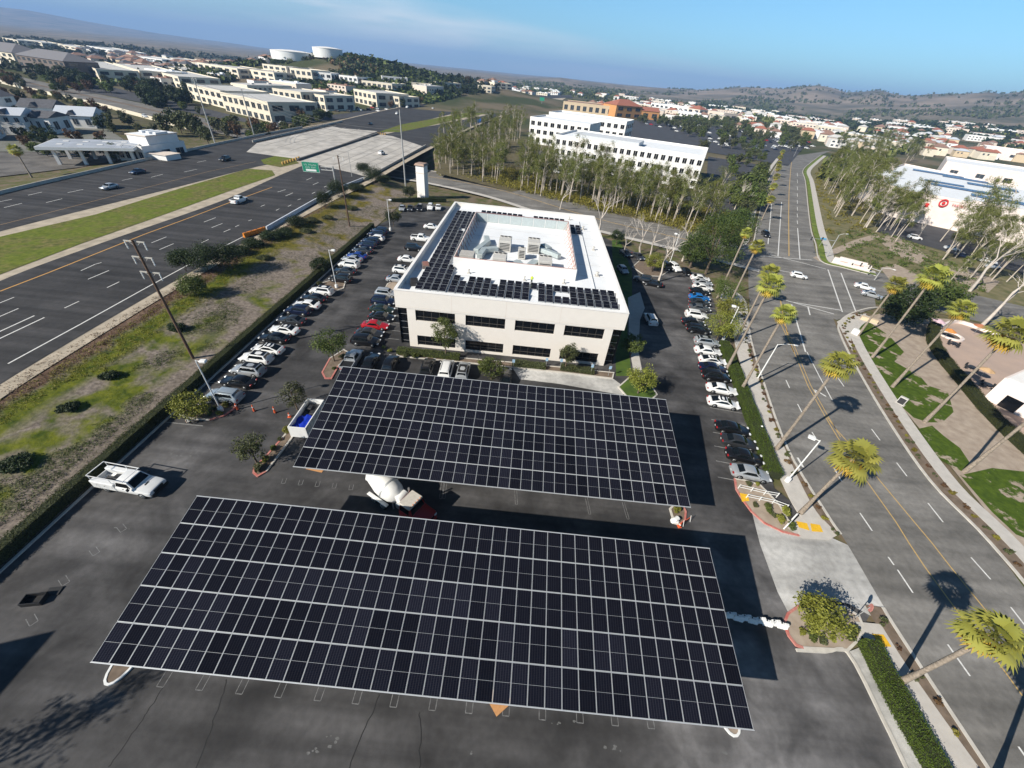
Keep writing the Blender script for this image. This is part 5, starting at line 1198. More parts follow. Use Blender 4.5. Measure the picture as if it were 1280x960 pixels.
# ------------------------------------------------------------------ eucalyptus grove between the cross street and the white office
EUS = [make_euc(500 + k, 13 + 1.5 * (k % 5), 'slender pale trunked eucalyptus in the dense grove behind the office', 'eucalyptus grove behind the office', .06, 1.05) for k in range(7)]
EUR = [make_euc(520 + k, 12 + 1.5 * (k % 4), 'thin leaning eucalyptus with pale trunk in the grove by the store', 'eucalyptus trees by the store', .12, 1.3) for k in range(5)]
eu_used = {}
def px_of(x, y, z=0.0):
    d = Vector((x, y, z - CAM_H)); k = d.dot(_fw); return 640 + CAM_F * d.dot(_rt) / k, 480 + CAM_F * d.dot(_dn) / k
def scatter(protos, px, n, seed, smin=.8, smax=1.2, z=0.0, mind=2.5, avoid=None):
    "individual copies at random ground spots inside a pixel polygon"
    r = random.Random(seed); P = GS(px, z); xs = [p.x for p in P]; ys = [p.y for p in P]; m = len(P); out = []; tries = 0
    while len(out) < n and tries < n * 60:
        tries += 1; x, y = r.uniform(min(xs), max(xs)), r.uniform(min(ys), max(ys)); c = False; j = m - 1
        for i in range(m):
            if (P[i].y > y) != (P[j].y > y) and x < (P[j].x - P[i].x) * (y - P[i].y) / (P[j].y - P[i].y) + P[i].x: c = not c
            j = i
        if avoid and avoid(*px_of(x, y)): continue
        if not c or any((x - a) ** 2 + (y - b_) ** 2 < mind ** 2 for a, b_ in out): continue
        out.append((x, y)); pr = protos[r.randrange(len(protos))]; sc = r.uniform(smin, smax); q = (x, y, H(x, y) + .1)
        if pr.name not in eu_used: eu_used[pr.name] = 1; pr.location = q; pr.scale = (sc,) * 3
        else: dup(pr, q, r.random() * 6.28, scale=(sc, sc, sc * r.uniform(.9, 1.1)))
    return out
scatter(EUS, [(540, 195), (600, 200), (640, 215), (650, 236), (600, 228), (545, 212)], 40, 1)
scatter(EUS, [(640, 215), (700, 235), (790, 252), (870, 262), (905, 285), (860, 288), (760, 264), (650, 240)], 90, 2, .65, 1.1)
scatter(EUS, [(548, 180), (600, 165), (650, 160), (650, 185), (600, 195), (545, 195)], 40, 6)
scatter(EUS, [(660, 192), (700, 218), (800, 240), (860, 252), (820, 252), (700, 232), (650, 210)], 20, 7, .6, .85)
scatter(EUR, [(1030, 215), (1060, 200), (1100, 220), (1110, 262), (1085, 285), (1045, 290), (1025, 260)], 75, 3, .8, 1.35, mind=2.0)
scatter(EUR, [(1100, 280), (1130, 285), (1200, 310), (1230, 335), (1190, 330), (1110, 300)], 16, 4, .8, 1.15, mind=4, avoid=lambda u, v: 1122 < u < 1172)
scatter(EUR, [(1090, 285), (1112, 270), (1124, 276), (1180, 294), (1270, 318), (1262, 326), (1180, 304), (1112, 290)], 20, 44, .9, 1.25, mind=4, avoid=lambda u, v: 1132 < u < 1186)
scatter(EUR, [(1040, 185), (1120, 180), (1180, 190), (1110, 215), (1050, 205)], 60, 5)
scatter(EUR, [(1225, 335), (1290, 330), (1300, 375), (1255, 372)], 6, 45, .9, 1.2, mind=4)
scatter(EUR, [(1180, 330), (1215, 338), (1220, 365), (1180, 355)], 3, 46, .6, .9, mind=5)
# trees with a place of their own on the right
for k, (p, tp_, lb) in enumerate([((1222, 412), (1285, 325), 'leaning thick white trunked eucalyptus at the patio wall'), ((1212, 364), (1262, 290), 'thick cut eucalyptus trunk right of the corner palms'), ((1146, 300), (1158, 275), 'short pale eucalyptus stump in front of the store wall'), ((1082, 285), (1098, 245), 'pale eucalyptus left of the store corner'), ((1095, 290), (1110, 262), 'small eucalyptus by the store drive'), ((745, 297), (760, 246), 'leafless pale tree by the back right corner of the office'), ((823, 352), (838, 300), 'bare pale tree behind the rear parking row')]):
    t = make_bare(560 + k, max(4, top_height(p, tp_) * 1.15), lb); t.location = G(*p); t.rotation_euler.z = k * 1.3
for k, p in enumerate([(918, 262), (925, 256), (800, 318), (812, 322), (853, 326), (778, 318), (700, 262)]):
    t = make_bare(580 + k, (11, 9, 11, 10, 12, 8, 9)[k], ['big white leafless tree left of the main street', 'second white leafless tree left of the main street', 'white bare trunk crossing the rear street, left one', 'white bare trunk crossing the rear street, right beside another', 'white bare trunk near the broad dark trees', 'thin bare tree behind the office corner', 'bare tree in front of the grove'][k]); t.location = G(*p); t.rotation_euler.z = k
# undergrowth below the groves (uncountable)
def undergrowth(name, px, n, seed, size, rad, leafm, ht=.9):
    r = random.Random(seed); P = GS(px); xs = [p.x for p in P]; ys = [p.y for p in P]; m = len(P); C = []
    while len(C) < n:
        x, y = r.uniform(min(xs), max(xs)), r.uniform(min(ys), max(ys)); c = False; j = m - 1
        for i in range(m):
            if (P[i].y > y) != (P[j].y > y) and x < (P[j].x - P[i].x) * (y - P[i].y) / (P[j].y - P[i].y) + P[i].x: c = not c
            j = i
        if c: C.append((x, y))
    C = np.array(C); C = np.column_stack([C, Hn(C[:, 0], C[:, 1]) + ht * .5])
    V, F = leaves(C, [rad * (.6 + .8 * r.random()) for _ in C], 34, size, seed, ht / rad * .8); kind(put(name, npmesh(name, V, F, leafm)), 'stuff')
undergrowth('undergrowth', [(548, 205), (640, 212), (700, 230), (790, 248), (868, 258), (935, 275), (905, 292), (862, 292), (790, 272), (742, 264), (645, 238), (600, 226), (548, 212)], 1900, 1, .24, 1.7, LF_UND, 1.9)
undergrowth('undergrowth', [(1045, 290), (1090, 288), (1130, 300), (1200, 330), (1240, 360), (1215, 375), (1150, 345), (1090, 335), (1060, 320)], 200, 2, .25, 1.3, LF_MID, .8)
undergrowth('undergrowth', [(1020, 210), (1060, 195), (1110, 215), (1112, 260), (1085, 290), (1035, 295), (1022, 250)], 500, 3, .3, 1.6, LF_UND)
psheet('grove_floor', [(560, 160), (655, 180), (720, 232), (875, 258), (950, 250), (975, 215), (962, 262), (945, 300), (905, 300), (862, 295), (740, 264), (640, 240), (545, 216)], -.05, mat("grove_floor", (.13, .105, .05), .95, c2=(.07, .06, .025), scale=.5, detail=9), zs=-.02)
psheet('corner_verge', [(1012, 318), (1022, 300), (1020, 240), (1012, 208), (1040, 195), (1110, 215), (1120, 268), (1180, 290), (1290, 320), (1290, 420), (1190, 395), (1130, 385), (1096, 345), (1050, 333)], -.05, mat("verge_floor", (.20, .165, .085), .95, c2=(.09, .095, .03), scale=.35, detail=9), zs=-.02)
# dark clumps and woods beyond the freeway
WT = [make_tree('distant_tree', 'dark round tree in the thick clump on the ochre slope beyond the divided road', 'tree', 600 + k, 8 + k, 4.5 + .4 * k, LF_DARK, BARK, .25, .12, 44, 40, .5, 1.7, group='dark trees on the ochre slope') for k in range(3)]
scatter(WT, [(50, 95), (75, 92), (118, 106), (110, 115), (65, 108)], 14, 11, .9, 1.3, 0, 5); scatter(WT, [(160, 112), (185, 110), (240, 130), (230, 140), (195, 136), (165, 124)], 16, 12, .9, 1.3, 0, 5)
MT = [make_tree('roadside_tree', 'mid green tree standing between the low blocks beyond the freeway', 'tree', 610 + k, 6 + k, 3.2 + .3 * k, (LF_MID, LF_OLIVE, LF_DARK, LF_RED)[k], BARK, .2, .2, 26, 34, .42, 1.3, group='trees among the blocks beyond the freeway') for k in range(4)]
scatter(MT, [(205, 175), (225, 150), (250, 165), (262, 182), (235, 190)], 12, 21, .9, 1.3, 0, 4)
scatter(MT, [(255, 150), (300, 150), (345, 160), (400, 145), (420, 150), (330, 176), (290, 168)], 40, 22, .7, 1.1, 0, 4)
scatter(MT, [(480, 140), (560, 122), (640, 116), (640, 120), (560, 127), (480, 146)], 40, 23, .8, 1.3, 0, 6)
scatter(MT, [(60, 100), (150, 112), (220, 140), (400, 148), (500, 138), (480, 128), (330, 124), (100, 84)], 50, 24, .6, 1.0, 0, 8)
scatter(MT, [(20, 175), (110, 172), (180, 192), (150, 205), (30, 195)], 22, 25, .5, .8, 0, 4)
scatter(MT, [(-30, 132), (40, 118), (130, 146), (200, 172), (150, 172), (60, 152)], 26, 27, .5, .9, 0, 5)
scatter(MT, [(-40, 108), (60, 96), (150, 118), (90, 118), (20, 112)], 26, 28, .7, 1.1, 0, 5)
scatter(MT, [(60, 116), (140, 140), (205, 168), (195, 170), (120, 145), (50, 120)], 20, 26, .45, .6, 0, 5)
CT = [make_tree('car_park_tree', 'small tree in the planted rows of the big far car park', 'tree', 630 + k, 5.5, 2.8, (LF_MID, LF_OLIVE)[k], BARK, .15, .25, 16, 26, .42, 1.2, group='trees of the big far car park') for k in range(2)]
scatter(CT, [(790, 152), (900, 152), (1000, 165), (1010, 185), (960, 195), (900, 185), (830, 160)], 190, 31, 1.1, 1.7, 0, 6)
scatter(CT, [(905, 250), (940, 215), (960, 222), (945, 262), (925, 275)], 24, 32, 1.0, 1.5, 0, 3)
scatter(CT, [(885, 210), (940, 195), (955, 205), (905, 235)], 12, 33, .9, 1.3, 0, 6)
t = make_tree('tall_tree', 'tall grey green tree at the right end of the white office roof', 'tree', 640, 13, 5, LF_OLIVE, BARK, .3, .25, 40, 45, .4, 1.6); t.location = G(872, 200)
# far woods as masses, drawn as leaf clumps over the terrain
CLEAR = [[(p.x, p.y) for p in [GX(*q) for q in pg]] for pg in ([(640, 118), (830, 150), (1000, 160), (1030, 176), (985, 212), (935, 270), (870, 262), (640, 195)], [(940, 300), (985, 195), (1040, 188), (1025, 215), (1030, 330)], [(1085, 290), (1110, 200), (1180, 165), (1420, 225), (1420, 340), (1130, 300)], [(-200, 240), (-200, 140), (60, 110), (230, 160), (200, 215)])]
def np_inside(x, y, polys):
    tot = np.zeros(np.shape(x), bool)
    for P in polys:
        c = np.zeros(np.shape(x), bool); j = len(P) - 1
        for i in range(len(P)):
            with np.errstate(divide='ignore', invalid='ignore'): c ^= ((P[i][1] > y) != (P[j][1] > y)) & (x < (P[j][0] - P[i][0]) * (y - P[i][1]) / (P[j][1] - P[i][1]) + P[i][0])
            j = i
        tot |= c
    return tot
def wood(name, az0, az1, r0, r1, n, seed, leafm, s0, s1, lim=.47, per=9):
    r = np.random.default_rng(seed); N = n * 4
    a = np.radians(r.uniform(az0, az1, N)); d = r0 * (r1 / r0) ** r.random(N); x, y = np.sin(a) * d, np.cos(a) * d
    ok = (vnoise(x, y, 150.) > lim) & (pl_dist(x, y, FWC) > 48) & (pl_dist(x, y, XRC) > 24) & ~np_inside(x, y, CLEAR)
    x, y = x[ok][:n], y[ok][:n]; R = r.uniform(s0, s1, len(x)); C = np.stack([x, y, Hn(x, y) + R * .5], 1)
    V, F = leaves(C, R, per, s1 * .42, seed, .8, .6, .8); kind(put(name, npmesh(name, V, F, leafm)), 'stuff')
wood('far_wood', -50, -3, 620, 1900, 2600, 1, LF_DARK, 4, 7)
wood('far_wood', -36, -12, 560, 800, 1300, 2, LF_MID, 3.0, 5.5)
wood('far_wood', -3, 58, 700, 2400, 3000, 3, LF_MID, 4, 7)
wood('far_wood', 18, 52, 900, 1700, 2400, 4, LF_DARK, 4, 8)
wood('far_wood', 20, 60, 340, 900, 1000, 5, LF_EUC, 3, 5)
wood('hill_scrub', 14, 62, 1900, 4200, 1900, 6, LF_OLIVE, 4, 8)
wood('tank_hill_scrub', -29, -10, 590, 800, 1100, 7, LF_DARK, 2.4, 4.6, .3)
wood('tank_hill_scrub', -29, -10, 575, 800, 900, 17, LF_OLIVE, 2.2, 4.0, .25)
wood('tank_hill_scrub', -26, -12, 600, 800, 260, 18, LF_RED, 2.2, 3.6, .25)
wood('near_suburb_wood', -46, -8, 430, 640, 700, 19, LF_MID, 2., 3.6, .52)
wood('valley_wood', 20, 62, 420, 1500, 4200, 8, LF_EUC, 3, 6, .40)
wood('valley_wood', -2, 24, 480, 1300, 1500, 9, LF_MID, 3, 5, .44)
# ------------------------------------------------------------------ vehicles
PAINT = {'white': (.74, .74, .73), 'silver': (.42, .44, .46), 'light blue grey': (.36, .42, .47), 'grey': (.12, .125, .13), 'dark grey': (.04, .042, .046), 'black': (.008, .008, .009), 'navy': (.010, .016, .045), 'dark blue': (.012, .022, .055), 'blue': (.015, .05, .26), 'bright blue': (.02, .19, .55), 'red': (.36, .012, .018), 'dark green': (.022, .035, .024)}
def paint(c): return mat("car_paint_" + c.replace(' ', '_'), PAINT[c], .28, metal=0.0 if c in ('white', 'black', 'red') else .35, var=.03, coat=.6)
M_TYRE = mat("tyre_rubber", (.014, .014, .014), .9, var=.2)
M_RIM = mat("wheel_rim", (.30, .31, .32), .4, metal=.6, var=.1)
M_CGLASS = mat("car_glass", (.006, .008, .009), .05, var=.2, spec=.6)
M_HEADL = mat("headlight_glass", (.62, .64, .66), .2, var=.08)
M_TAILL = mat("tail_light_red", (.30, .01, .01), .3, var=.1)
M_TRIM = mat("black_trim", (.012, .012, .013), .6, var=.1)
M_CHROME = mat("bright_metal", (.55, .56, .57), .3, metal=.8, var=.05)
#            L    W     H    hood_z belt ws0   ws1   rf    rg    trunk_z  tail  wheel_r
KIND = {'sedan': (4.72, 1.84, 1.44, .80, .93, 1.05, .28, -1.00, -1.72, 1.00, .92, .33),
        'coupe': (4.70, 1.86, 1.42, .72, .92, 1.20, .25, -.85, -1.95, .98, .90, .34),
        'hatchback': (4.15, 1.77, 1.50, .86, .96, 1.05, .40, -1.50, -1.92, 1.0, .95, .32),
        'suv': (4.65, 1.90, 1.70, 1.00, 1.10, 1.05, .42, -1.78, -2.18, 1.08, 1.02, .37),
        'van': (5.0, 1.98, 1.80, 1.00, 1.12, 1.50, .75, -2.15, -2.42, 1.12, 1.05, .36),
        'pickup': (5.6, 1.98, 1.86, 1.06, 1.16, 1.15, .52, -.72, -.98, 1.12, 1.10, .40)}
wb = MB(); wb.lathe([(.62, -.11), (.95, -.115), (1.0, -.08), (1.0, .08), (.95, .115), (.62, .11)], axis='Y', n=18); ME_TYRE = wb.mesh('tyre', M_TYRE, 40)
wb = MB(); wb.lathe([(.64, -.10), (.60, -.125), (.16, -.10), (.02, -.13), (.02, .13), (.16, .10), (.60, .125), (.64, .10)], axis='Y', n=18)
for k in range(5):
    a = k * 2 * pi / 5
    for s in (-1, 1): wb.box((0.40 * cos(a), s * .108, .40 * sin(a)), (.05, .03, .05))
ME_RIM = wb.mesh('rim', M_RIM, 40)
def body_sections(K, bed=False):
    Lc, W, Ht, hz, bz, w0, w1, rf, rg, tz, tl, wr = KIND[K]; x0, x1 = -Lc / 2, Lc / 2
    st = [(x1, .62, .72), (x1 - .06, .70, .80), (x1 - .30, hz - .10, .92), (x1 - .75, hz - .02, .985), (w0 + .05, (hz + bz) / 2 + .02, 1.0), (w0 - .25, bz, 1.0), (0, bz + .01, 1.0), (rf + .1, bz + .02, 1.0), (rg + .15, tz, 1.0), (rg - .1, tz, .99), (x0 + .30, tl + .03, .955), (x0 + .06, tl - .08, .88), (x0, .62, .80)]
    st = sorted(set(st), key=lambda s: -s[0])
    secs = []
    for x, zt, f in st:
        w = W / 2 * f; zb = .24 + (.10 if abs(x) > Lc / 2 - .2 else 0); a = [(w * .90, zb), (w * .985, zb + .14), (w, min(.58, zt - .1)), (w * .985, zt - .12), (w * .93, zt - .035), (w * .80, zt + .005), (w * .4, zt + .03)]
        secs.append([(x, y, z) for y, z in a] + [(x, -y, z) for y, z in reversed(a)])
    return secs
CARC = {}
def build_car(K, c, label, cat, group=None, roofc=None, near=True):
    key = (K, c, roofc, near)
    if key in CARC:
        t = copy_tree(CARC[key]); t['label'] = label; t['category'] = cat
        if group: t['group'] = group
        elif 'group' in t.keys(): del t['group']
        return t
    Lc, W, Ht, hz, bz, w0, w1, rf, rg, tz, tl, wr = KIND[K]; pt = paint(c)
    t = thing({'suv': 'parked_suv', 'pickup': 'pickup_truck', 'van': 'parked_van'}.get(K, 'parked_car'), label, cat, (0, 0, 0), 0, group)
    b = MB(); b.loft(body_sections(K)); 
    wbx = (Lc / 2 - .92, -Lc / 2 + .98)
    # cabin shell (roof and pillars)
    yb, yr = W / 2 * .90, W / 2 * .70; hr = Ht
    def sec(x, zb, zt, yt): 
        k = .05 if zt > zb + .1 else .004
        return [(x, yb, zb), (x, (yb + yt * 2) / 3, zb + (zt - zb) * .72), (x, yt + .02, zt - k), (x, yt * .85, zt + .005), (x, yt * .4, zt + .02), (x, -yt * .4, zt + .02), (x, -yt * .85, zt + .005), (x, -yt - .02, zt - k), (x, -(yb + yt * 2) / 3, zb + (zt - zb) * .72), (x, -yb, zb)]
    cabin = MB(); cabin.loft([sec(w0, bz - .06, bz - .02, yb * .96), sec(w1 + .05, bz - .06, hr - .05, yr), sec(w1 - .25, bz - .06, hr, yr), sec((w1 + rf) / 2, bz - .06, hr + .01, yr), sec(rf + .2, bz - .06, hr - .01, yr), sec(rf, bz - .06, hr - .06, yr), sec(rg, bz - .06, tz - .02, yb * .93)])
    b.add(cabin.v, cabin.f)
    if K == 'pickup':                       # open load bed
        xb0, xb1 = -Lc / 2 + .08, rg - .06
        b.box(((xb0 + xb1) / 2, W / 2 - .06, 1.17), (xb1 - xb0, .10, .20)); b.box(((xb0 + xb1) / 2, -W / 2 + .06, 1.17), (xb1 - xb0, .10, .20)); b.box((xb0, 0, 1.17), (.09, W - .04, .20))
    b.mi = 1
    for x in wbx:
        for s in (1, -1): b.lathe([(wr * 1.16, -.04), (wr * 1.16, .04)], (x, s * (W / 2 - .032), wr + .02), 'Y', 16)
    bo = b.build('body', [pt, M_TRIM], t, smooth=35)
    def win(name, q, out, m=M_CGLASS):
        q = [Vector(p) for p in q]; n = (q[1] - q[0]).cross(q[-1] - q[0]).normalized()
        if n.dot(Vector(out)) < 0: q = q[::-1]; n = -n
        f = MB(); k = len(q); f.add([p + n * .022 for p in q] + [p - n * .03 for p in q], [tuple(range(k))] + [(i, k + i, k + (i + 1) % k, (i + 1) % k) for i in range(k)]); return f.build(name, m, t)
    e = .10
    win('windscreen', [(w0 - .10, yb * .88, bz + .04), (w1 + .10, yr * .93, hr - .07), (w1 + .10, -yr * .93, hr - .07), (w0 - .10, -yb * .88, bz + .04)], (1, 0, 1))
    win('rear_window', [(rg + .08, yb * .80, tz + .04), (rf - .02, yr * .90, hr - .075), (rf - .02, -yr * .90, hr - .075), (rg + .08, -yb * .80, tz + .04)], (-1, 0, 1))
    for s in (1, -1):
        yl, yh = s * yb * .985, s * (yr + .05)
        win('side_window', [(w0 - .40, yl, bz + .05), (w1 - .02, yh, hr - .12), (rf + .22, yh, hr - .12), (rg + .42, yl, bz + .06)], (0, s, .3))
    if roofc:
        f = MB(); f.quad((w1 - .1, yr * .88, hr + .028), (w1 - .1, -yr * .88, hr + .028), (rf + .1, -yr * .88, hr + .016), (rf + .1, yr * .88, hr + .016)); f.v = [(x, y, z) for x, y, z in f.v]; f.f = [f.f[0][::-1]] ; f.build('roof_panel', M_CGLASS if roofc == 'glass' else mat('roof_' + roofc, PAINT.get(roofc, (.01, .01, .01)), .3), t)
    if K == 'pickup':
        f = MB(); f.box(((xb0 + xb1) / 2, 0, 1.155), (xb1 - xb0 - .1, W - .25, .02)); f.build('load_bed', M_TRIM, t)
    for x in wbx:
        for s in (1, -1):
            wl = thing('wheel', '', '', (x, s * (W / 2 - .10), wr)); del wl['label']; del wl['category']; wl.parent = t; wl.scale = (wr, 1, wr)
            put('tyre', ME_TYRE, wl); 
            if near: put('rim', ME_RIM, wl)
    if near:
        for s in (1, -1):
            f = MB(); f.bbox((Lc / 2 - .10, s * W * .34, .70), (.26, .40, .13), .04); f.build('headlight', M_HEADL, t)
            f = MB(); f.bbox((-Lc / 2 + .07, s * W * .36, .82), (.18, .34, .16), .04); f.build('tail_light', M_TAILL, t)
            f = MB(); f.bbox((w0 - .38, s * (W / 2 + .07), bz + .06), (.16, .18, .13), .04); f.build('mirror', pt, t)
        f = MB(); f.box((Lc / 2 - .01, 0, .48), (.06, W * .62, .18)); f.build('grille', M_TRIM, t)
        f = MB(); f.box((-Lc / 2 + .0, 0, .60), (.02, .32, .14)); f.build('number_plate', M_HEADL, t)
        if K in ('suv', 'van'):
            for s in (1, -1): f = MB(); f.box(((w1 + rf) / 2, s * yr * .86, hr + .055), (abs(w1 - rf) * .85, .04, .04)); f.build('roof_rail', M_TRIM, t)
    kids(t); [kids(k) for k in t.children]
    CARC[key] = t; return t
CATS = {'sedan': 'car', 'coupe': 'car', 'hatchback': 'car', 'suv': 'car', 'van': 'van', 'pickup': 'pickup truck'}
KN = {'suv': 'SUV', 'coupe': 'coupe'}
def park(px, K, c, rz, label, group, roofc=None, z=0.0, near=True, loc=None):
    t = build_car(K, c, label, CATS[K], group, roofc, near); t.location = loc or G(px[0], px[1], z); t.rotation_euler = (0, 0, rz + rng.gauss(0, .012)); return t
def row(spots, rz, tail, group, near=True, skip=0):
    for k, (px, K, c, rc) in enumerate(spots):
        rt = ' with black roof' if rc == 'black' else ' with glass roof' if rc == 'glass' else ''
        lb = f"{c} {KN.get(K, K)}{rt}, {ORD[k]} {'' if k == 0 else 'from near end '}{tail}"
        px = G(*px); 
        park(None, K, c, rz, lb, group, rc, near=near, loc=(px.x, px.y, 0))
# row along the embankment hedge, noses to the hedge
rowA = [((283, 499), 'suv', 'light blue grey', None), ((300, 481), 'sedan', 'black', None), ((312, 467), 'suv', 'silver', 'black'), ((322, 452), 'suv', 'white', 'black'), ((337, 440), 'coupe', 'white', 'glass'), ((345, 426), 'sedan', 'black', None), ((357, 416), 'sedan', 'white', 'black'), ((366, 404), 'sedan', 'dark grey', None), ((374, 392), 'suv', 'navy', None), ((385, 384.5), 'sedan', 'white', None), ((394, 376), 'sedan', 'black', None), ((403, 367.5), 'suv', 'white', 'black'), ((427, 352), 'suv', 'black', None), ((432, 342), 'sedan', 'dark grey', None), ((437, 334), 'suv', 'white', None), ((441, 327), 'sedan', 'silver', None), ((447, 322.5), 'sedan', 'blue', None), ((454, 316), 'sedan', 'dark grey', None), ((459, 309.5), 'suv', 'navy', None), ((464, 304.5), 'suv', 'dark blue', None), ((471, 300.5), 'hatchback', 'white', None), ((471, 296), 'suv', 'navy', None), ((475, 291.5), 'suv', 'dark blue', None)]
row(rowA, pi + radians(-3), 'of the embankment hedge row', 'cars parked along the embankment hedge')
# row against the office's left side, noses to the building
rowB = [((458, 430), 'suv', 'black', None), ((463, 420), 'sedan', 'dark grey', None), ((470, 410), 'sedan', 'red', None), ((478, 399.5), 'sedan', 'black', None), ((478, 390), 'sedan', 'dark green', None), ((480, 380), 'suv', 'navy', None), ((484, 370.5), 'suv', 'silver', None)]
row(rowB, radians(0), 'of cars by the left office corner', 'cars parked along the left side of the office')
rowB2 = [((497, 352), 'sedan', 'silver', None), ((504, 341), 'suv', 'white', 'black'), ((510, 327), 'sedan', 'white', None), ((518, 313), 'suv', 'black', None), ((527, 301), 'pickup', 'white', None), ((540, 286), 'sedan', 'white', None)]
row(rowB2, radians(0), 'of cars behind the left roof edge', 'cars parked along the left side of the office')
# row in front of the office
rowF = [((441, 454), 'pickup', 'silver', None), ((464, 456), 'sedan', 'black', None), ((489, 459), 'suv', 'black', None), ((535, 463), 'suv', 'black', None), ((558, 466), 'van', 'white', None), ((579, 468), 'suv', 'silver', 'black'), ((632, 476), 'sedan', 'black', None)]
for k, (px, K, c, rc) in enumerate(rowF):
    lb = ['silver pickup with a covered bed, first on the left in front of the office', 'black sedan right beside the silver pickup in front of the office', 'black SUV left of the empty bay in front of the office', 'black boxy SUV right of the empty bay in front of the office', 'white van in front of the office, next to the boxy black SUV', 'silver SUV with a dark windscreen, left of the round tree', 'black sedan under the right side of the round tree'][k]
    park(px, K, c, pi / 2 + radians(1), lb, 'cars parked in front of the office', rc)
# rear row by the tower
for k, (px, c, K) in enumerate([((503, 262.5), 'silver', 'sedan'), ((513, 262.5), 'dark grey', 'sedan'), ((525, 262.5), 'black', 'suv'), ((538, 261.5), 'white', 'suv'), ((548, 261.5), 'white', 'sedan')]):
    park(px, K, c, radians(-80), ['silver sedan at the left end of the rear row under the dark tree', 'dark grey sedan second in the rear row near the tower', 'black SUV in the middle of the rear row near the tower', 'white SUV in the rear row below the tower', 'white sedan at the right end of the rear row below the tower'][k], 'cars in the rear row near the tower')
# right-hand row, noses to the hedge
rowC = [((935, 595), 'sedan', 'silver', None), ((928, 574), 'sedan', 'black', None), ((921, 556), 'sedan', 'dark grey', None), ((913, 539), 'sedan', 'black', None), ((902, 507), 'coupe', 'white', 'glass'), ((900, 490), 'sedan', 'white', None), ((893, 474), 'suv', 'black', None), ((889, 463), 'sedan', 'navy', None), ((889, 454), 'coupe', 'white', 'black'), ((883, 442), 'sedan', 'white', None), ((882, 431), 'suv', 'silver', 'black'), ((871, 415), 'suv', 'black', None), ((865, 406), 'sedan', 'black', None), ((869, 397), 'suv', 'white', None), ((873, 388), 'sedan', 'grey', None), ((873, 381), 'sedan', 'dark grey', None), ((873, 374.5), 'sedan', 'bright blue', None), ((873, 367), 'sedan', 'black', None), ((877, 362), 'sedan', 'white', None), ((877, 356), 'sedan', 'silver', None), ((874, 350.5), 'sedan', 'white', None)]
def rowC_dir(p): return atan2(G(p[0] + 20, p[1] + 6).y - G(*p).y, G(p[0] + 20, p[1] + 6).x - G(*p).x)
for k, (px, K, c, rc) in enumerate(rowC):
    rt = ' with black roof' if rc == 'black' else ' with glass roof' if rc == 'glass' else ''
    lb = f"{c} {KN.get(K, K)}{rt}, {ORD[k]} {'' if k == 0 else 'from near end '}of the row beside the right hedge"
    park(px, K, c, radians(-8) if k < 6 else radians(-5), lb, 'cars parked beside the right hedge', rc)
for px, K, c, rz, lb in (((778, 340), 'hatchback', 'silver', -75, 'small silver hatchback in the building shade near the back right corner'), ((781, 319), 'sedan', 'black', -70, 'black sedan by the back right corner of the office'), ((797, 323), 'sedan', 'dark grey', -70, 'dark grey sedan left of the yellow tree in the rear lot'), ((832, 336), 'suv', 'black', -72, 'black SUV left of the white one in the far right parking row'), ((842, 337), 'suv', 'white', -72, 'white SUV alone between dark ones in the far right parking row'), ((856, 342), 'sedan', 'black', -72, 'black sedan at the right end of the far right parking row'), ((803, 352), 'suv', 'dark grey', 165, 'dark grey SUV under the yellow tree in the rear lot'), ((815, 357), 'sedan', 'black', 165, 'black sedan with bright lamp in front of the yellow tree'), ((812, 402), 'suv', 'white', 94, 'white SUV driving along the lane in the shade right of the office')):
    park(px, K, c, radians(rz), lb, None)
# moving cars: freeway and streets
fwy = [((138, 236), 'sedan', 'silver', -93, 'silver sedan with dark roof, nearest car on the far carriageway'), ((173, 217), 'sedan', 'dark blue', -93, 'dark blue sedan behind the silver one on the far carriageway'), ((282, 201), 'suv', 'black', -92, 'black SUV on the far carriageway just before the bridge'), ((300, 253), 'pickup', 'white', 87, 'white pickup with a black bed on the near carriageway'), ((477, 193), 'suv', 'white', 87, 'white SUV crossing the concrete bridge'), ((463, 156), 'sedan', 'black', -90, 'black sedan on the far carriageway beyond the bridge'), ((496, 143), 'suv', 'white', -85, 'white SUV near the freeway bend'), ((509, 135), 'pickup', 'white', -85, 'white pickup at the outer edge of the freeway bend'), ((541, 136), 'sedan', 'white', -82, 'white sedan on the far bend of the freeway'), ((581, 132), 'sedan', 'black', -80, 'black sedan on the far bend of the freeway'), ((564, 158), 'suv', 'black', 82, 'black SUV on the near carriageway beside the grove'), ((613, 144), 'sedan', 'white', 80, 'white sedan on the near carriageway before the bend'), ((632, 141), 'suv', 'white', 78, 'white SUV just beyond the white sedan before the bend'), ((629, 127.5), 'sedan', 'dark grey', -76, 'dark grey car far round the freeway bend')]
for px, K, c, rz, lb in fwy: park(px, K, c, radians(rz), lb, 'cars on the freeway', None, FZ, near=px[1] > 190)
for px, K, c, rz, lb in (((956, 295), 'suv', 'black', -98, 'black SUV waiting at the left of the junction'), ((997, 347), 'hatchback', 'white', -20, 'small white hatchback in the middle of the junction'), ((1079, 361), 'sedan', 'white', -30, 'white sedan waiting at the right arm of the junction'), ((1088, 371), 'sedan', 'silver', -30, 'silver sedan half under the corner palms'), ((156, 152), 'sedan', 'black', -32, 'black car on the divided road beyond the freeway'), ((182, 147), 'suv', 'white', -32, 'white car on the divided road beyond the freeway'), ((302, 176), 'sedan', 'black', -20, 'black car coming up the road at the bridge end'), ((168, 196), 'sedan', 'white', 20, 'white car at the filling station shop door')):
    park(px, K, c, radians(rz), lb, None, near=px[1] > 250)
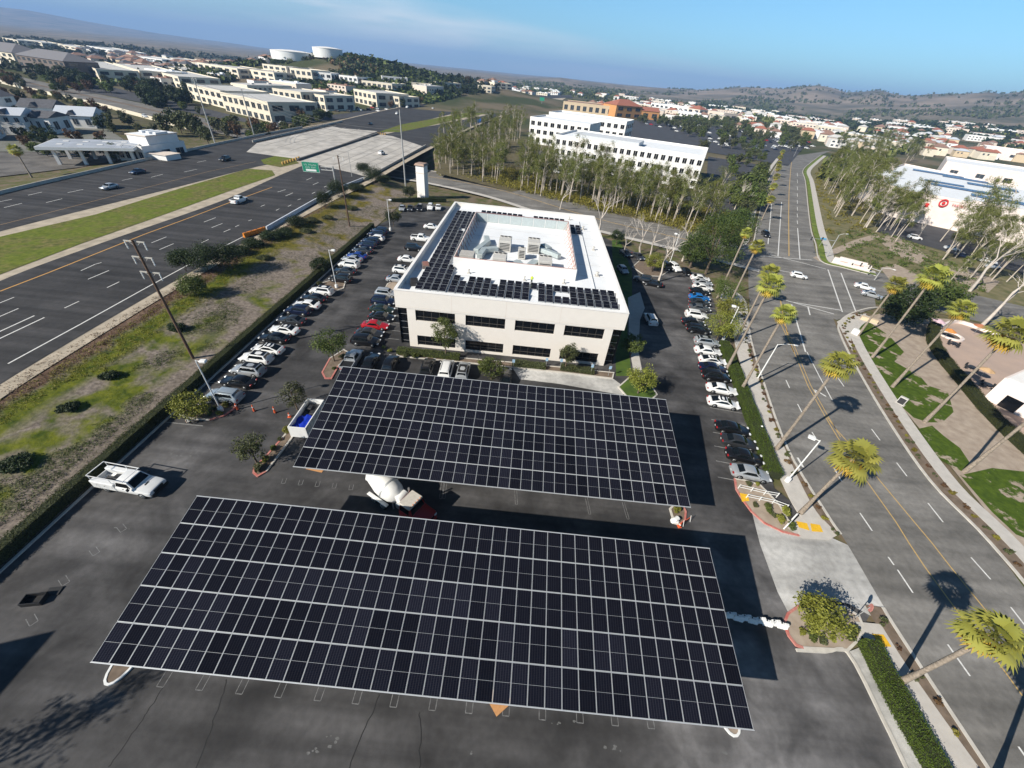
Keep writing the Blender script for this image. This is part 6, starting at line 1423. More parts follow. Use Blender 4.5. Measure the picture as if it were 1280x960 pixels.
# parked cars of the far car parks: alike and tiny
def far_cars(px, n, seed, lb, group, rz):
    r = random.Random(seed); P = GS(px); xs = [p.x for p in P]; ys = [p.y for p in P]; m = len(P); k = 0; done = []
    while k < n:
        x, y = r.uniform(min(xs), max(xs)), r.uniform(min(ys), max(ys)); c = False; j = m - 1
        for i in range(m):
            if (P[i].y > y) != (P[j].y > y) and x < (P[j].x - P[i].x) * (y - P[i].y) / (P[j].y - P[i].y) + P[i].x: c = not c
            j = i
        if not c or any(abs(x - a) < 4.5 and abs(y - b_) < 4.5 for a, b_ in done): continue
        done.append((x, y)); k += 1; cc = r.choice(['white', 'white', 'white', 'silver', 'silver', 'black', 'dark grey', 'grey', 'navy', 'white', 'black', 'red'])
        park(None, r.choice(['sedan', 'suv']), cc, rz, f'{cc} car {lb}', group, near=False, loc=(x, y, H(x, y) + .17))
far_cars([(795, 155), (905, 158), (1000, 175), (1000, 185), (955, 192), (880, 178), (830, 160)], 90, 1, 'parked in the big dark car park beyond the white office', 'cars in the big far car park', radians(-14))
far_cars([(955, 168), (1020, 180), (1022, 188), (985, 186)], 22, 2, 'parked where the main street ends', 'cars parked at the end of the street', radians(-20))
far_cars([(430, 132), (480, 137), (490, 140), (400, 141), (345, 160), (330, 158)], 24, 3, 'parked in front of the business park blocks', 'cars in front of the business park', radians(-25))
far_cars([(670, 205), (720, 216), (790, 236), (860, 252), (850, 256), (780, 242), (700, 222)], 14, 4, 'parked between the grove and the long white office', 'cars between the grove and the white office', radians(-24))
far_cars([(1098, 285), (1140, 298), (1250, 330), (1240, 336), (1140, 305)], 5, 5, 'parked in front of the store wall', 'cars in front of the store', radians(-24))

# white service pickup with ladder rack
a, c = G(128, 606), G(205, 612); ang = atan2(c.y - a.y, c.x - a.x)
t = thing('service_pickup', 'white service pickup with side lockers and a ladder rack, alone on the asphalt', 'pickup truck', G(168, 609), radians(-5)); t.scale = (1.06, 1.06, 1.06)
Ks = KIND['pickup']; KIND['utility'] = (6.1, 2.02, 1.92, 1.12, 1.20, 1.55, .95, -.35, -.55, 1.16, 1.12, .41)
def cab_truck(t, Lc, W, Ht, hz, bz, w0, w1, rf, rg, pt):
    xf = Lc / 2; b = MB(); secs = []
    for x, zt, f in ((xf, .75, .85), (xf - .06, hz - .12, .92), (xf - .25, hz - .03, .97), (w0 + .05, hz + .03, 1.0), (w0 - .2, bz, 1.0), (rg + .02, bz, 1.0), (rg, bz - .1, .98)):
        w = W / 2 * f; q = [(w * .94, .42), (w, .58), (w, zt - .14), (w * .95, zt - .04), (w * .8, zt), (w * .3, zt + .035)]; secs.append([(x, y, z) for y, z in q] + [(x, -y, z) for y, z in reversed(q)])
    b.loft(secs)
    yb, yr = W / 2 * .92, W / 2 * .76
    def sec(x, zb, zt, yt): return [(x, yb, zb), (x, yt + .03, zt - .06), (x, yt * .85, zt), (x, 0, zt + .03), (x, -yt * .85, zt), (x, -yt - .03, zt - .06), (x, -yb, zb)]
    b.loft([sec(w0, bz - .06, bz + .02, yb * .97), sec(w1, bz - .06, Ht - .03, yr), sec((w1 + rf) / 2, bz - .06, Ht, yr), sec(rf, bz - .06, Ht - .03, yr), sec(rg, bz - .06, bz + .1, yb * .95)])
    b.build('cab', pt, t, smooth=35)
    def win(nm, q):
        f = MB(); f.poly(q); f.poly(q[::-1]); f.build(nm, M_CGLASS, t)
    win('windscreen', [(w0 - .02, yb * .86, bz + .1), (w1 + .07, yr * .9, Ht - .06), (w1 + .07, -yr * .9, Ht - .06), (w0 - .02, -yb * .86, bz + .1)])
    for s in (1, -1):
        win('side_window', [(w0 - .38, s * (yb + .005), bz + .04), (w1 - .04, s * (yr + .09), Ht - .18), (rf + .06, s * (yr + .09), Ht - .18), (rg + .1, s * (yb + .005), bz + .04)])
        f = MB(); f.bbox((w0 - .35, s * (W / 2 + .16), bz + .18), (.14, .22, .30), .04); f.tube((w0 - .35, s * (W / 2 - .05), bz + .08), (w0 - .35, s * (W / 2 + .1), bz + .14), .025); f.build('mirror', M_TRIM, t)
        f = MB(); f.bbox((xf - .08, s * W * .37, hz - .26), (.18, .36, .22), .04); f.build('headlight', M_HEADL, t)
        f = MB(); f.box(((w0 + rg) / 2 - .15, s * (W / 2 + .006), bz - .12), (.16, .03, .05)); f.build('door_handle', M_TRIM, t)
    f = MB(); f.box((xf + .005, 0, hz - .32), (.05, W * .5, .28)); f.box((xf + .05, 0, .56), (.14, W * .9, .22)); f.build('grille', M_TRIM, t)
def wheels(t, xs, W, r, dual=()):
    for x in xs:
        for s in (1, -1):
            wl = bpy.data.objects.new('wheel', None); COL.objects.link(wl); wl.parent = t; wl.location = (x, s * (W / 2 - (.24 if x in dual else .12)), r); wl.scale = (r, 2.4 if x in dual else 1.15, r); put('tyre', ME_TYRE, wl); put('rim', ME_RIM, wl)
pw = paint('white')
cab_truck(t, 6.1, 2.02, 1.95, 1.14, 1.22, 1.55, .95, -.25, -.45, pw); wheels(t, (2.05, -1.75), 2.02, .42)
b = MB()
for s in (1, -1): b.bbox((-1.78, s * .80, 1.02), (2.55, .44, .95), .03)
b.box((-1.78, 0, .72), (2.5, 1.15, .1)); b.box((-3.02, 0, .95), (.06, 1.2, .55)); b.box((-1.8, 0, .6), (2.5, 1.5, .12)); b.build('service_body', pw, t)
for s in (1, -1):
    for k, (x, wd) in enumerate(((-.95, .75), (-1.78, .8), (-2.62, .75))):
        f = MB(); f.box((x, s * 1.022, 1.0), (wd, .02, .75)); o = f.build('locker_door', pw, t)
        f = MB(); f.box((x + .2, s * 1.037, 1.05), (.12, .02, .06)); f.build('handle', M_TRIM, o)
b = MB()
for s in (1, -1):
    for x in (-2.9, -.72): b.tube((x, s * .88, 1.45), (x, s * .88, 2.12), .03)
    b.box((-1.1, s * .88, 2.12), (3.9, .055, .07))
for x in (-3.0, .8): b.box((x, 0, 2.17), (.07, 1.82, .05))
b.build('ladder_rack', pw, t)
f = MB(); [f.tube((-2.6, -.35 + .14 * k, .82), (-.9, -.3 + .1 * k, .84 + .04 * k), .06) for k in range(5)]; f.bbox((-1.4, .3, .95), (.7, .4, .35)); f.build('tools', M_DARK, t)
f = MB(); f.bbox((-3.1, 0, .55), (.16, 1.9, .2)); f.build('rear_bumper', M_CHROME, t)
for s in (1, -1):
    f = MB(); f.box((-3.05, s * .9, 1.0), (.05, .14, .3)); f.build('tail_light', M_TAILL, t)
f = MB(); f.bbox((2.0, 0, 1.165), (.22, .5, .05), .02); f.build('hood_scoop', M_TRIM, t)
# concrete mixer between the canopies
a, c = G(462, 615), G(520, 655); ang = atan2(c.y - a.y, c.x - a.x)
t = thing('mixer_truck', 'concrete mixer truck with red bonnet and white drum between the two canopies', 'mixer truck', (a.x * .5 + c.x * .5 + 1.0, a.y * .5 + c.y * .5 + .05, 0), ang)
red = mat("truck_red", (.30, .012, .012), .3, var=.05, coat=.5)
cab_truck(t, 8.4, 2.3, 2.75, 1.75, 1.85, 2.65, 2.3, 1.05, .95, red); wheels(t, (3.25, -1.5, -2.85), 2.4, .52, (-1.5, -2.85))
b = MB(); b.bbox((1.68, 0, 2.86), (1.45, 2.0, .20), .06); o = b.build('roof_fairing', mat("pale_fairing", (.50, .47, .42), .6), t)
for k in range(5):
    f = MB(); f.bbox((2.32, -.7 + k * .35, 2.99), (.14, .10, .08), .02); f.build('marker_light', mat("amber_lens", (.55, .16, .02), .3), o)
b = MB(); b.box((-1.6, 0, .82), (5.0, 1.0, .26)); b.build('chassis', M_DARK, t)
b = MB(); b.T = Matrix.Translation((-1.7, 0, 2.35)) @ Matrix.Rotation(radians(12), 4, 'Y'); b.lathe([(.55, -2.5), (.72, -2.45), (1.18, -.7), (1.24, .1), (1.12, 1.0), (.75, 1.7), (.3, 1.85)], axis='X', n=28); dm = b.build('drum', M_WPAINT, t, smooth=50)
b = MB(); b.T = Matrix.Translation((-1.7, 0, 2.35)) @ Matrix.Rotation(radians(12), 4, 'Y'); b.lathe([(1.22, .0), (1.275, .02), (1.275, .18), (1.22, .2)], axis='X', n=28); b.build('drum_ring', M_STEEL, dm, smooth=40)
b = MB(); b.add([(-4.7, -.6, 3.9), (-3.8, -.6, 3.9), (-3.8, .6, 3.9), (-4.7, .6, 3.9), (-4.4, -.25, 3.2), (-4.0, -.25, 3.2), (-4.0, .25, 3.2), (-4.4, .25, 3.2)], [(0, 1, 5, 4), (1, 2, 6, 5), (2, 3, 7, 6), (3, 0, 4, 7), (7, 6, 5, 4)]); b.tube((-4.3, 0, 3.1), (-5.0, 0, 1.2), .28, .2, 8); b.build('hopper_chute', M_WPAINT, t)
b = MB(); b.lathe([(.42, -.6), (.45, -.55), (.45, .55), (.42, .6)], (.35, 0, 2.35), 'Y', 16); b.build('water_tank', M_WPAINT, t, smooth=40)
b = MB(); b.tube((.7, .75, 1.0), (.7, .75, 3.3), .10); b.tube((-.1, -.9, .9), (-.1, -.9, 2.2), .06); b.tube((.1, .5, 1.4), (.9, -.3, 2.5), .06); b.bbox((.45, -.55, 1.6), (.6, .5, .7), .05); b.build('pipework', M_CHROME, t)
b = MB(); [b.bbox((-2.2, s * 1.12, 1.1), (2.9, .4, .08), .03) for s in (1, -1)]; b.build('mudguard', M_WPAINT, t)
# white dumpster truck body with a blue tarpaulin
p0 = G(362, 553); p1 = G(392, 508); ang = atan2(p1.y - p0.y, p1.x - p0.x)
t = thing('waste_container', 'open white waste container with a blue tarpaulin inside, at the canopy edge', 'container', ((p0.x + p1.x) / 2 + .9, (p0.y + p1.y) / 2 + .2, 0), ang)
b = MB(); L_, Wd, hh = 5.4, 2.2, 1.7
b.box((0, Wd / 2 - .06, hh / 2 + .15), (L_, .12, hh)); b.box((0, -Wd / 2 + .06, hh / 2 + .15), (L_, .12, hh)); b.box((L_ / 2 - .06, 0, hh / 2 + .15), (.12, Wd - .26, hh)); b.box((-L_ / 2 + .06, 0, hh / 2 + .15), (.12, Wd - .26, hh)); b.box((0, 0, .25), (L_ - .3, Wd - .3, .2)); b.build('shell', M_WPAINT, t)
b = MB(); [b.box((-L_ / 2 + .4 + k * .76, s * (Wd / 2 + .04), 1.0), (.10, .07, 1.5)) for k in range(7) for s in (1, -1)]; b.build('side_rib', M_WPAINT, t)
b = MB(); P = []; n = 7
for i in range(n):
    for j in range(n): P.append((-2.45 + i * .42, -.92 + j * .305, 1.3 + .16 * sin(i * 1.9 + j) + .12 * cos(j * 2.3)))
b.add(P, [(i * n + j, i * n + n + j, i * n + n + j + 1, i * n + j + 1) for i in range(n - 1) for j in range(n - 1)]); b.build('tarpaulin', mat("blue_tarpaulin", (.008, .035, .42), .5, var=.15), t, smooth=60)
b = MB(); b.box((1.3, 0, .75), (2.4, 1.85, .8)); b.bbox((1.6, .4, 1.25), (.9, .7, .4)); b.bbox((.7, -.4, 1.2), (.7, .6, .35)); b.build('rubbish', M_DARK, t)
# ------------------------------------------------------------------ poles, lamps, signs
M_WOOD = mat("creosoted_wood", (.13, .075, .045), .9, c2=(.08, .05, .035), scale=3)
M_GALV = mat("pole_grey_steel", (.38, .38, .37), .6, metal=.2, var=.1)
M_XARM = mat("pale_crossarm", (.42, .40, .36), .8)
def box_lamp(label, base, top, group='box head lamps of the car park', az=0.0, arm=0.5):
    p = G(*base); h = top_height(base, top); t = thing('car_park_lamp', label, 'lamp post', p, az, group)
    b = MB(); b.lathe([(.30, 0), (.30, .70), (.27, .74)], n=14); b.build('footing', M_WPAINT, t, smooth=40)
    b = MB(); b.path([(0, 0, .7), (0, 0, h * .5), (0, 0, h)], [.085, .075, .065], 8); b.build('pole', M_WPAINT, t, smooth=40)
    b = MB(); b.tube((0, 0, h - .1), (arm, 0, h - .08), .04); b.build('bracket', M_WPAINT, t)
    b = MB(); b.bbox((arm + .32, 0, h - .04), (.75, .55, .26), .06); hd = b.build('lamp_head', M_WPAINT, t)
    b = MB(); b.box((arm + .32, 0, h - .175), (.6, .42, .02)); b.build('lens', M_HEADL, hd)
    return t
box_lamp('white box head lamp at the near end of the left car row', (277, 514), (246, 449), az=.1)
box_lamp('white box head lamp in the middle of the left car row', (421, 360), (412, 312), az=.1)
box_lamp('white box head lamp at the far end of the left car row', (488, 288), (485, 249), az=.1)
box_lamp('tall white lamp between the bright hedge and the exit drive', (983, 602), (1021, 547), az=2.6)
box_lamp('white lamp at the far end of the right hedge', (903, 426), (924, 384), az=2.9)
box_lamp('white lamp in the far right parking row', (836, 332), (846, 292), az=2.6)
def street_lamp(label, base, top, az, arm=2.2, group='street lamps with long arms', m=None):
    p = G(*base); h = top_height(base, top); t = thing('street_lamp', label, 'street lamp', p, az, group); m = m or M_GALV
    b = MB(); b.path([(0, 0, 0), (0, 0, h * .6), (0, 0, h - .3)], [.11, .09, .07], 8); b.build('pole', m, t, smooth=40)
    b = MB(); b.path([(0, 0, h - .4), (arm * .5, 0, h - .05), (arm, 0, h)], [.05, .04, .035], 6); b.build('arm', m, t, smooth=40)
    b = MB(); b.bbox((arm + .3, 0, h), (.7, .26, .13), .05); b.build('lamp_head', M_WPAINT, t)
street_lamp('white street lamp with a bent arm beside the middle palms', (947, 473), (974, 429), -.1, 2.4, m=M_WPAINT)
street_lamp('curved street lamp at the filling station', (163, 208), (155, 178), 1.9, 2.0)
street_lamp('street lamp on the freeway shoulder beside the green sign', (441, 228), (436, 188), 2.9, 3.2)
for k, (p, q, lb) in enumerate([((543, 131), (543, 117), 'freeway lamp nearest the bend'), ((571, 127), (571, 115), 'second freeway lamp on the bend'), ((593, 126), (593, 113), 'third freeway lamp on the bend'), ((618, 124), (618, 112), 'farthest freeway lamp on the bend'), ((100, 186), (95, 168), 'thin lamp behind the filling station canopy'), ((992, 196), (998, 177), 'lamp at the far end of the main street')]):
    street_lamp(lb, p, q, 2.6, 1.8, 'lamps far off')
def power_pole(label, base, top, arms, wood=True, zs=None, armL=2.6):
    p = G(*base, .8 if zs is None else zs); p.z = H(p.x, p.y); h = top_height(base, top, p.z); t = thing('power_pole', label, 'power pole', p, 0, 'power poles')
    b = MB(); b.path([(0, 0, -.2), (0, 0, h * .5), (0, 0, h)], [.21, .17, .13] if wood else [.30, .24, .16], 10); b.build('pole', M_WOOD if wood else M_GALV, t, smooth=40)
    for k in range(arms):
        z = h - .25 - k * 2.0; b = MB(); b.box((0, .16, z), (armL, .12, .14)); 
        for s in (-1, 1): b.tube((s * armL * .28, .16, z - .05), (0, .1, z - .7), .03)
        o = b.build('crossarm', M_XARM, t)
        for s in (-1, 1):
            f = MB(); f.lathe([(.05, 0), (.09, -.15), (.05, -.3), (.09, -.45), (.05, -.6), (.09, -.75), (.04, -.95)], (s * (armL / 2 - .1), .16, z - .08), n=8); f.build('insulator', M_WPAINT, o, smooth=50)
    return t, p, h
PP1 = power_pole('near brown wooden power pole with three crossarms, leaning in view over the freeway', (240, 445), (161, 298), 3)
PP2 = power_pole('farther brown wooden power pole beside the green sign', (437, 282), (421, 193), 1)
PS = [power_pole('tall grey steel pole beside the white tower', (507, 232), (506, 136), 0, False, 0), power_pole('left one of two grey steel poles beyond the freeway', (271, 185), (243, 98), 2, False, 0, 2.0), power_pole('right one of two grey steel poles beyond the freeway', (318, 170), (304, 104), 1, False, 0, 2.0)]
M_CABLE = mat("power_cable", (.10, .10, .10), .6)
def cable(a, c, sag, label):
    a, c = Vector(a), Vector(c); o = thing('power_cable', label, 'cable', a, 0, 'power cables'); n = 12
    b = MB(); b.path([(c - a) * (i / n) - Vector((0, 0, sag * 4 * (i / n) * (1 - i / n))) for i in range(n + 1)], .05, 4); b.build('wire', M_CABLE, o)
tops = [Vector((p.x, p.y, p.z + h)) for _, p, h in PS]
for k in range(3): cable(tops[1] - Vector((0, 0, 1.3 + k * 1.3)), tops[2] - Vector((0, 0, 1.0 + k * 1.3)), 1.2, f"{('upper', 'middle', 'lower')[k]} cable between the two grey steel poles beyond the freeway")
for k in range(3): cable(tops[2] - Vector((0, 0, 1.0 + k * 1.3)), tops[0] - Vector((0, 0, 6 + k * 1.5)), 3.5, f"{('upper', 'middle', 'lower')[k]} cable sagging over the bridge to the tall grey pole")
# overhead freeway sign
p = G(421, 237, FZ); t = thing('freeway_sign', 'green overhead freeway direction sign on a cantilever beside the bridge', 'road sign', p, radians(5))
b = MB(); b.path([(0, 0, 0), (0, 0, 7.0)], [.28, .24], 10); b.build('post', M_GALV, t)
b = MB(); b.tube((0, 0, 6.6), (-9.2, 0, 6.6), .14); b.tube((0, 0, 5.7), (-9.2, 0, 5.7), .14); [b.tube((-k * 1.8, 0, 5.7), (-k * 1.8 - .9, 0, 6.6), .06) for k in range(5)]; b.build('arm', M_GALV, t)
b = MB(); b.box((-7.0, -.28, 6.3), (5.4, .12, 3.0)); pn = b.build('sign_panel', mat("sign_green", (.010, .22, .13), .5, var=.04), t)
b = MB()
for a_, d_ in (((-7.0, -.36, 7.74), (5.3, .03, .06)), ((-7.0, -.36, 4.86), (5.3, .03, .06)), ((-9.62, -.36, 6.3), (.06, .03, 2.8)), ((-4.38, -.36, 6.3), (.06, .03, 2.8))): b.box(a_, d_)
b.build('sign_border', M_WPAINT, pn)
b = MB()                                    # lettering too small to read in the photo: its strokes only
rr = random.Random(3)
for row_, (y0, n_) in enumerate(((6.95, 11), (6.2, 9))):
    for k in range(n_):
        if k in (3, 4)[row_:row_ + 1]: continue
        x = -7.0 + (k - n_ / 2 + .5) * .36; b.box((x - .09, -.36, y0), (.06, .03, .42)); b.box((x + .02, -.36, y0 + (.18 if rr.random() > .5 else -.18)), (.14, .03, .06))
b.build('lettering', M_WPAINT, pn)
b = MB(); b.box((-7.0, -.36, 5.4), (3.3, .03, .55)); b.build('exit_plate', M_WPAINT, pn)
p = G(677, 131, FZ); t = thing('freeway_sign', 'small green road sign far beside the freeway bend', 'road sign', p, radians(-12)); b = MB(); b.tube((0, 0, 0), (0, 0, 7), .2); b.build('post', M_GALV, t); b = MB(); b.box((0, -.3, 7), (7, .15, 4.2)); b.build('sign_panel', MATS['sign_green'], t)
p = G(598, 158, FZ); t = thing('blue_sign', 'blue roadside sign on the near carriageway shoulder', 'road sign', p, radians(-5)); b = MB(); b.tube((-1, 0, 0), (-1, 0, 4), .12); b.tube((1, 0, 0), (1, 0, 4), .12); b.build('post', M_GALV, t); b = MB(); b.box((0, -.2, 4), (3.6, .1, 2.4)); b.build('sign_panel', mat("sign_blue", (.01, .12, .45), .5), t)
# concrete barrier with orange water barrels at its near end
bl = [G(x, y, FZ) for x, y in ((334, 288), (375, 264), (415, 241), (455, 225))]
t = thing('freeway_barrier', 'white concrete barrier along the freeway shoulder up to the bridge', 'barrier', bl[0]); b = MB(); core = [p - bl[0] for p in bl]
slab_strip(b, core, -.30, .30, 0, .25); slab_strip(b, core, -.16, .16, .25, .95); b.build('barrier_wall', mat("barrier_white", (.56, .60, .66), .8, var=.12), t)
d = (G(334, 288, FZ) - G(305, 297, FZ))
for k in range(4):
    q = G(305, 297, FZ) + d * ((k + .5) / 4.2); t = thing('crash_cushion', ['orange plastic crash barrier, outermost from the white wall', 'orange plastic crash barrier, second from the outer end', 'orange plastic crash barrier, second from the white wall', 'orange plastic crash barrier touching the end of the white wall'][k], 'barrier', q, atan2(d.y, d.x), 'orange crash barriers')
    b = MB(); b.loft([[(x, -w_, z) for z, w_ in ((0, .32), (.3, .32), (.55, .2), (1.0, .2))] + [(x, w_, z) for z, w_ in ((1.0, .2), (.55, .2), (.3, .32), (0, .32))] for x in (-d.length / 9.2, d.length / 9.2)]); b.build('shell', mat("orange_plastic", (.62, .20, .015), .5, var=.1), t)
    b = MB(); b.lathe([(.09, 1.0), (.09, 1.06), (.05, 1.08)], n=10); b.build('filler_cap', M_TRIM, t)
t = thing('crash_attenuator', 'row of yellow and brown crash barrels at the end of the bridge median', 'barrier', G(365, 203, FZ))
b = MB(); q0 = G(365, 203, FZ); 
for k in range(7):
    q = G(354 + k * 3.3, 205.5 - k * 1.1, FZ) - q0; b.lathe([(.45, 0), (.5, .4), (.45, .9), (.3, .95)], q, n=10)
b.build('barrel', mat("barrel_ochre", (.42, .25, .06), .7), t)
t = thing('crash_attenuator', 'ochre crash barrels at the far end of the bridge median', 'barrier', G(473, 168, FZ)); b = MB()
for k in range(4): b.lathe([(.45, 0), (.5, .4), (.45, .9), (.3, .95)], (k * 1.3, k * .3, 0), n=10)
b.build('barrel', MATS['barrel_ochre'], t)
# guard rail along the far side
gl_ = offset_line(fL[:24], -2.6)
t = thing('guard_rail', 'pale concrete edge rail along the far side of the freeway', 'guard rail', gl_[0]); b = MB(); slab_strip(b, [p - gl_[0] for p in gl_], 0, .3, 0, .8); b.build('rail', CONC, t)
# lane markings -------------------------------------------------------
def mark(name, segs, wd, m, z, k='structure'):
    b = MB()
    for p0, p1 in segs:
        a, c = G(*p0, z), G(*p1, z); d = c - a; d.z = 0; n = Vector((-d.y, d.x, 0)).normalized() * wd / 2
        b.quad(a - n, c - n, c + n, a + n) if True else 0
    return kind(b.build(name, m), k)
fz = FZ + .010
c_ = lambda *q: [(x / 4, 200 + y / 4) for x, y in q]
mark('lane_markings', [c_((-20, 722), (70, 686)), c_((-10, 786), (92, 742)), c_((405, 553), (478, 520)), c_((480, 520), (508, 512)), c_((440, 596), (545, 552)), c_((757, 414), (832, 384)), c_((797, 448), (868, 418)), c_((1020, 310), (1078, 288)), c_((1058, 338), (1112, 317)), c_((322, 740), (395, 706)), c_((535, 638), (596, 609)), c_((868, 480), (914, 459)), c_((1005, 415), (1043, 397)), c_((1118, 360), (1152, 345)), c_((1176, 334), (1196, 325)), c_((1242, 304), (1258, 298))], .17, WHITE_P, fz)
mark('edge_lines', [c_((-60, 920), (222, 787)), c_((-60, 884), (172, 778)), c_((40, 1018), (400, 822)), c_((400, 822), (750, 628)), c_((750, 628), (1000, 492)), c_((1000, 492), (1215, 384))], .22, WHITE_P, fz)
yl = [(0, 364), (60, 341), (125, 315), (180, 293), (240, 271), (290, 252), (340, 234)]
mark('edge_lines', list(zip(yl, yl[1:])), .28, ORANGE_P, fz)
yl = [(0, 281), (60, 266), (130, 248), (200, 230), (262, 214), (320, 202)]
mark('edge_lines', list(zip(yl, yl[1:])), .2, mat("faded_orange_paint", (.30, .19, .09), .8), fz)
mark('lane_markings', [c_((20, 238), (110, 216)), c_((230, 213), (312, 193)), c_((338, 163), (416, 147)), c_((610, 102), (662, 91)), c_((756, 86), (815, 71)), c_((920, 60), (985, 46)), c_((985, 12), (1030, 2)), c_((-10, 210), (60, 196)), c_((140, 176), (210, 160))], .2, WHITE_P, fz)
mark('lane_markings', [((347, 240), (357, 237)), ((357, 245), (366, 241)), ((383, 225), (390, 222)), ((391, 231), (398, 228)), ((372, 250), (376, 248.5)), ((390, 242), (394, 240)), ((405, 234), (409, 232)), ((345, 263), (349, 261)), ((360, 258), (364, 256)), ((326, 258), (331, 256))], .2, WHITE_P, fz)
for z_, dk in ((FZ + .022, mat("bridge_wear", (.27, .25, .225), .9, var=.15, scale=.5)),):
    mark('wheel_tracks', [((452, 214), (524, 182)), ((442, 212), (515, 178.5)), ((426, 208), (504, 175)), ((416, 206.5), (496, 173)), ((399, 202.5), (482, 170.5)), ((362, 189), (450, 161)), ((346, 185), (432, 159)), ((330, 182), (420, 157))], .5, dk, z_)
    mark('lane_markings', [((447, 213), (462, 206.5)), ((478, 199), (492, 193)), ((505, 187), (515, 182)), ((421, 207), (434, 201.5)), ((450, 195), (463, 190)), ((476, 184.5), (488, 179.5))], .22, WHITE_P, z_ + .006)
# main street lines
ms = .022
def m4(*q): return [(960 + x / 4, 440 + y / 4) for x, y in q]
def m8(*q): return [(960 + x / 3.428, 680 + y / 3.428) for x, y in q]
A_ = m4((60, -150), (130, 0), (200, 170), (290, 330), (350, 430), (490, 640), (640, 850), (705, 955)) + m8((670, 95), (820, 300), (960, 470), (1090, 650))
B_ = m4((290, 318), (340, 385), (390, 440), (540, 620), (740, 860), (820, 955)) + m8((780, 95), (930, 280), (1060, 440))
mark('centre_lines', list(zip(A_, A_[1:])), .14, YELL_P, ms); mark('centre_lines', list(zip(B_, B_[1:])), .14, YELL_P, ms)
A2 = [(x + 3.2, y - 1.2) for x, y in A_[:5]]; mark('centre_lines', list(zip(A2, A2[1:])), .12, YELL_P, ms)
mark('lane_markings', [m4((195, 0), (255, 118)), m4((255, 118), (322, 242)), m4((90, 140), (108, 180)), m4((148, 260), (172, 306)), m4((220, 400), (243, 438)), m4((330, 580), (368, 647)), m4((460, 805), (521, 894)), m4((350, 130), (380, 172)), m4((518, 385), (560, 441)), m4((643, 553), (695, 621)), m4((800, 755), (876, 851)), m8((870, 57), (954, 151)), m8((555, 110), (621, 209)), m8((770, 430), (866, 566)), m8((1073, 868), (1110, 920)), m8((515, 55), (540, 90)), m8((1040, 270), (1110, 360))], .16, WHITE_P, ms)
mark('turn_arrow', [m4((232, 188), (262, 205)), m4((262, 205), (290, 222)), m4((232, 188), (240, 205))], .3, WHITE_P, ms)
mark('turn_arrow', [((997, 722 - 150), (1004, 722 - 138))], .3, WHITE_P, ms)
cj = lambda *q: [(960 + x / 4, 200 + y / 4) for x, y in q]
mark('crossing_lines', [cj((0, 470), (290, 545)), cj((-40, 480), (220, 500)), cj((300, 548), (372, 760)), cj((365, 565), (440, 760)), cj((-40, 665), (330, 770)), cj((120, 710), (370, 752)), cj((0, 420), (18, 220)), cj((50, 480), (68, 210)), cj((160, 498), (148, 340)), cj((118, 722), (188, 960)), cj((200, 735), (210, 775)), cj((55, 552), (130, 565))], .28, WHITE_P, ms)
mark('lane_markings', [cj((148, 320 - k * 34), (146, 302 - k * 34)) for k in range(8)], .2, WHITE_P, ms)
yl = [(960 + x / 4, 200 + y / 4) for x, y in ((105, 480), (104, 380), (103, 280), (105, 160), (112, 60), (120, -10))]; mark('centre_lines', list(zip(yl, yl[1:])), .3, YELL_P, ms)
yl = [(960 + x / 4, 200 + y / 4) for x, y in ((62, 700), (78, 790), (105, 900), (130, 960))]; mark('centre_lines', list(zip(yl, yl[1:])), .3, YELL_P, ms)
crl = XCs[18:62]; ribbon('centre_lines', crl, -.25, -.08, YELL_P, dz=.012); ribbon('centre_lines', crl, .08, .25, YELL_P, dz=.012)
mark('traffic_loop', [m8((845, 30), (660, 90))], .02, WHITE_P, ms) if False else None
# car park stall marks and scuffs
b = MB()
def hook(px, py, wd=.5, ln=.9, rz=0.0):
    p = G(px, py); c, s = cos(rz), sin(rz)
    for (x, y, a, d) in ((-wd / 2, 0, .055, ln), (wd / 2, 0, .055, ln), (0, -ln / 2, wd, .06)):
        q = [(x - a / 2, y - d / 2), (x + a / 2, y - d / 2), (x + a / 2, y + d / 2), (x - a / 2, y + d / 2)]; b.quad(*[(p.x + u * c - v * s, p.y + u * s + v * c, .006) for u, v in q])
for px_, py_ in ((205.7, 858), (253.8, 862), (303, 866.7), (351, 871), (400, 875), (447, 879), (493.6, 883), (541.7, 887), (587, 890.6), (632.7, 894), (678, 898.8), (724.6, 902.6), (768, 906), (812.7, 909.6)): hook(px_, py_ - 9, .5, .95)
for p in ((118, 689), (80, 726), (40, 775), (152, 660)): hook(*p, .5, .9, radians(60))
for k in range(5): hook(360 + k * 21 - 5, 601 + k * 2, .4, .7, .2)
for p in ((552, 613), (556, 613), (645, 620), (735, 632), (782, 638)): hook(*p, .25, 2.2, .1)
kind(b.build('stall_marks', mat("worn_stall_paint", (.22, .22, .22), .8, c2=(.09, .09, .09), scale=4)), 'structure')
# stall lines under the parked rows
b = MB()
for k in range(30):
    y = 33 + k * 2.72
    if y < 112: b.box((-40.6, y, .003), (4.8, .10, .006))
for k in range(22): b.box((29.5 + k * .72, 33 + k * 2.75, .003), (4.8, .10, .006), -.12)
for k in range(9): b.box((-22.6, 57 + k * 2.7, .003), (4.6, .10, .006))
kind(b.build('stall_lines', mat("faded_stall_line", (.30, .30, .29), .8, c2=(.16, .16, .16), scale=2)), 'structure')
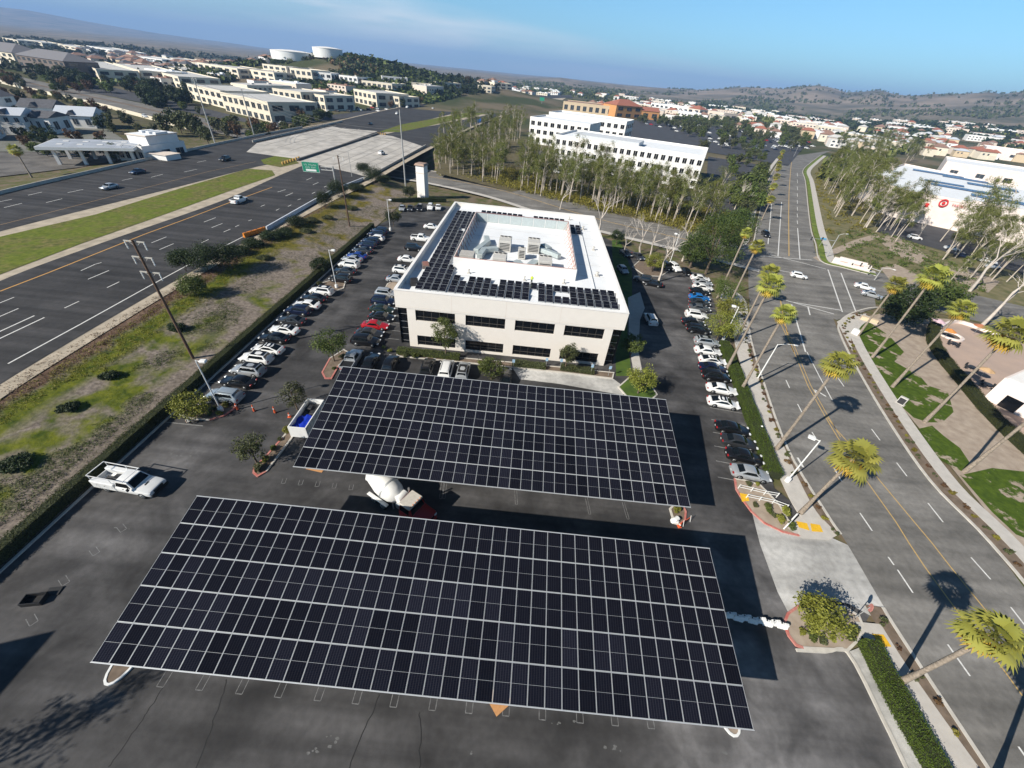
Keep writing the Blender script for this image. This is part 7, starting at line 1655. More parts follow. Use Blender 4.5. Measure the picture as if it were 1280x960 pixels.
# scattered pale scuffs and paint spills on the asphalt
b = MB(); rr = random.Random(9)
for px, py, n_, sc in ((415, 920, 5, .4), (392, 940, 4, .35), (765, 935, 6, .4), (905, 940, 4, .4), (222, 570, 5, .4), (150, 660, 3, .3), (585, 945, 2, .3), (700, 905, 4, .3)):
    for k in range(n_):
        p = G(px + rr.gauss(0, 7), py + rr.gauss(0, 4)); r0 = sc * rr.uniform(.08, .3); b.poly([(p.x + r0 * (.6 + .6 * rr.random()) * cos(a_ * .9) * 1.5, p.y + r0 * (.6 + .6 * rr.random()) * sin(a_ * .9), .005 + .0005 * k) for a_ in range(7)])
kind(b.build('paint_spills', mat("pale_spill", (.17, .17, .165), .9, c2=(.09, .09, .09), scale=7)), 'structure')
b = MB()
for pts in ([(135, 960), (160, 925), (182, 893), (190, 880), (205, 858)], [(245, 962), (262, 915), (275, 880), (284, 850)], [(436, 960), (452, 918), (470, 880), (474, 868)], [(524, 962), (526, 920), (525, 890)]):
    P = [G(*q) for q in pts]; P = smooth_line(P, 5); P = [p + Vector((rr.gauss(0, .05), rr.gauss(0, .05), .004)) for p in P]
    a_, c_2 = offset_line(P, -.035), offset_line(P, .035); n = len(P); b.add([tuple(p) for p in a_] + [tuple(p) for p in c_2], [(i, n + i, n + i + 1, i + 1) for i in range(n - 1)])
kind(b.build('cracks', mat("crack_tar", (.012, .012, .012), .8)), 'structure')
# ------------------------------------------------------------------ kerbed islands
def island(label, px, bed=SOIL, red=(), kerb=KERB, w_=.22, plants=(), z=.14, world=None):
    P = world or GS(px); c = sum(P, Vector()) / len(P); t = thing('planting_island', label, 'kerb island', (c.x, c.y, 0)); Q = [p - c for p in P]
    n = len(Q); A = sum(Q[i].x * Q[(i + 1) % n].y - Q[(i + 1) % n].x * Q[i].y for i in range(n))
    if A < 0: Q = Q[::-1]; red = [n - 1 - r - 1 for r in red]
    I = []
    for i in range(n):
        a, m_, b_ = Q[i - 1], Q[i], Q[(i + 1) % n]; u, v = (m_ - a).normalized(), (b_ - m_).normalized(); nn = (Vector((-u.y, u.x, 0)) + Vector((-v.y, v.x, 0))); nn = nn.normalized() * (w_ / max(.45, nn.length / 2)); I.append(m_ + nn)
    kb, rd = MB(), MB()
    for i in range(n):
        j = (i + 1) % n; q = rd if i in [r % n for r in red] else kb
        V = [(Q[i].x, Q[i].y, 0), (Q[j].x, Q[j].y, 0), (Q[j].x, Q[j].y, z), (Q[i].x, Q[i].y, z), (I[i].x, I[i].y, z), (I[j].x, I[j].y, z), (I[j].x, I[j].y, .02), (I[i].x, I[i].y, .02)]
        q.add(V, [(0, 1, 2, 3), (3, 2, 5, 4), (4, 5, 6, 7)])
    if kb.v: kb.build('kerb', kerb, t)
    if rd.v: rd.build('red_kerb', KERB_RED, t)
    bd = MB(); bd.poly([(p.x, p.y, z - .04) for p in I]); bd.build('bed', bed, t); return t
def ellipse(c, rx, ry, rz, n=18):
    return [Vector((c[0] + rx * cos(a) * cos(rz) - ry * sin(a) * sin(rz), c[1] + rx * cos(a) * sin(rz) + ry * sin(a) * cos(rz), 0)) for a in (2 * pi * k / n for k in range(n))]
p = G(147, 840); island('white rimmed oval island under the near left corner of the near canopy', None, SOIL, world=ellipse((p.x + .1, p.y + .8), .85, 1.7, -.1), kerb=M_WPAINT, w_=.16)
p = G(912, 905); island('white rimmed oval island under the near right corner of the near canopy', None, TAN, world=ellipse((p.x + .0, p.y + .8), .85, 1.6, .1), kerb=M_WPAINT, w_=.16)
island('long narrow planted island with red kerb left of the far canopy', [(316, 592), (322, 597), (334, 590), (360, 556), (392, 512), (396, 507), (388, 505), (374, 522), (352, 548), (328, 575), (317, 584)], SOIL, red=[0, 1, 10, 9, 8])
island('planted island with red kerb at the near end of the left car row', [(224, 520), (236, 524), (262, 526), (280, 521), (293, 512), (297, 504), (288, 498), (262, 503), (240, 508), (226, 513)], SOIL, red=[2, 3, 4])
island('small kerbed island with the middle lamp of the left car row', [(396, 362), (412, 367), (430, 361), (432, 354), (416, 350), (402, 354)], SOIL)
island('red kerbed corner island with the round tree, left of the office front', [(402, 466), (406, 474), (415, 474), (424, 458), (440, 443), (430, 437), (412, 448)], SOIL, red=[0, 1, 2, 6])
island('planted island by the right end of the far canopy', [(772, 484), (786, 500), (812, 503), (822, 494), (808, 472), (788, 470)], GRASS)
island('red kerbed pointed island with white fence beside the exit drive', [(917, 598), (919, 612), (927, 625), (938, 640), (955, 655), (978, 666), (1000, 671), (1000, 662), (985, 650), (975, 632), (962, 618), (950, 606), (930, 600)], TAN, red=[0, 1, 2, 3, 4, 5])
island('planted island with the leafy tree and red kerb at the exit drive', [(983, 766), (978, 778), (984, 795), (994, 808), (1004, 812), (1060, 815), (1075, 800), (1080, 785), (1074, 770), (1056, 758), (1020, 754), (996, 757)], TAN, red=[0, 1, 2, 3, 11, 10])
island('long planted strip with tree roots along the office front', [(495, 446), (560, 452), (640, 460), (700, 466), (766, 474), (768, 466), (700, 459), (640, 453), (560, 446), (497, 440)], SOIL)
island('pale gravel bed at the gap in the left office row', [(478, 366), (497, 363), (510, 350), (500, 348), (484, 355)], TAN)
island('planted island with the yellow tree in the right rear parking', [(790, 334), (806, 345), (826, 346), (838, 338), (822, 326), (800, 325)], SOIL)
island('small red and white kerbed nose under the near right corner of the far canopy', [(836, 636), (839, 646), (842, 655), (850, 657), (857, 652), (858, 640), (853, 630), (842, 630)], SOIL, red=[3, 4, 5, 6])
psheet('pavement', [(640, 459), (700, 465), (766, 473), (786, 488), (778, 494), (700, 480), (650, 474)], .0, CONC_L, zs=.008)
psheet('garden_path', [(785, 372), (800, 365), (806, 385), (800, 400), (798, 440), (803, 465), (792, 466), (786, 430), (786, 400)], .0, SIDEW, zs=.02)
psheet('garden_bed', [(765, 300), (775, 300), (790, 340), (790, 372), (784, 395), (785, 432), (790, 470), (770, 470)], .0, GRASS, zs=.012)
sp = [make_shrub('island_shrub', 'small green shrub planted on a car park island', 'shrub', 480 + k, .5, .55, (LF_MID, LF_OLIVE, LF_YEL)[k], 60, 8, .08, 'shrubs on the car park islands') for k in range(3)]
su = [0, 0, 0]
for i, q in enumerate([(256, 508), (268, 513), (276, 518), (263, 519), (248, 514), (284, 508), (255, 500), (324, 588), (332, 576), (342, 562), (350, 550), (360, 540), (960, 640), (966, 646), (972, 650), (958, 635), (942, 632), (982, 642), (988, 660), (935, 607), (945, 606), (1012, 796), (1025, 800), (1040, 800), (1060, 795), (1066, 790), (1000, 790), (520, 447), (508, 446), (600, 455), (418, 462), (428, 448), (488, 440), (480, 436), (400, 356), (846, 640)]):
    k = i % 3; g0 = G(*q); sc = .7 + .8 * ((i * 37) % 10) / 10
    if not su[k]: sp[k].location = (g0.x, g0.y, .1); su[k] = 1
    else: dup(sp[k], (g0.x, g0.y, .1), i, scale=sc)
# ------------------------------------------------------------------ small things
M_CONE = mat("cone_orange", (.62, .10, .03), .6)
def cone(px, label, tall=True):
    t = thing('traffic_cone', label, 'traffic cone', G(*px), .2, 'orange traffic cones')
    b = MB(); b.bbox((0, 0, .03), (.42, .42, .06), .03); b.build('base', M_TRIM if tall else M_CONE, t)
    b = MB(); b.lathe([(.15, .06), (.11, .45), (.08, 1.0), (.05, 1.08)] if tall else [(.16, .06), (.10, .4), (.04, .72)], n=14); o = b.build('body', M_CONE, t, smooth=40)
    b = MB(); b.lathe([(.108, .68), (.098, .82)] if tall else [(.118, .34), (.093, .46)], n=14); b.build('reflective_band', M_WPAINT, o)
cone((297, 512), 'tall orange cone closest to the silver blue car'); cone((318, 514), 'tall orange cone, second of the line across the lane'); cone((344, 516), 'tall orange cone in the middle of the lane'); cone((362, 521), 'short orange cone beside the white container', False); cone((849, 658), 'toppled looking orange cone by the nose island under the canopy', False)
# white post-and-rail fence lengths at the exit
def rail_fence(label, pts, name='rail_fence', h=.85):
    P = resample(smooth_line(GS(pts), 4), 1.5); t = thing(name, label, 'fence', P[0]); Q = [p - P[0] for p in P]
    for z in (.42, .78): b = MB(); b.path([q + Vector((0, 0, z)) for q in Q], .04, 5); b.build('rail', M_WPAINT, t)
    for q in Q: b = MB(); b.box((q.x, q.y, h / 2), (.08, .08, h)); b.build('post', M_WPAINT, t)
rail_fence('white rail fence curving along the ramp, farther of two', [(922, 611), (935, 614), (955, 619), (983, 624)])
rail_fence('white rail fence curving along the ramp, nearer of two', [(932, 623), (955, 628), (975, 633), (996, 645)])
t = thing('barricade', 'white slatted barricade standing at the kerb tip of the exit island', 'barricade', G(985, 656), radians(40))
b = MB(); [b.box((0, 0, .35 + k * .35), (2.6, .06, .22)) for k in range(3)]; b.build('slat', M_WPAINT, t)
for x in (-1.1, 1.1): b = MB(); b.box((x, .06, .6), (.10, .10, 1.2)); b.build('post', M_WPAINT, t)
# white chain of plastic barriers across the lane
a, c = G(908, 770), G(981, 783); n = 8; d = c - a
bb = MB(); bb.loft([[(x, -w_ * f, z * g_) for z, w_ in ((0, .24), (.14, .24), (.32, .12), (.62, .10))] + [(x, w_ * f, z * g_) for z, w_ in ((.62, .10), (.32, .12), (.14, .24), (0, .24))] for x, f, g_ in ((-.46, .8, .92), (-.40, 1, 1), (-.06, 1, 1), (-.05, .92, .9), (.05, .92, .9), (.06, 1, 1), (.40, 1, 1), (.46, .8, .92))]); BM = bb.mesh('barrier_shell', M_WPAINT)
for k in range(n):
    q = a + d * ((k + .5) / n); t = thing('plastic_barrier', f"white plastic lane barrier, {ORD[k]} {'to the near canopy' if k == 0 else 'from the near canopy'} in the line across the exit lane", 'barrier', q + Vector((0, .07 * (-1) ** k, 0)), atan2(d.y, d.x) + .10 * (-1) ** k, 'white plastic lane barriers')
    put('barrier_shell', BM, t, None, None, (.95, 1, 1)); b = MB(); b.lathe([(.06, .62), (.06, .67)], (-.25, 0, 0), n=10); b.build('filler_cap', M_TRIM, t)
# stop sign at the exit, seen from above
p = G(1068, 772); t = thing('stop_sign', 'faded octagonal stop sign on a thin post at the exit island', 'road sign', p, radians(62))
b = MB(); b.tube((0, 0, 0), (0, 0, 2.3), .035); b.build('post', M_GALV, t)
oc = [(.40 * cos(pi / 8 + k * pi / 4), .40 * sin(pi / 8 + k * pi / 4)) for k in range(8)]
b = MB(); b.add([(x, -.045, 2.3 + z) for x, z in oc] + [(x, -.065, 2.3 + z) for x, z in oc], [tuple(range(7, -1, -1)), tuple(range(8, 16))] + [(k, (k + 1) % 8, 8 + (k + 1) % 8, 8 + k) for k in range(8)]); pl = b.build('sign_face', mat("faded_red_sign", (.60, .24, .20), .6), t)
b = MB(); P = [(x * .92, -.068, 2.3 + z * .92) for x, z in oc] + [(x * .84, -.068, 2.3 + z * .84) for x, z in oc]; b.add(P, [(k, (k + 1) % 8, 8 + (k + 1) % 8, 8 + k) for k in range(8)]); b.build('border', M_WPAINT, pl)
text_obj('STOP', .26, M_WPAINT, pl, (0, -.072, 2.3), (pi / 2, 0, 0), ext=.002)
# tactile pads
for k, (px, lb) in enumerate((((995, 656), (1008, 660), (1006, 667), (993, 662)) and ([(994, 652), (1008, 655), (1011, 664), (998, 660)], 'left yellow tactile paving pad at the pointed island'), ([(1012, 655), (1024, 657), (1028, 666), (1014, 665)], 'right yellow tactile paving pad at the pointed island'), ([(924, 617), (934, 619), (936, 627), (927, 628)], 'yellow tactile paving pad at the ramp by the red kerb'), ([(1089, 793), (1103, 794), (1113, 809), (1100, 809)], 'yellow tactile paving pad beside the bottom right hedge'))):
    P = GS(px); c = sum(P, Vector()) / 4; t = thing('tactile_pad', lb, 'paving pad', (c.x, c.y, .135), 0, 'yellow tactile pads'); b = MB(); b.prism([(p.x - c.x, p.y - c.y) for p in P], 0, .014); b.build('pad', mat("tactile_yellow", (.72, .42, .02), .7), t)
    b = MB()
    for i in range(5):
        for j in range(5):
            q = P[0].lerp(P[1], (i + .5) / 5).lerp(P[3].lerp(P[2], (i + .5) / 5), (j + .5) / 5) - c; b.lathe([(.035, .014), (.025, .022)], (q.x, q.y, 0), n=6)
    b.build('studs', MATS['tactile_yellow'], t)
# black upturned box on the bare asphalt
t = thing('black_crate', 'flat black box lying open on the asphalt at the left edge', 'crate', G(45, 751), radians(12))
b = MB(); b.box((0, 0, .03), (1.5, .9, .06)); [b.box((s * .72, 0, .26), (.06, .9, .42)) for s in (1, -1)]; [b.box((0, s * .42, .26), (1.38, .06, .42)) for s in (1, -1)]; b.build('tray', M_TRIM, t)
b = MB(); b.T = Matrix.Translation((.9, .55, .06)) @ Matrix.Rotation(radians(4), 4, 'X'); b.box((0, .1, 0), (1.0, .7, .05)); b.build('lid', M_TRIM, t)
# plywood sheet leaning out from under the near canopy
t = thing('plywood_sheet', 'orange brown plywood sheet lying at the near edge of the near canopy', 'board', G(627, 884), radians(40)); b = MB(); b.box((.1, .5, .10), (1.5, 1.5, .02)); b.build('board', mat("plywood", (.50, .25, .10), .8, var=.12, scale=6), t)
b = MB(); b.box((.1, .1, .045), (1.3, .09, .088)); b.box((.1, .9, .045), (1.3, .09, .088)); b.build('batten', mat("timber_batten", (.36, .24, .13), .8), t)
t = thing('plywood_sheet', 'narrow tan board on the asphalt under the left corner of the far canopy', 'board', G(393, 588), radians(-8)); b = MB(); b.box((0, .2, .05), (2.0, .6, .03)); b.build('board', MATS['plywood'], t); b = MB(); b.box((0, .2, .017), (1.8, .09, .033)); b.build('batten', MATS['timber_batten'], t)
# white sack and orange barricade at the nose island
t = thing('cement_bags', 'white heap of bags beside the nose island of the far canopy', 'bag', G(843, 652)); b = MB()
b.bbox((0, 0, .2), (.9, .6, .4), .15); b.build('bag', M_WPAINT, t); b = MB(); b.T = Matrix.Rotation(.6, 4, 'Z'); b.bbox((.1, 0, .52), (.8, .5, .25), .1); b.build('top_bag', M_WPAINT, t)
t = thing('orange_barrier_board', 'orange and white barrier board lying beside the white bags', 'barricade', G(856, 653), radians(35)); b = MB(); b.box((0, 0, .45), (1.6, .05, .22)); b.build('board', M_CONE, t); b = MB(); [b.tube((s * .6, -.25, 0), (s * .6, 0, .9), .03) or b.tube((s * .6, .25, 0), (s * .6, 0, .9), .03) for s in (1, -1)]; b.build('leg', M_WPAINT, t)
# street corner furniture
t = thing('monument_sign', 'long low cream monument sign on the grass at the junction corner', 'sign', G(1062, 334), radians(-33)); b = MB(); b.box((0, 0, .9), (9.5, .8, 1.8)); b.box((0, .02, 2.0), (7.0, .7, .5)); b.build('sign_wall', M_STORE, t)
b = MB(); b.box((0, 0, .12), (10.2, 1.3, .25)); b.build('plinth', SIDEW, t); b = MB(); b.box((.2, -.42, 1.1), (.35, .04, .6)); b.build('emblem', M_DARK, t); b = MB(); b.box((1.8, -.42, 1.15), (2.4, .03, .28)); b.box((-2.0, -.42, 1.15), (2.0, .03, .22)); b.build('lettering_strip', mat("pale_pink_letters", (.52, .36, .33), .8), t)
def signal(label, base, top, az, arm):
    p = G(*base); h = top_height(base, top); t = thing('traffic_signal', label, 'traffic signal', p, az, 'traffic signals at the junction')
    b = MB(); b.path([(0, 0, 0), (0, 0, h * .5), (0, 0, h)], [.16, .13, .1], 8); b.build('pole', M_GALV, t, smooth=40)
    b = MB(); b.path([(0, 0, h * .72), (arm * .5, 0, h * .76), (arm, 0, h * .78)], [.11, .08, .05], 7); b.build('mast_arm', M_GALV, t, smooth=40)
    for x in (arm - .2, arm * .55):
        b = MB(); b.bbox((x, -.12, h * .77), (.36, .3, 1.05), .04); o = b.build('signal_head', M_DARK, t)
        for k, cc in enumerate(((.35, .02, .02), (.35, .20, .02), (.02, .25, .1))): f = MB(); f.lathe([(.11, -.28), (.11, -.275)], (x, 0, h * .77 + .32 - k * .32), 'Y', 10); f.build('lens', mat(f"signal_lens_{('red', 'amber', 'green')[k]}", cc, .3), o)
    b = MB(); b.path([(0, 0, h - .1), (-1.2, 0, h + .3), (-2.2, 0, h + .35)], [.05, .04, .035], 6); b.bbox((-2.5, 0, h + .35), (.7, .25, .12), .04); b.build('lamp_arm', M_WPAINT, t)
signal('traffic signal mast at the far right corner of the junction', (1033, 321), (1047, 292), pi + .15, 8.5)
signal('traffic signal mast at the near right corner of the junction', (1093, 350), (1090, 325), pi - .8, 5.0)
p = G(1024, 308); t = thing('street_name_sign', 'small blue street sign on a post at the far junction corner', 'road sign', p, -.3); b = MB(); b.tube((0, 0, 0), (0, 0, 2.6), .05); b.build('post', M_GALV, t); b = MB(); b.box((0, -.06, 2.5), (1.7, .05, .6)); b.build('plate', mat("street_sign_blue", (.02, .28, .55), .5), t)
def cabinet(label, px, rz, m, dark=False, s=(1.1, .6, 1.3)):
    t = thing('utility_cabinet', label, 'utility cabinet', G(*px), rz, 'utility cabinets beside the pavements'); b = MB(); b.bbox((0, 0, s[2] / 2 + .1), s, .05); b.build('casing', m, t); b = MB(); b.box((0, 0, .06), (s[0] + .3, s[1] + .3, .12)); b.build('plinth', SIDEW, t); b = MB(); b.box((0, -s[1] / 2 - .01, s[2] / 2 + .1), (s[0] * .8, .02, s[2] * .8)); b.build('door', M_DARK if dark else m, t)
cabinet('grey utility cabinet with a dark side beside the pavement and lawn', (1124, 505), -.9, M_HVAC, True); cabinet('white utility box at the corner of the lawn near the junction', (1068, 418), -1.0, M_WPAINT, s=(1.3, .8, 1.1)); cabinet('small pale cabinet on the corner among the palms', (1085, 402), -.6, M_TAN, s=(3.2, 1.0, .8))
# boulder and patio furniture on the right
psheet('patio', [(1172, 410), (1195, 404), (1225, 412), (1285, 432), (1400, 500), (1400, 640), (1300, 560), (1240, 512), (1205, 470), (1180, 440)], .0, mat("patio_paving", (.46, .34, .27), .9, c2=(.38, .29, .24), scale=.3, detail=8), zs=.085)
t = thing('patio_wall', 'low white curved patio wall below the leaning eucalyptus', 'wall', G(1172, 420)); L_ = smooth_line(GS([(1170, 415), (1180, 407), (1196, 404), (1220, 411), (1262, 428)]), 5); b = MB(); slab_strip(b, [p - G(1172, 420) for p in L_], -.25, .25, 0, .75); b.build('wall', M_STORE, t)
t = thing('patio_basin', 'oval stone ringed planter in the patio', 'planter', G(1188, 421)); b = MB(); b.lathe([(2.2, 0), (2.2, .45), (1.8, .45), (1.8, .25)], n=20); b.build('ring', M_STORE, t, smooth=40); b = MB(); b.lathe([(1.8, .24), (.05, .3)], n=20); b.build('soil', SOIL, t)
PUM = mat("orange_shade", (.62, .24, .06), .7)
for k, (px, m, lb) in enumerate((((1178, 424), PUM, 'orange patio parasol beside the oval planter'), ((1165, 412), mat("pink_shade", (.6, .42, .48), .7), 'pink patio parasol at the hedge corner'), ((1222, 474), mat("tan_shade", (.5, .33, .18), .7), 'tan patio parasol below the planter'), ((1216, 418), mat("rust_shade", (.42, .16, .08), .7), 'rusty red patio parasol by the white trunk'))):
    t = thing('parasol', lb, 'parasol', G(*px), k, 'patio parasols'); b = MB(); b.lathe([(1.25, 2.1), (.6, 2.4), (.03, 2.6)], n=8); b.build('canopy', m, t); b = MB(); b.tube((0, 0, 0), (0, 0, 2.5), .03); b.build('pole', M_ALU, t)
for k, (px, lb) in enumerate((((1212, 462), 'dark patio table with chairs under the farther palms'), ((1232, 484), 'dark patio table with chairs beside the cream house'), ((1190, 432), 'dark patio table with chairs near the orange parasol'))):
    t = thing('patio_table', lb, 'table', G(*px), k * .7, 'patio tables'); b = MB(); b.lathe([(.6, .72), (.6, .76)], n=14); b.build('table_top', M_DARK, t); b = MB(); b.tube((0, 0, 0), (0, 0, .72), .05); b.lathe([(.3, 0), (.3, .04)], n=10); b.build('pedestal', M_DARK, t)
    for j in range(4):
        ch = thing('patio_chair', ['dark chair on the near side of its patio table', 'dark chair on the right of its patio table', 'dark chair on the far side of its patio table', 'dark chair on the left of its patio table'][j], 'chair', G(*px) + Vector((cos(j * pi / 2) * .95, sin(j * pi / 2) * .95, 0)), j * pi / 2, 'patio chairs'); b = MB(); b.box((0, 0, .44), (.45, .45, .04)); b.build('seat', M_DARK, ch); b = MB(); b.box((.21, 0, .68), (.04, .45, .42)); b.build('backrest', M_DARK, ch)
        for sx in (-1, 1):
            for sy in (-1, 1): b = MB(); b.tube((sx * .19, sy * .19, 0), (sx * .19, sy * .19, .43), .02, n=5); b.build('leg', M_DARK, ch)
# signs in front of the office
for k, px in enumerate(((641, 462), (682, 460), (700, 461), (738, 468), (760, 470))):
    t = thing('parking_sign', ['pale blue parking sign at the left of the office front bays', 'pale blue parking sign second from the left before the office', 'pale blue parking sign before the thin tree of the office front', 'pale blue parking sign under the right window of the office', 'pale blue parking sign at the right corner of the office front'][k], 'road sign', G(*px), 0, 'parking signs before the office'); b = MB(); b.tube((0, 0, 0), (0, 0, 1.9), .03); b.build('post', M_GALV, t); b = MB(); b.box((0, -.05, 1.75), (.42, .03, .6)); b.build('plate', mat("pale_blue_sign", (.30, .45, .60), .5), t)
# just outside the frame, lower left: panel added to cast the cut shadow; tree of the leaf shadow
q = G(70, 788); zt = 13.0; cxx, cyy = q.x - 1.2 * zt, q.y - .867 * zt
t = thing('unseen_shadow_panel', 'unseen panel on posts added outside the left edge to cast the cut asphalt shadow', 'shadow caster', (cxx, cyy, 0)); e0, e1 = G(70, 788), G(-20, 891); v = (e1 - e0); an = atan2(v.y, v.x)
b = MB(); b.T = Matrix.Rotation(an, 4, 'Z'); b.add([(0, 0, zt), (9, 0, zt), (9, -5, zt - .2), (1.2, -3.4, zt - .2), (0, 0, zt - .3), (9, 0, zt - .3), (9, -5, zt - .5), (1.2, -3.4, zt - .5)], [(0, 1, 2, 3), (7, 6, 5, 4), (0, 4, 5, 1), (1, 5, 6, 2), (2, 6, 7, 3), (3, 7, 4, 0)]); b.build('panel', M_STEEL, t)
for k in (3, 7): b = MB(); b.T = Matrix.Rotation(an, 4, 'Z'); b.tube((k, -2.2, 0), (k, -2.2, zt - .3), .2); b.build('post', M_STEEL, t)
q = G(25, 935); t = make_euc(700, 15, 'airy eucalyptus outside the lower left corner whose leaf shadow falls on the asphalt', None, .02, 1.2); t.location = (q.x - 1.2 * 11.5, q.y - .867 * 11.5, 0)
t = make_palm(341, 9.5, 'fan palm below the lower right corner whose trunk shadow crosses the street', 'fan palms along the street', 2.2); t.location = G(1238, 985)
# ------------------------------------------------------------------ people
SKIN = mat("skin", (.42, .26, .18), .7)
def person(label, loc, rz, joints, mats_, helmet=None):
    "one skinned body grown over a skeleton, clothing and hair as children"
    t = thing('person', label, 'person', loc, rz)
    names = list(joints); V = [joints[n][0] for n in names]; R = [joints[n][1] for n in names]; E = [(names.index(a), names.index(b_)) for a, b_ in (('pelvis', 'chest'), ('chest', 'neck'), ('neck', 'head'), ('chest', 'sh_l'), ('sh_l', 'el_l'), ('el_l', 'ha_l'), ('chest', 'sh_r'), ('sh_r', 'el_r'), ('el_r', 'ha_r'), ('pelvis', 'kn_l'), ('kn_l', 'fo_l'), ('fo_l', 'to_l'), ('pelvis', 'kn_r'), ('kn_r', 'fo_r'), ('fo_r', 'to_r'))]
    me = bpy.data.meshes.new('body'); me.from_pydata(V, E, []); o = bpy.data.objects.new('body', me); COL.objects.link(o)
    m = o.modifiers.new('skin', 'SKIN'); 
    for i, r_ in enumerate(R): o.data.skin_vertices[0].data[i].radius = (r_, r_)
    o.data.skin_vertices[0].data[0].use_root = True
    s = o.modifiers.new('sub', 'SUBSURF'); s.levels = 2; s.render_levels = 2
    dg = bpy.context.evaluated_depsgraph_get(); me2 = bpy.data.meshes.new_from_object(o.evaluated_get(dg)); bpy.data.objects.remove(o); me2.name = 'body'
    me2.materials.clear(); [me2.materials.append(q) for q in mats_]
    zc, zn, zp = joints['chest'][0][2], joints['neck'][0][2], joints['pelvis'][0][2]
    for pgn in me2.polygons:
        c = pgn.center; pgn.use_smooth = True
        hand = min((c - Vector(joints['ha_l'][0])).length, (c - Vector(joints['ha_r'][0])).length) < .16
        foot = min((c - Vector(joints['to_l'][0])).length, (c - Vector(joints['to_r'][0])).length) < .2
        pgn.material_index = 2 if (c.z > zn or hand) else 3 if foot else 0 if c.z > zp + .04 else 1
    put('body', me2, t)
    h = Vector(joints['head'][0]); b = MB(); b.lathe([(.125, 0), (.12, .06), (.08, .12), (.02, .145)], h + Vector((0, 0, .03)), n=14); b.lathe([(.16, 0), (.16, .015)], h + Vector((.03, 0, .03)), n=14); b.build('hard_hat' if helmet else 'hair', helmet or M_DARK, t, smooth=50)
    return t
STAND = dict(pelvis=((0, 0, .95), .14), chest=((0, 0, 1.32), .16), neck=((.01, 0, 1.50), .06), head=((.03, 0, 1.66), .10), sh_l=((0, .20, 1.42), .07), el_l=((.05, .27, 1.15), .05), ha_l=((.20, .24, .95), .04), sh_r=((0, -.20, 1.42), .07), el_r=((.05, -.27, 1.15), .05), ha_r=((.22, -.22, .98), .04), kn_l=((.03, .11, .50), .07), fo_l=((0, .12, .07), .05), to_l=((.17, .13, .04), .04), kn_r=((.02, -.11, .50), .07), fo_r=((-.02, -.12, .07), .05), to_r=((.15, -.13, .04), .04))
CROUCH = dict(pelvis=((-.12, 0, .48), .14), chest=((.12, 0, .80), .16), neck=((.22, 0, .96), .06), head=((.30, 0, 1.08), .10), sh_l=((.15, .20, .88), .07), el_l=((.34, .25, .66), .05), ha_l=((.46, .14, .48), .04), sh_r=((.15, -.20, .88), .07), el_r=((.34, -.25, .66), .05), ha_r=((.46, -.14, .48), .04), kn_l=((.28, .17, .48), .07), fo_l=((-.02, .15, .07), .05), to_l=((.16, .17, .04), .04), kn_r=((.28, -.17, .48), .07), fo_r=((-.02, -.15, .07), .05), to_r=((.16, -.17, .04), .04))
VEST = mat("hi_vis_yellow", (.55, .72, .04), .7); JEAN = mat("dark_jeans", (.03, .035, .05), .9); BOOT = mat("boot_leather", (.05, .035, .02), .8); OVEST = mat("hi_vis_orange", (.72, .16, .04), .7); PALE = mat("pale_shirt", (.52, .50, .46), .9)
p = G(664, 356, 9.2); person('worker in a yellow high visibility vest standing on the office roof', p, 1.2, STAND, [VEST, JEAN, SKIN, BOOT], M_WPAINT)
p = G(240, 529); person('person in a pale shirt crouching at the kerb near the left lamp', p, -2.2, CROUCH, [PALE, JEAN, SKIN, BOOT])
p = G(951, 541); person('worker in an orange vest on the pavement behind the right hedge', p, 2.6, CROUCH, [OVEST, JEAN, SKIN, BOOT], M_WPAINT)
# ------------------------------------------------------------------ big far surfaces
psheet('car_park', [(770, 150), (905, 152), (1012, 172), (1012, 188), (965, 200), (930, 235), (895, 250), (888, 200), (840, 178)], 0, A_FAR, zs=-.06) if False else None
def far_sheet(name, px, m, dz): 
    P = [GX(*q) for q in px]; b = MB(); b.poly([(p.x, p.y, max(p.z for p in P) + dz) for p in P][::1]); o = b.build(name, m); 
    if o.data.polygons[0].normal.z < 0: o.data.flip_normals()
    return kind(o, 'structure')
def drape_sheet(name, px, m, dz, nx=40, ny=24):
    "quad patch following the terrain: px are four corners"
    A, B, C, D = [GX(*q) for q in px]; b = MB()
    Q = [A.lerp(B, i / nx).lerp(D.lerp(C, i / nx), j / ny) for j in range(ny + 1) for i in range(nx + 1)]
    b.v = list(zip([p.x for p in Q], [p.y for p in Q], (Hn([p.x for p in Q], [p.y for p in Q]) + dz).tolist()))
    n = nx + 1; b.f = [(j * n + i, j * n + i + 1, (j + 1) * n + i + 1, (j + 1) * n + i) for j in range(ny) for i in range(nx)]; b.m = [0] * len(b.f)
    o = b.build(name, m)
    if o.data.polygons[0].normal.z < 0: o.data.flip_normals()
    return kind(o, 'structure')
drape_sheet('car_park', [(752, 168), (985, 208), (1015, 172), (800, 148)], A_FAR, .25)
drape_sheet('car_park', [(880, 262), (930, 270), (960, 208), (885, 196)], A_FAR, .22)
drape_sheet('car_park', [(655, 198), (872, 258), (878, 246), (664, 186)], A_FAR, .2)
drape_sheet('car_park', [(1095, 290), (1300, 350), (1310, 322), (1105, 268)], A_FAR, .2)
drape_sheet('forecourt', [(-80, 232), (120, 207), (205, 190), (-80, 192)], A_LOT2, .22)
drape_sheet('car_park', [(330, 166), (505, 141), (480, 136), (335, 157)], A_FAR, .25)
drape_sheet('car_park', [(90, 112), (240, 142), (340, 160), (120, 105)], A_FAR, .25)
drape_sheet('ochre_slope', [(30, 116), (205, 152), (210, 140), (60, 100)], GRASS_Y, .2)
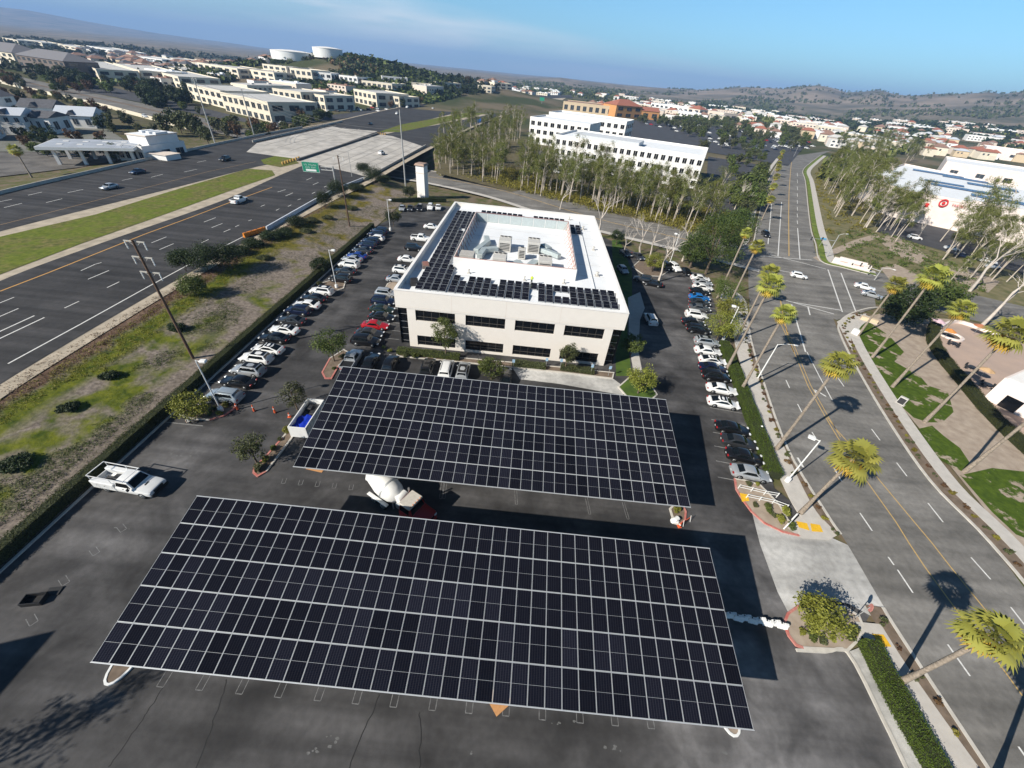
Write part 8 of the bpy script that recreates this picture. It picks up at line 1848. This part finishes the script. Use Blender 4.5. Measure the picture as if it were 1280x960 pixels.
_wl = offset_line(smooth_line([Vector((x, y, 0)) for x, y in XRC[10:]], 5), -17)
t = thing('road_wall', 'long pale wall between the divided road and the white houses at the left', 'wall', _wl[0]); b = MB(); slab_strip(b, [Vector((p.x, p.y, H(p.x, p.y))) - _wl[0] for p in _wl], 0, .4, 0, 2.0); b.build('wall_face', M_CREAM, t)
ribbon('street_median', [Vector((p.x, p.y, p.z)) for p in smooth_line(XC[10:], 5)], -1.5, 1.5, SOIL, dz=.1)
drape_sheet('forecourt', [(-80, 190), (180, 192), (130, 158), (-80, 140)], mat("estate_paving", (.20, .19, .18), .9, c2=(.11, .12, .08), scale=.12, detail=8), .2)
# ------------------------------------------------------------------ houses far off
HW = [M_PEACH, M_WHITEB, M_CREAM, M_TAN]; HM = {}
def house_mesh(k, wall, roof):
    if (k, wall.name, roof.name) not in HM:
        b = MB(); w_, d_, h_ = (9, 11, 13)[k], (9, 9, 10)[k], (5.5, 6, 6)[k]; b.box((0, 0, h_ / 2 - .6), (w_, d_, h_ + 1.2)); b.box((w_ * .3, -d_ * .5, h_ * .3), (w_ * .4, 3, h_ * .6)); b.mi = 1
        b.add([(-w_ / 2 - .5, -d_ / 2 - .5, h_), (w_ / 2 + .5, -d_ / 2 - .5, h_), (w_ / 2 + .5, d_ / 2 + .5, h_), (-w_ / 2 - .5, d_ / 2 + .5, h_), (-w_ / 2 + d_ * .42, 0, h_ + 2.2), (w_ / 2 - d_ * .42, 0, h_ + 2.2)], [(0, 1, 5, 4), (1, 2, 5), (2, 3, 4, 5), (3, 0, 4), (3, 2, 1, 0)]); b.mi = 2
        for x in (-.28, .0): b.box((x * w_, -d_ / 2 - .02, h_ * .66), (1.4, .1, 1.3))
        HM[(k, wall.name, roof.name)] = b.mesh('house', [wall, roof, M_GLASS2])
    return HM[(k, wall.name, roof.name)]
def houses(az0, az1, r0, r1, n, seed, lb, group, roofs):
    r = random.Random(seed); done = []; tries = 0
    while len(done) < n and tries < 6000:
        tries += 1; a, d = radians(r.uniform(az0, az1)), r0 * (r1 / r0) ** r.random(); x, y = sin(a) * d, cos(a) * d
        if pl_dist(np.array([x]), np.array([y]), FWC)[0] < 70 or any((x - q) ** 2 + (y - s) ** 2 < 15 ** 2 for q, s in done): continue
        done.append((x, y)); o = put('house', house_mesh(r.randrange(3), r.choice(HW), r.choice(roofs)), None, (x, y, H(x, y) + .2), (0, 0, radians(r.choice((-20, 70, -25, 65)) + r.gauss(0, 6))))
        sc = r.uniform(1.0, 1.4); o.scale = (sc, sc, sc); tag(o, lb, 'house', group)
houses(36, 57, 760, 1500, 95, 1, 'pale house with a tiled roof on the valley side below the right hills', 'houses below the right hills', [M_ROOF_BR, M_ROOF_RED, M_ROOF_LG])
houses(22, 40, 640, 1300, 70, 2, 'small pale house in the distant estate beyond the main street', 'houses of the distant estate', [M_ROOF_BR, M_ROOF_RED, M_ROOF_G])
houses(3, 20, 820, 1500, 40, 3, 'pale red roofed house far beyond the orange shop', 'houses beyond the orange shop', [M_ROOF_RED, M_ROOF_BR])
houses(-44, -29, 760, 1350, 85, 4, 'brown roofed house among trees on the far left skyline', 'houses on the left skyline', [M_ROOF_BR, M_ROOF_BR, M_ROOF_DK])
houses(-8, -1, 760, 1300, 22, 5, 'peach house by the far freeway bend', 'houses by the freeway bend', [M_ROOF_RED, M_ROOF_BR])
BM_ = {}
def flat_mesh(k, wall, roof):
    if (k, wall.name, roof.name) not in BM_:
        b = MB(); w_, d_, h_ = ((26, 16, 7), (36, 20, 9), (18, 14, 6), (48, 22, 8))[k]; b.box((0, 0, h_ / 2 - 1), (w_, d_, h_ + 2)); b.mi = 1; b.box((0, 0, h_ + .15), (w_ - 1, d_ - 1, .3)); b.box((w_ * .2, d_ * .1, h_ + .9), (3.5, 2.5, 1.2)); b.box((-w_ * .25, -d_ * .1, h_ + .8), (2.5, 2.5, 1.0)); b.mi = 2
        for f in range(2 if h_ > 6.5 else 1):
            for i in range(int(w_ / 5)): b.box((-w_ / 2 + 2.5 + i * 5, -d_ / 2 - .02, 2 + f * 3.4), (2.6, .1, 1.6))
        for i in range(int(d_ / 6)): b.box((w_ / 2 + .02, -d_ / 2 + 3 + i * 6, 2.4), (.1, 3, 1.6))
        BM_[(k, wall.name, roof.name)] = b.mesh('distant_building', [wall, roof, M_GLASS2])
    return BM_[(k, wall.name, roof.name)]
def flats(az0, az1, r0, r1, n, seed, lb, group):
    r = random.Random(seed); done = []; tries = 0
    while len(done) < n and tries < 8000:
        tries += 1; a, d = radians(r.uniform(az0, az1)), r0 * (r1 / r0) ** r.random(); x, y = sin(a) * d, cos(a) * d
        if pl_dist(np.array([x]), np.array([y]), FWC)[0] < 75 or any((x - q) ** 2 + (y - s_) ** 2 < 34 ** 2 for q, s_ in done) or (a < -.12 and H(x, y) > 9) or np_inside(np.array([x]), np.array([y]), CLEAR)[0]: continue
        done.append((x, y)); o = put('distant_building', flat_mesh(r.randrange(4), r.choice([M_CREAM, M_WHITEB, M_PEACH, M_STUCCO2, M_WHITEB]), r.choice([M_ROOF_W, M_ROOF_G, M_ROOF_W, M_ROOF_BR])), None, (x, y, H(x, y) + .2), (0, 0, radians(r.choice((-22, 68, -24, -20)) + r.gauss(0, 5)))); tag(o, lb, 'building', group)
flats(-40, -9, 520, 1250, 46, 11, 'pale flat roofed block among trees in the far left development', 'pale blocks in the far left development')
flats(24, 58, 560, 1700, 74, 12, 'pale flat roofed block among trees in the valley on the right', 'pale blocks in the right valley')
flats(2, 24, 760, 1700, 44, 13, 'pale flat roofed block beyond the big far car park', 'pale blocks beyond the far car park')
flats(-7, 2, 760, 1500, 18, 14, 'pale flat roofed block near the vanishing freeway', 'pale blocks near the freeway bend')
# ------------------------------------------------------------------ haze
hz = MB(); hz.box((0, 0, 0), (40000, 40000, 1)); hz.v = [(x, y, -400.0 if z < 0 else 460.0) for x, y, z in hz.v]
hm = bpy.data.materials.new("haze"); hm.use_nodes = True; hn = hm.node_tree; hn.nodes.remove(hn.nodes["Principled BSDF"])
pv_ = hn.nodes.new("ShaderNodeVolumePrincipled"); pv_.inputs['Color'].default_value = (.37, .60, 1.0, 1); pv_.inputs['Density'].default_value = 1.3e-4; pv_.inputs['Anisotropy'].default_value = 0.0
hn.links.new(pv_.outputs[0], hn.nodes["Material Output"].inputs['Volume'])
HAZE = hz.build('haze', hm); kind(HAZE, 'stuff')
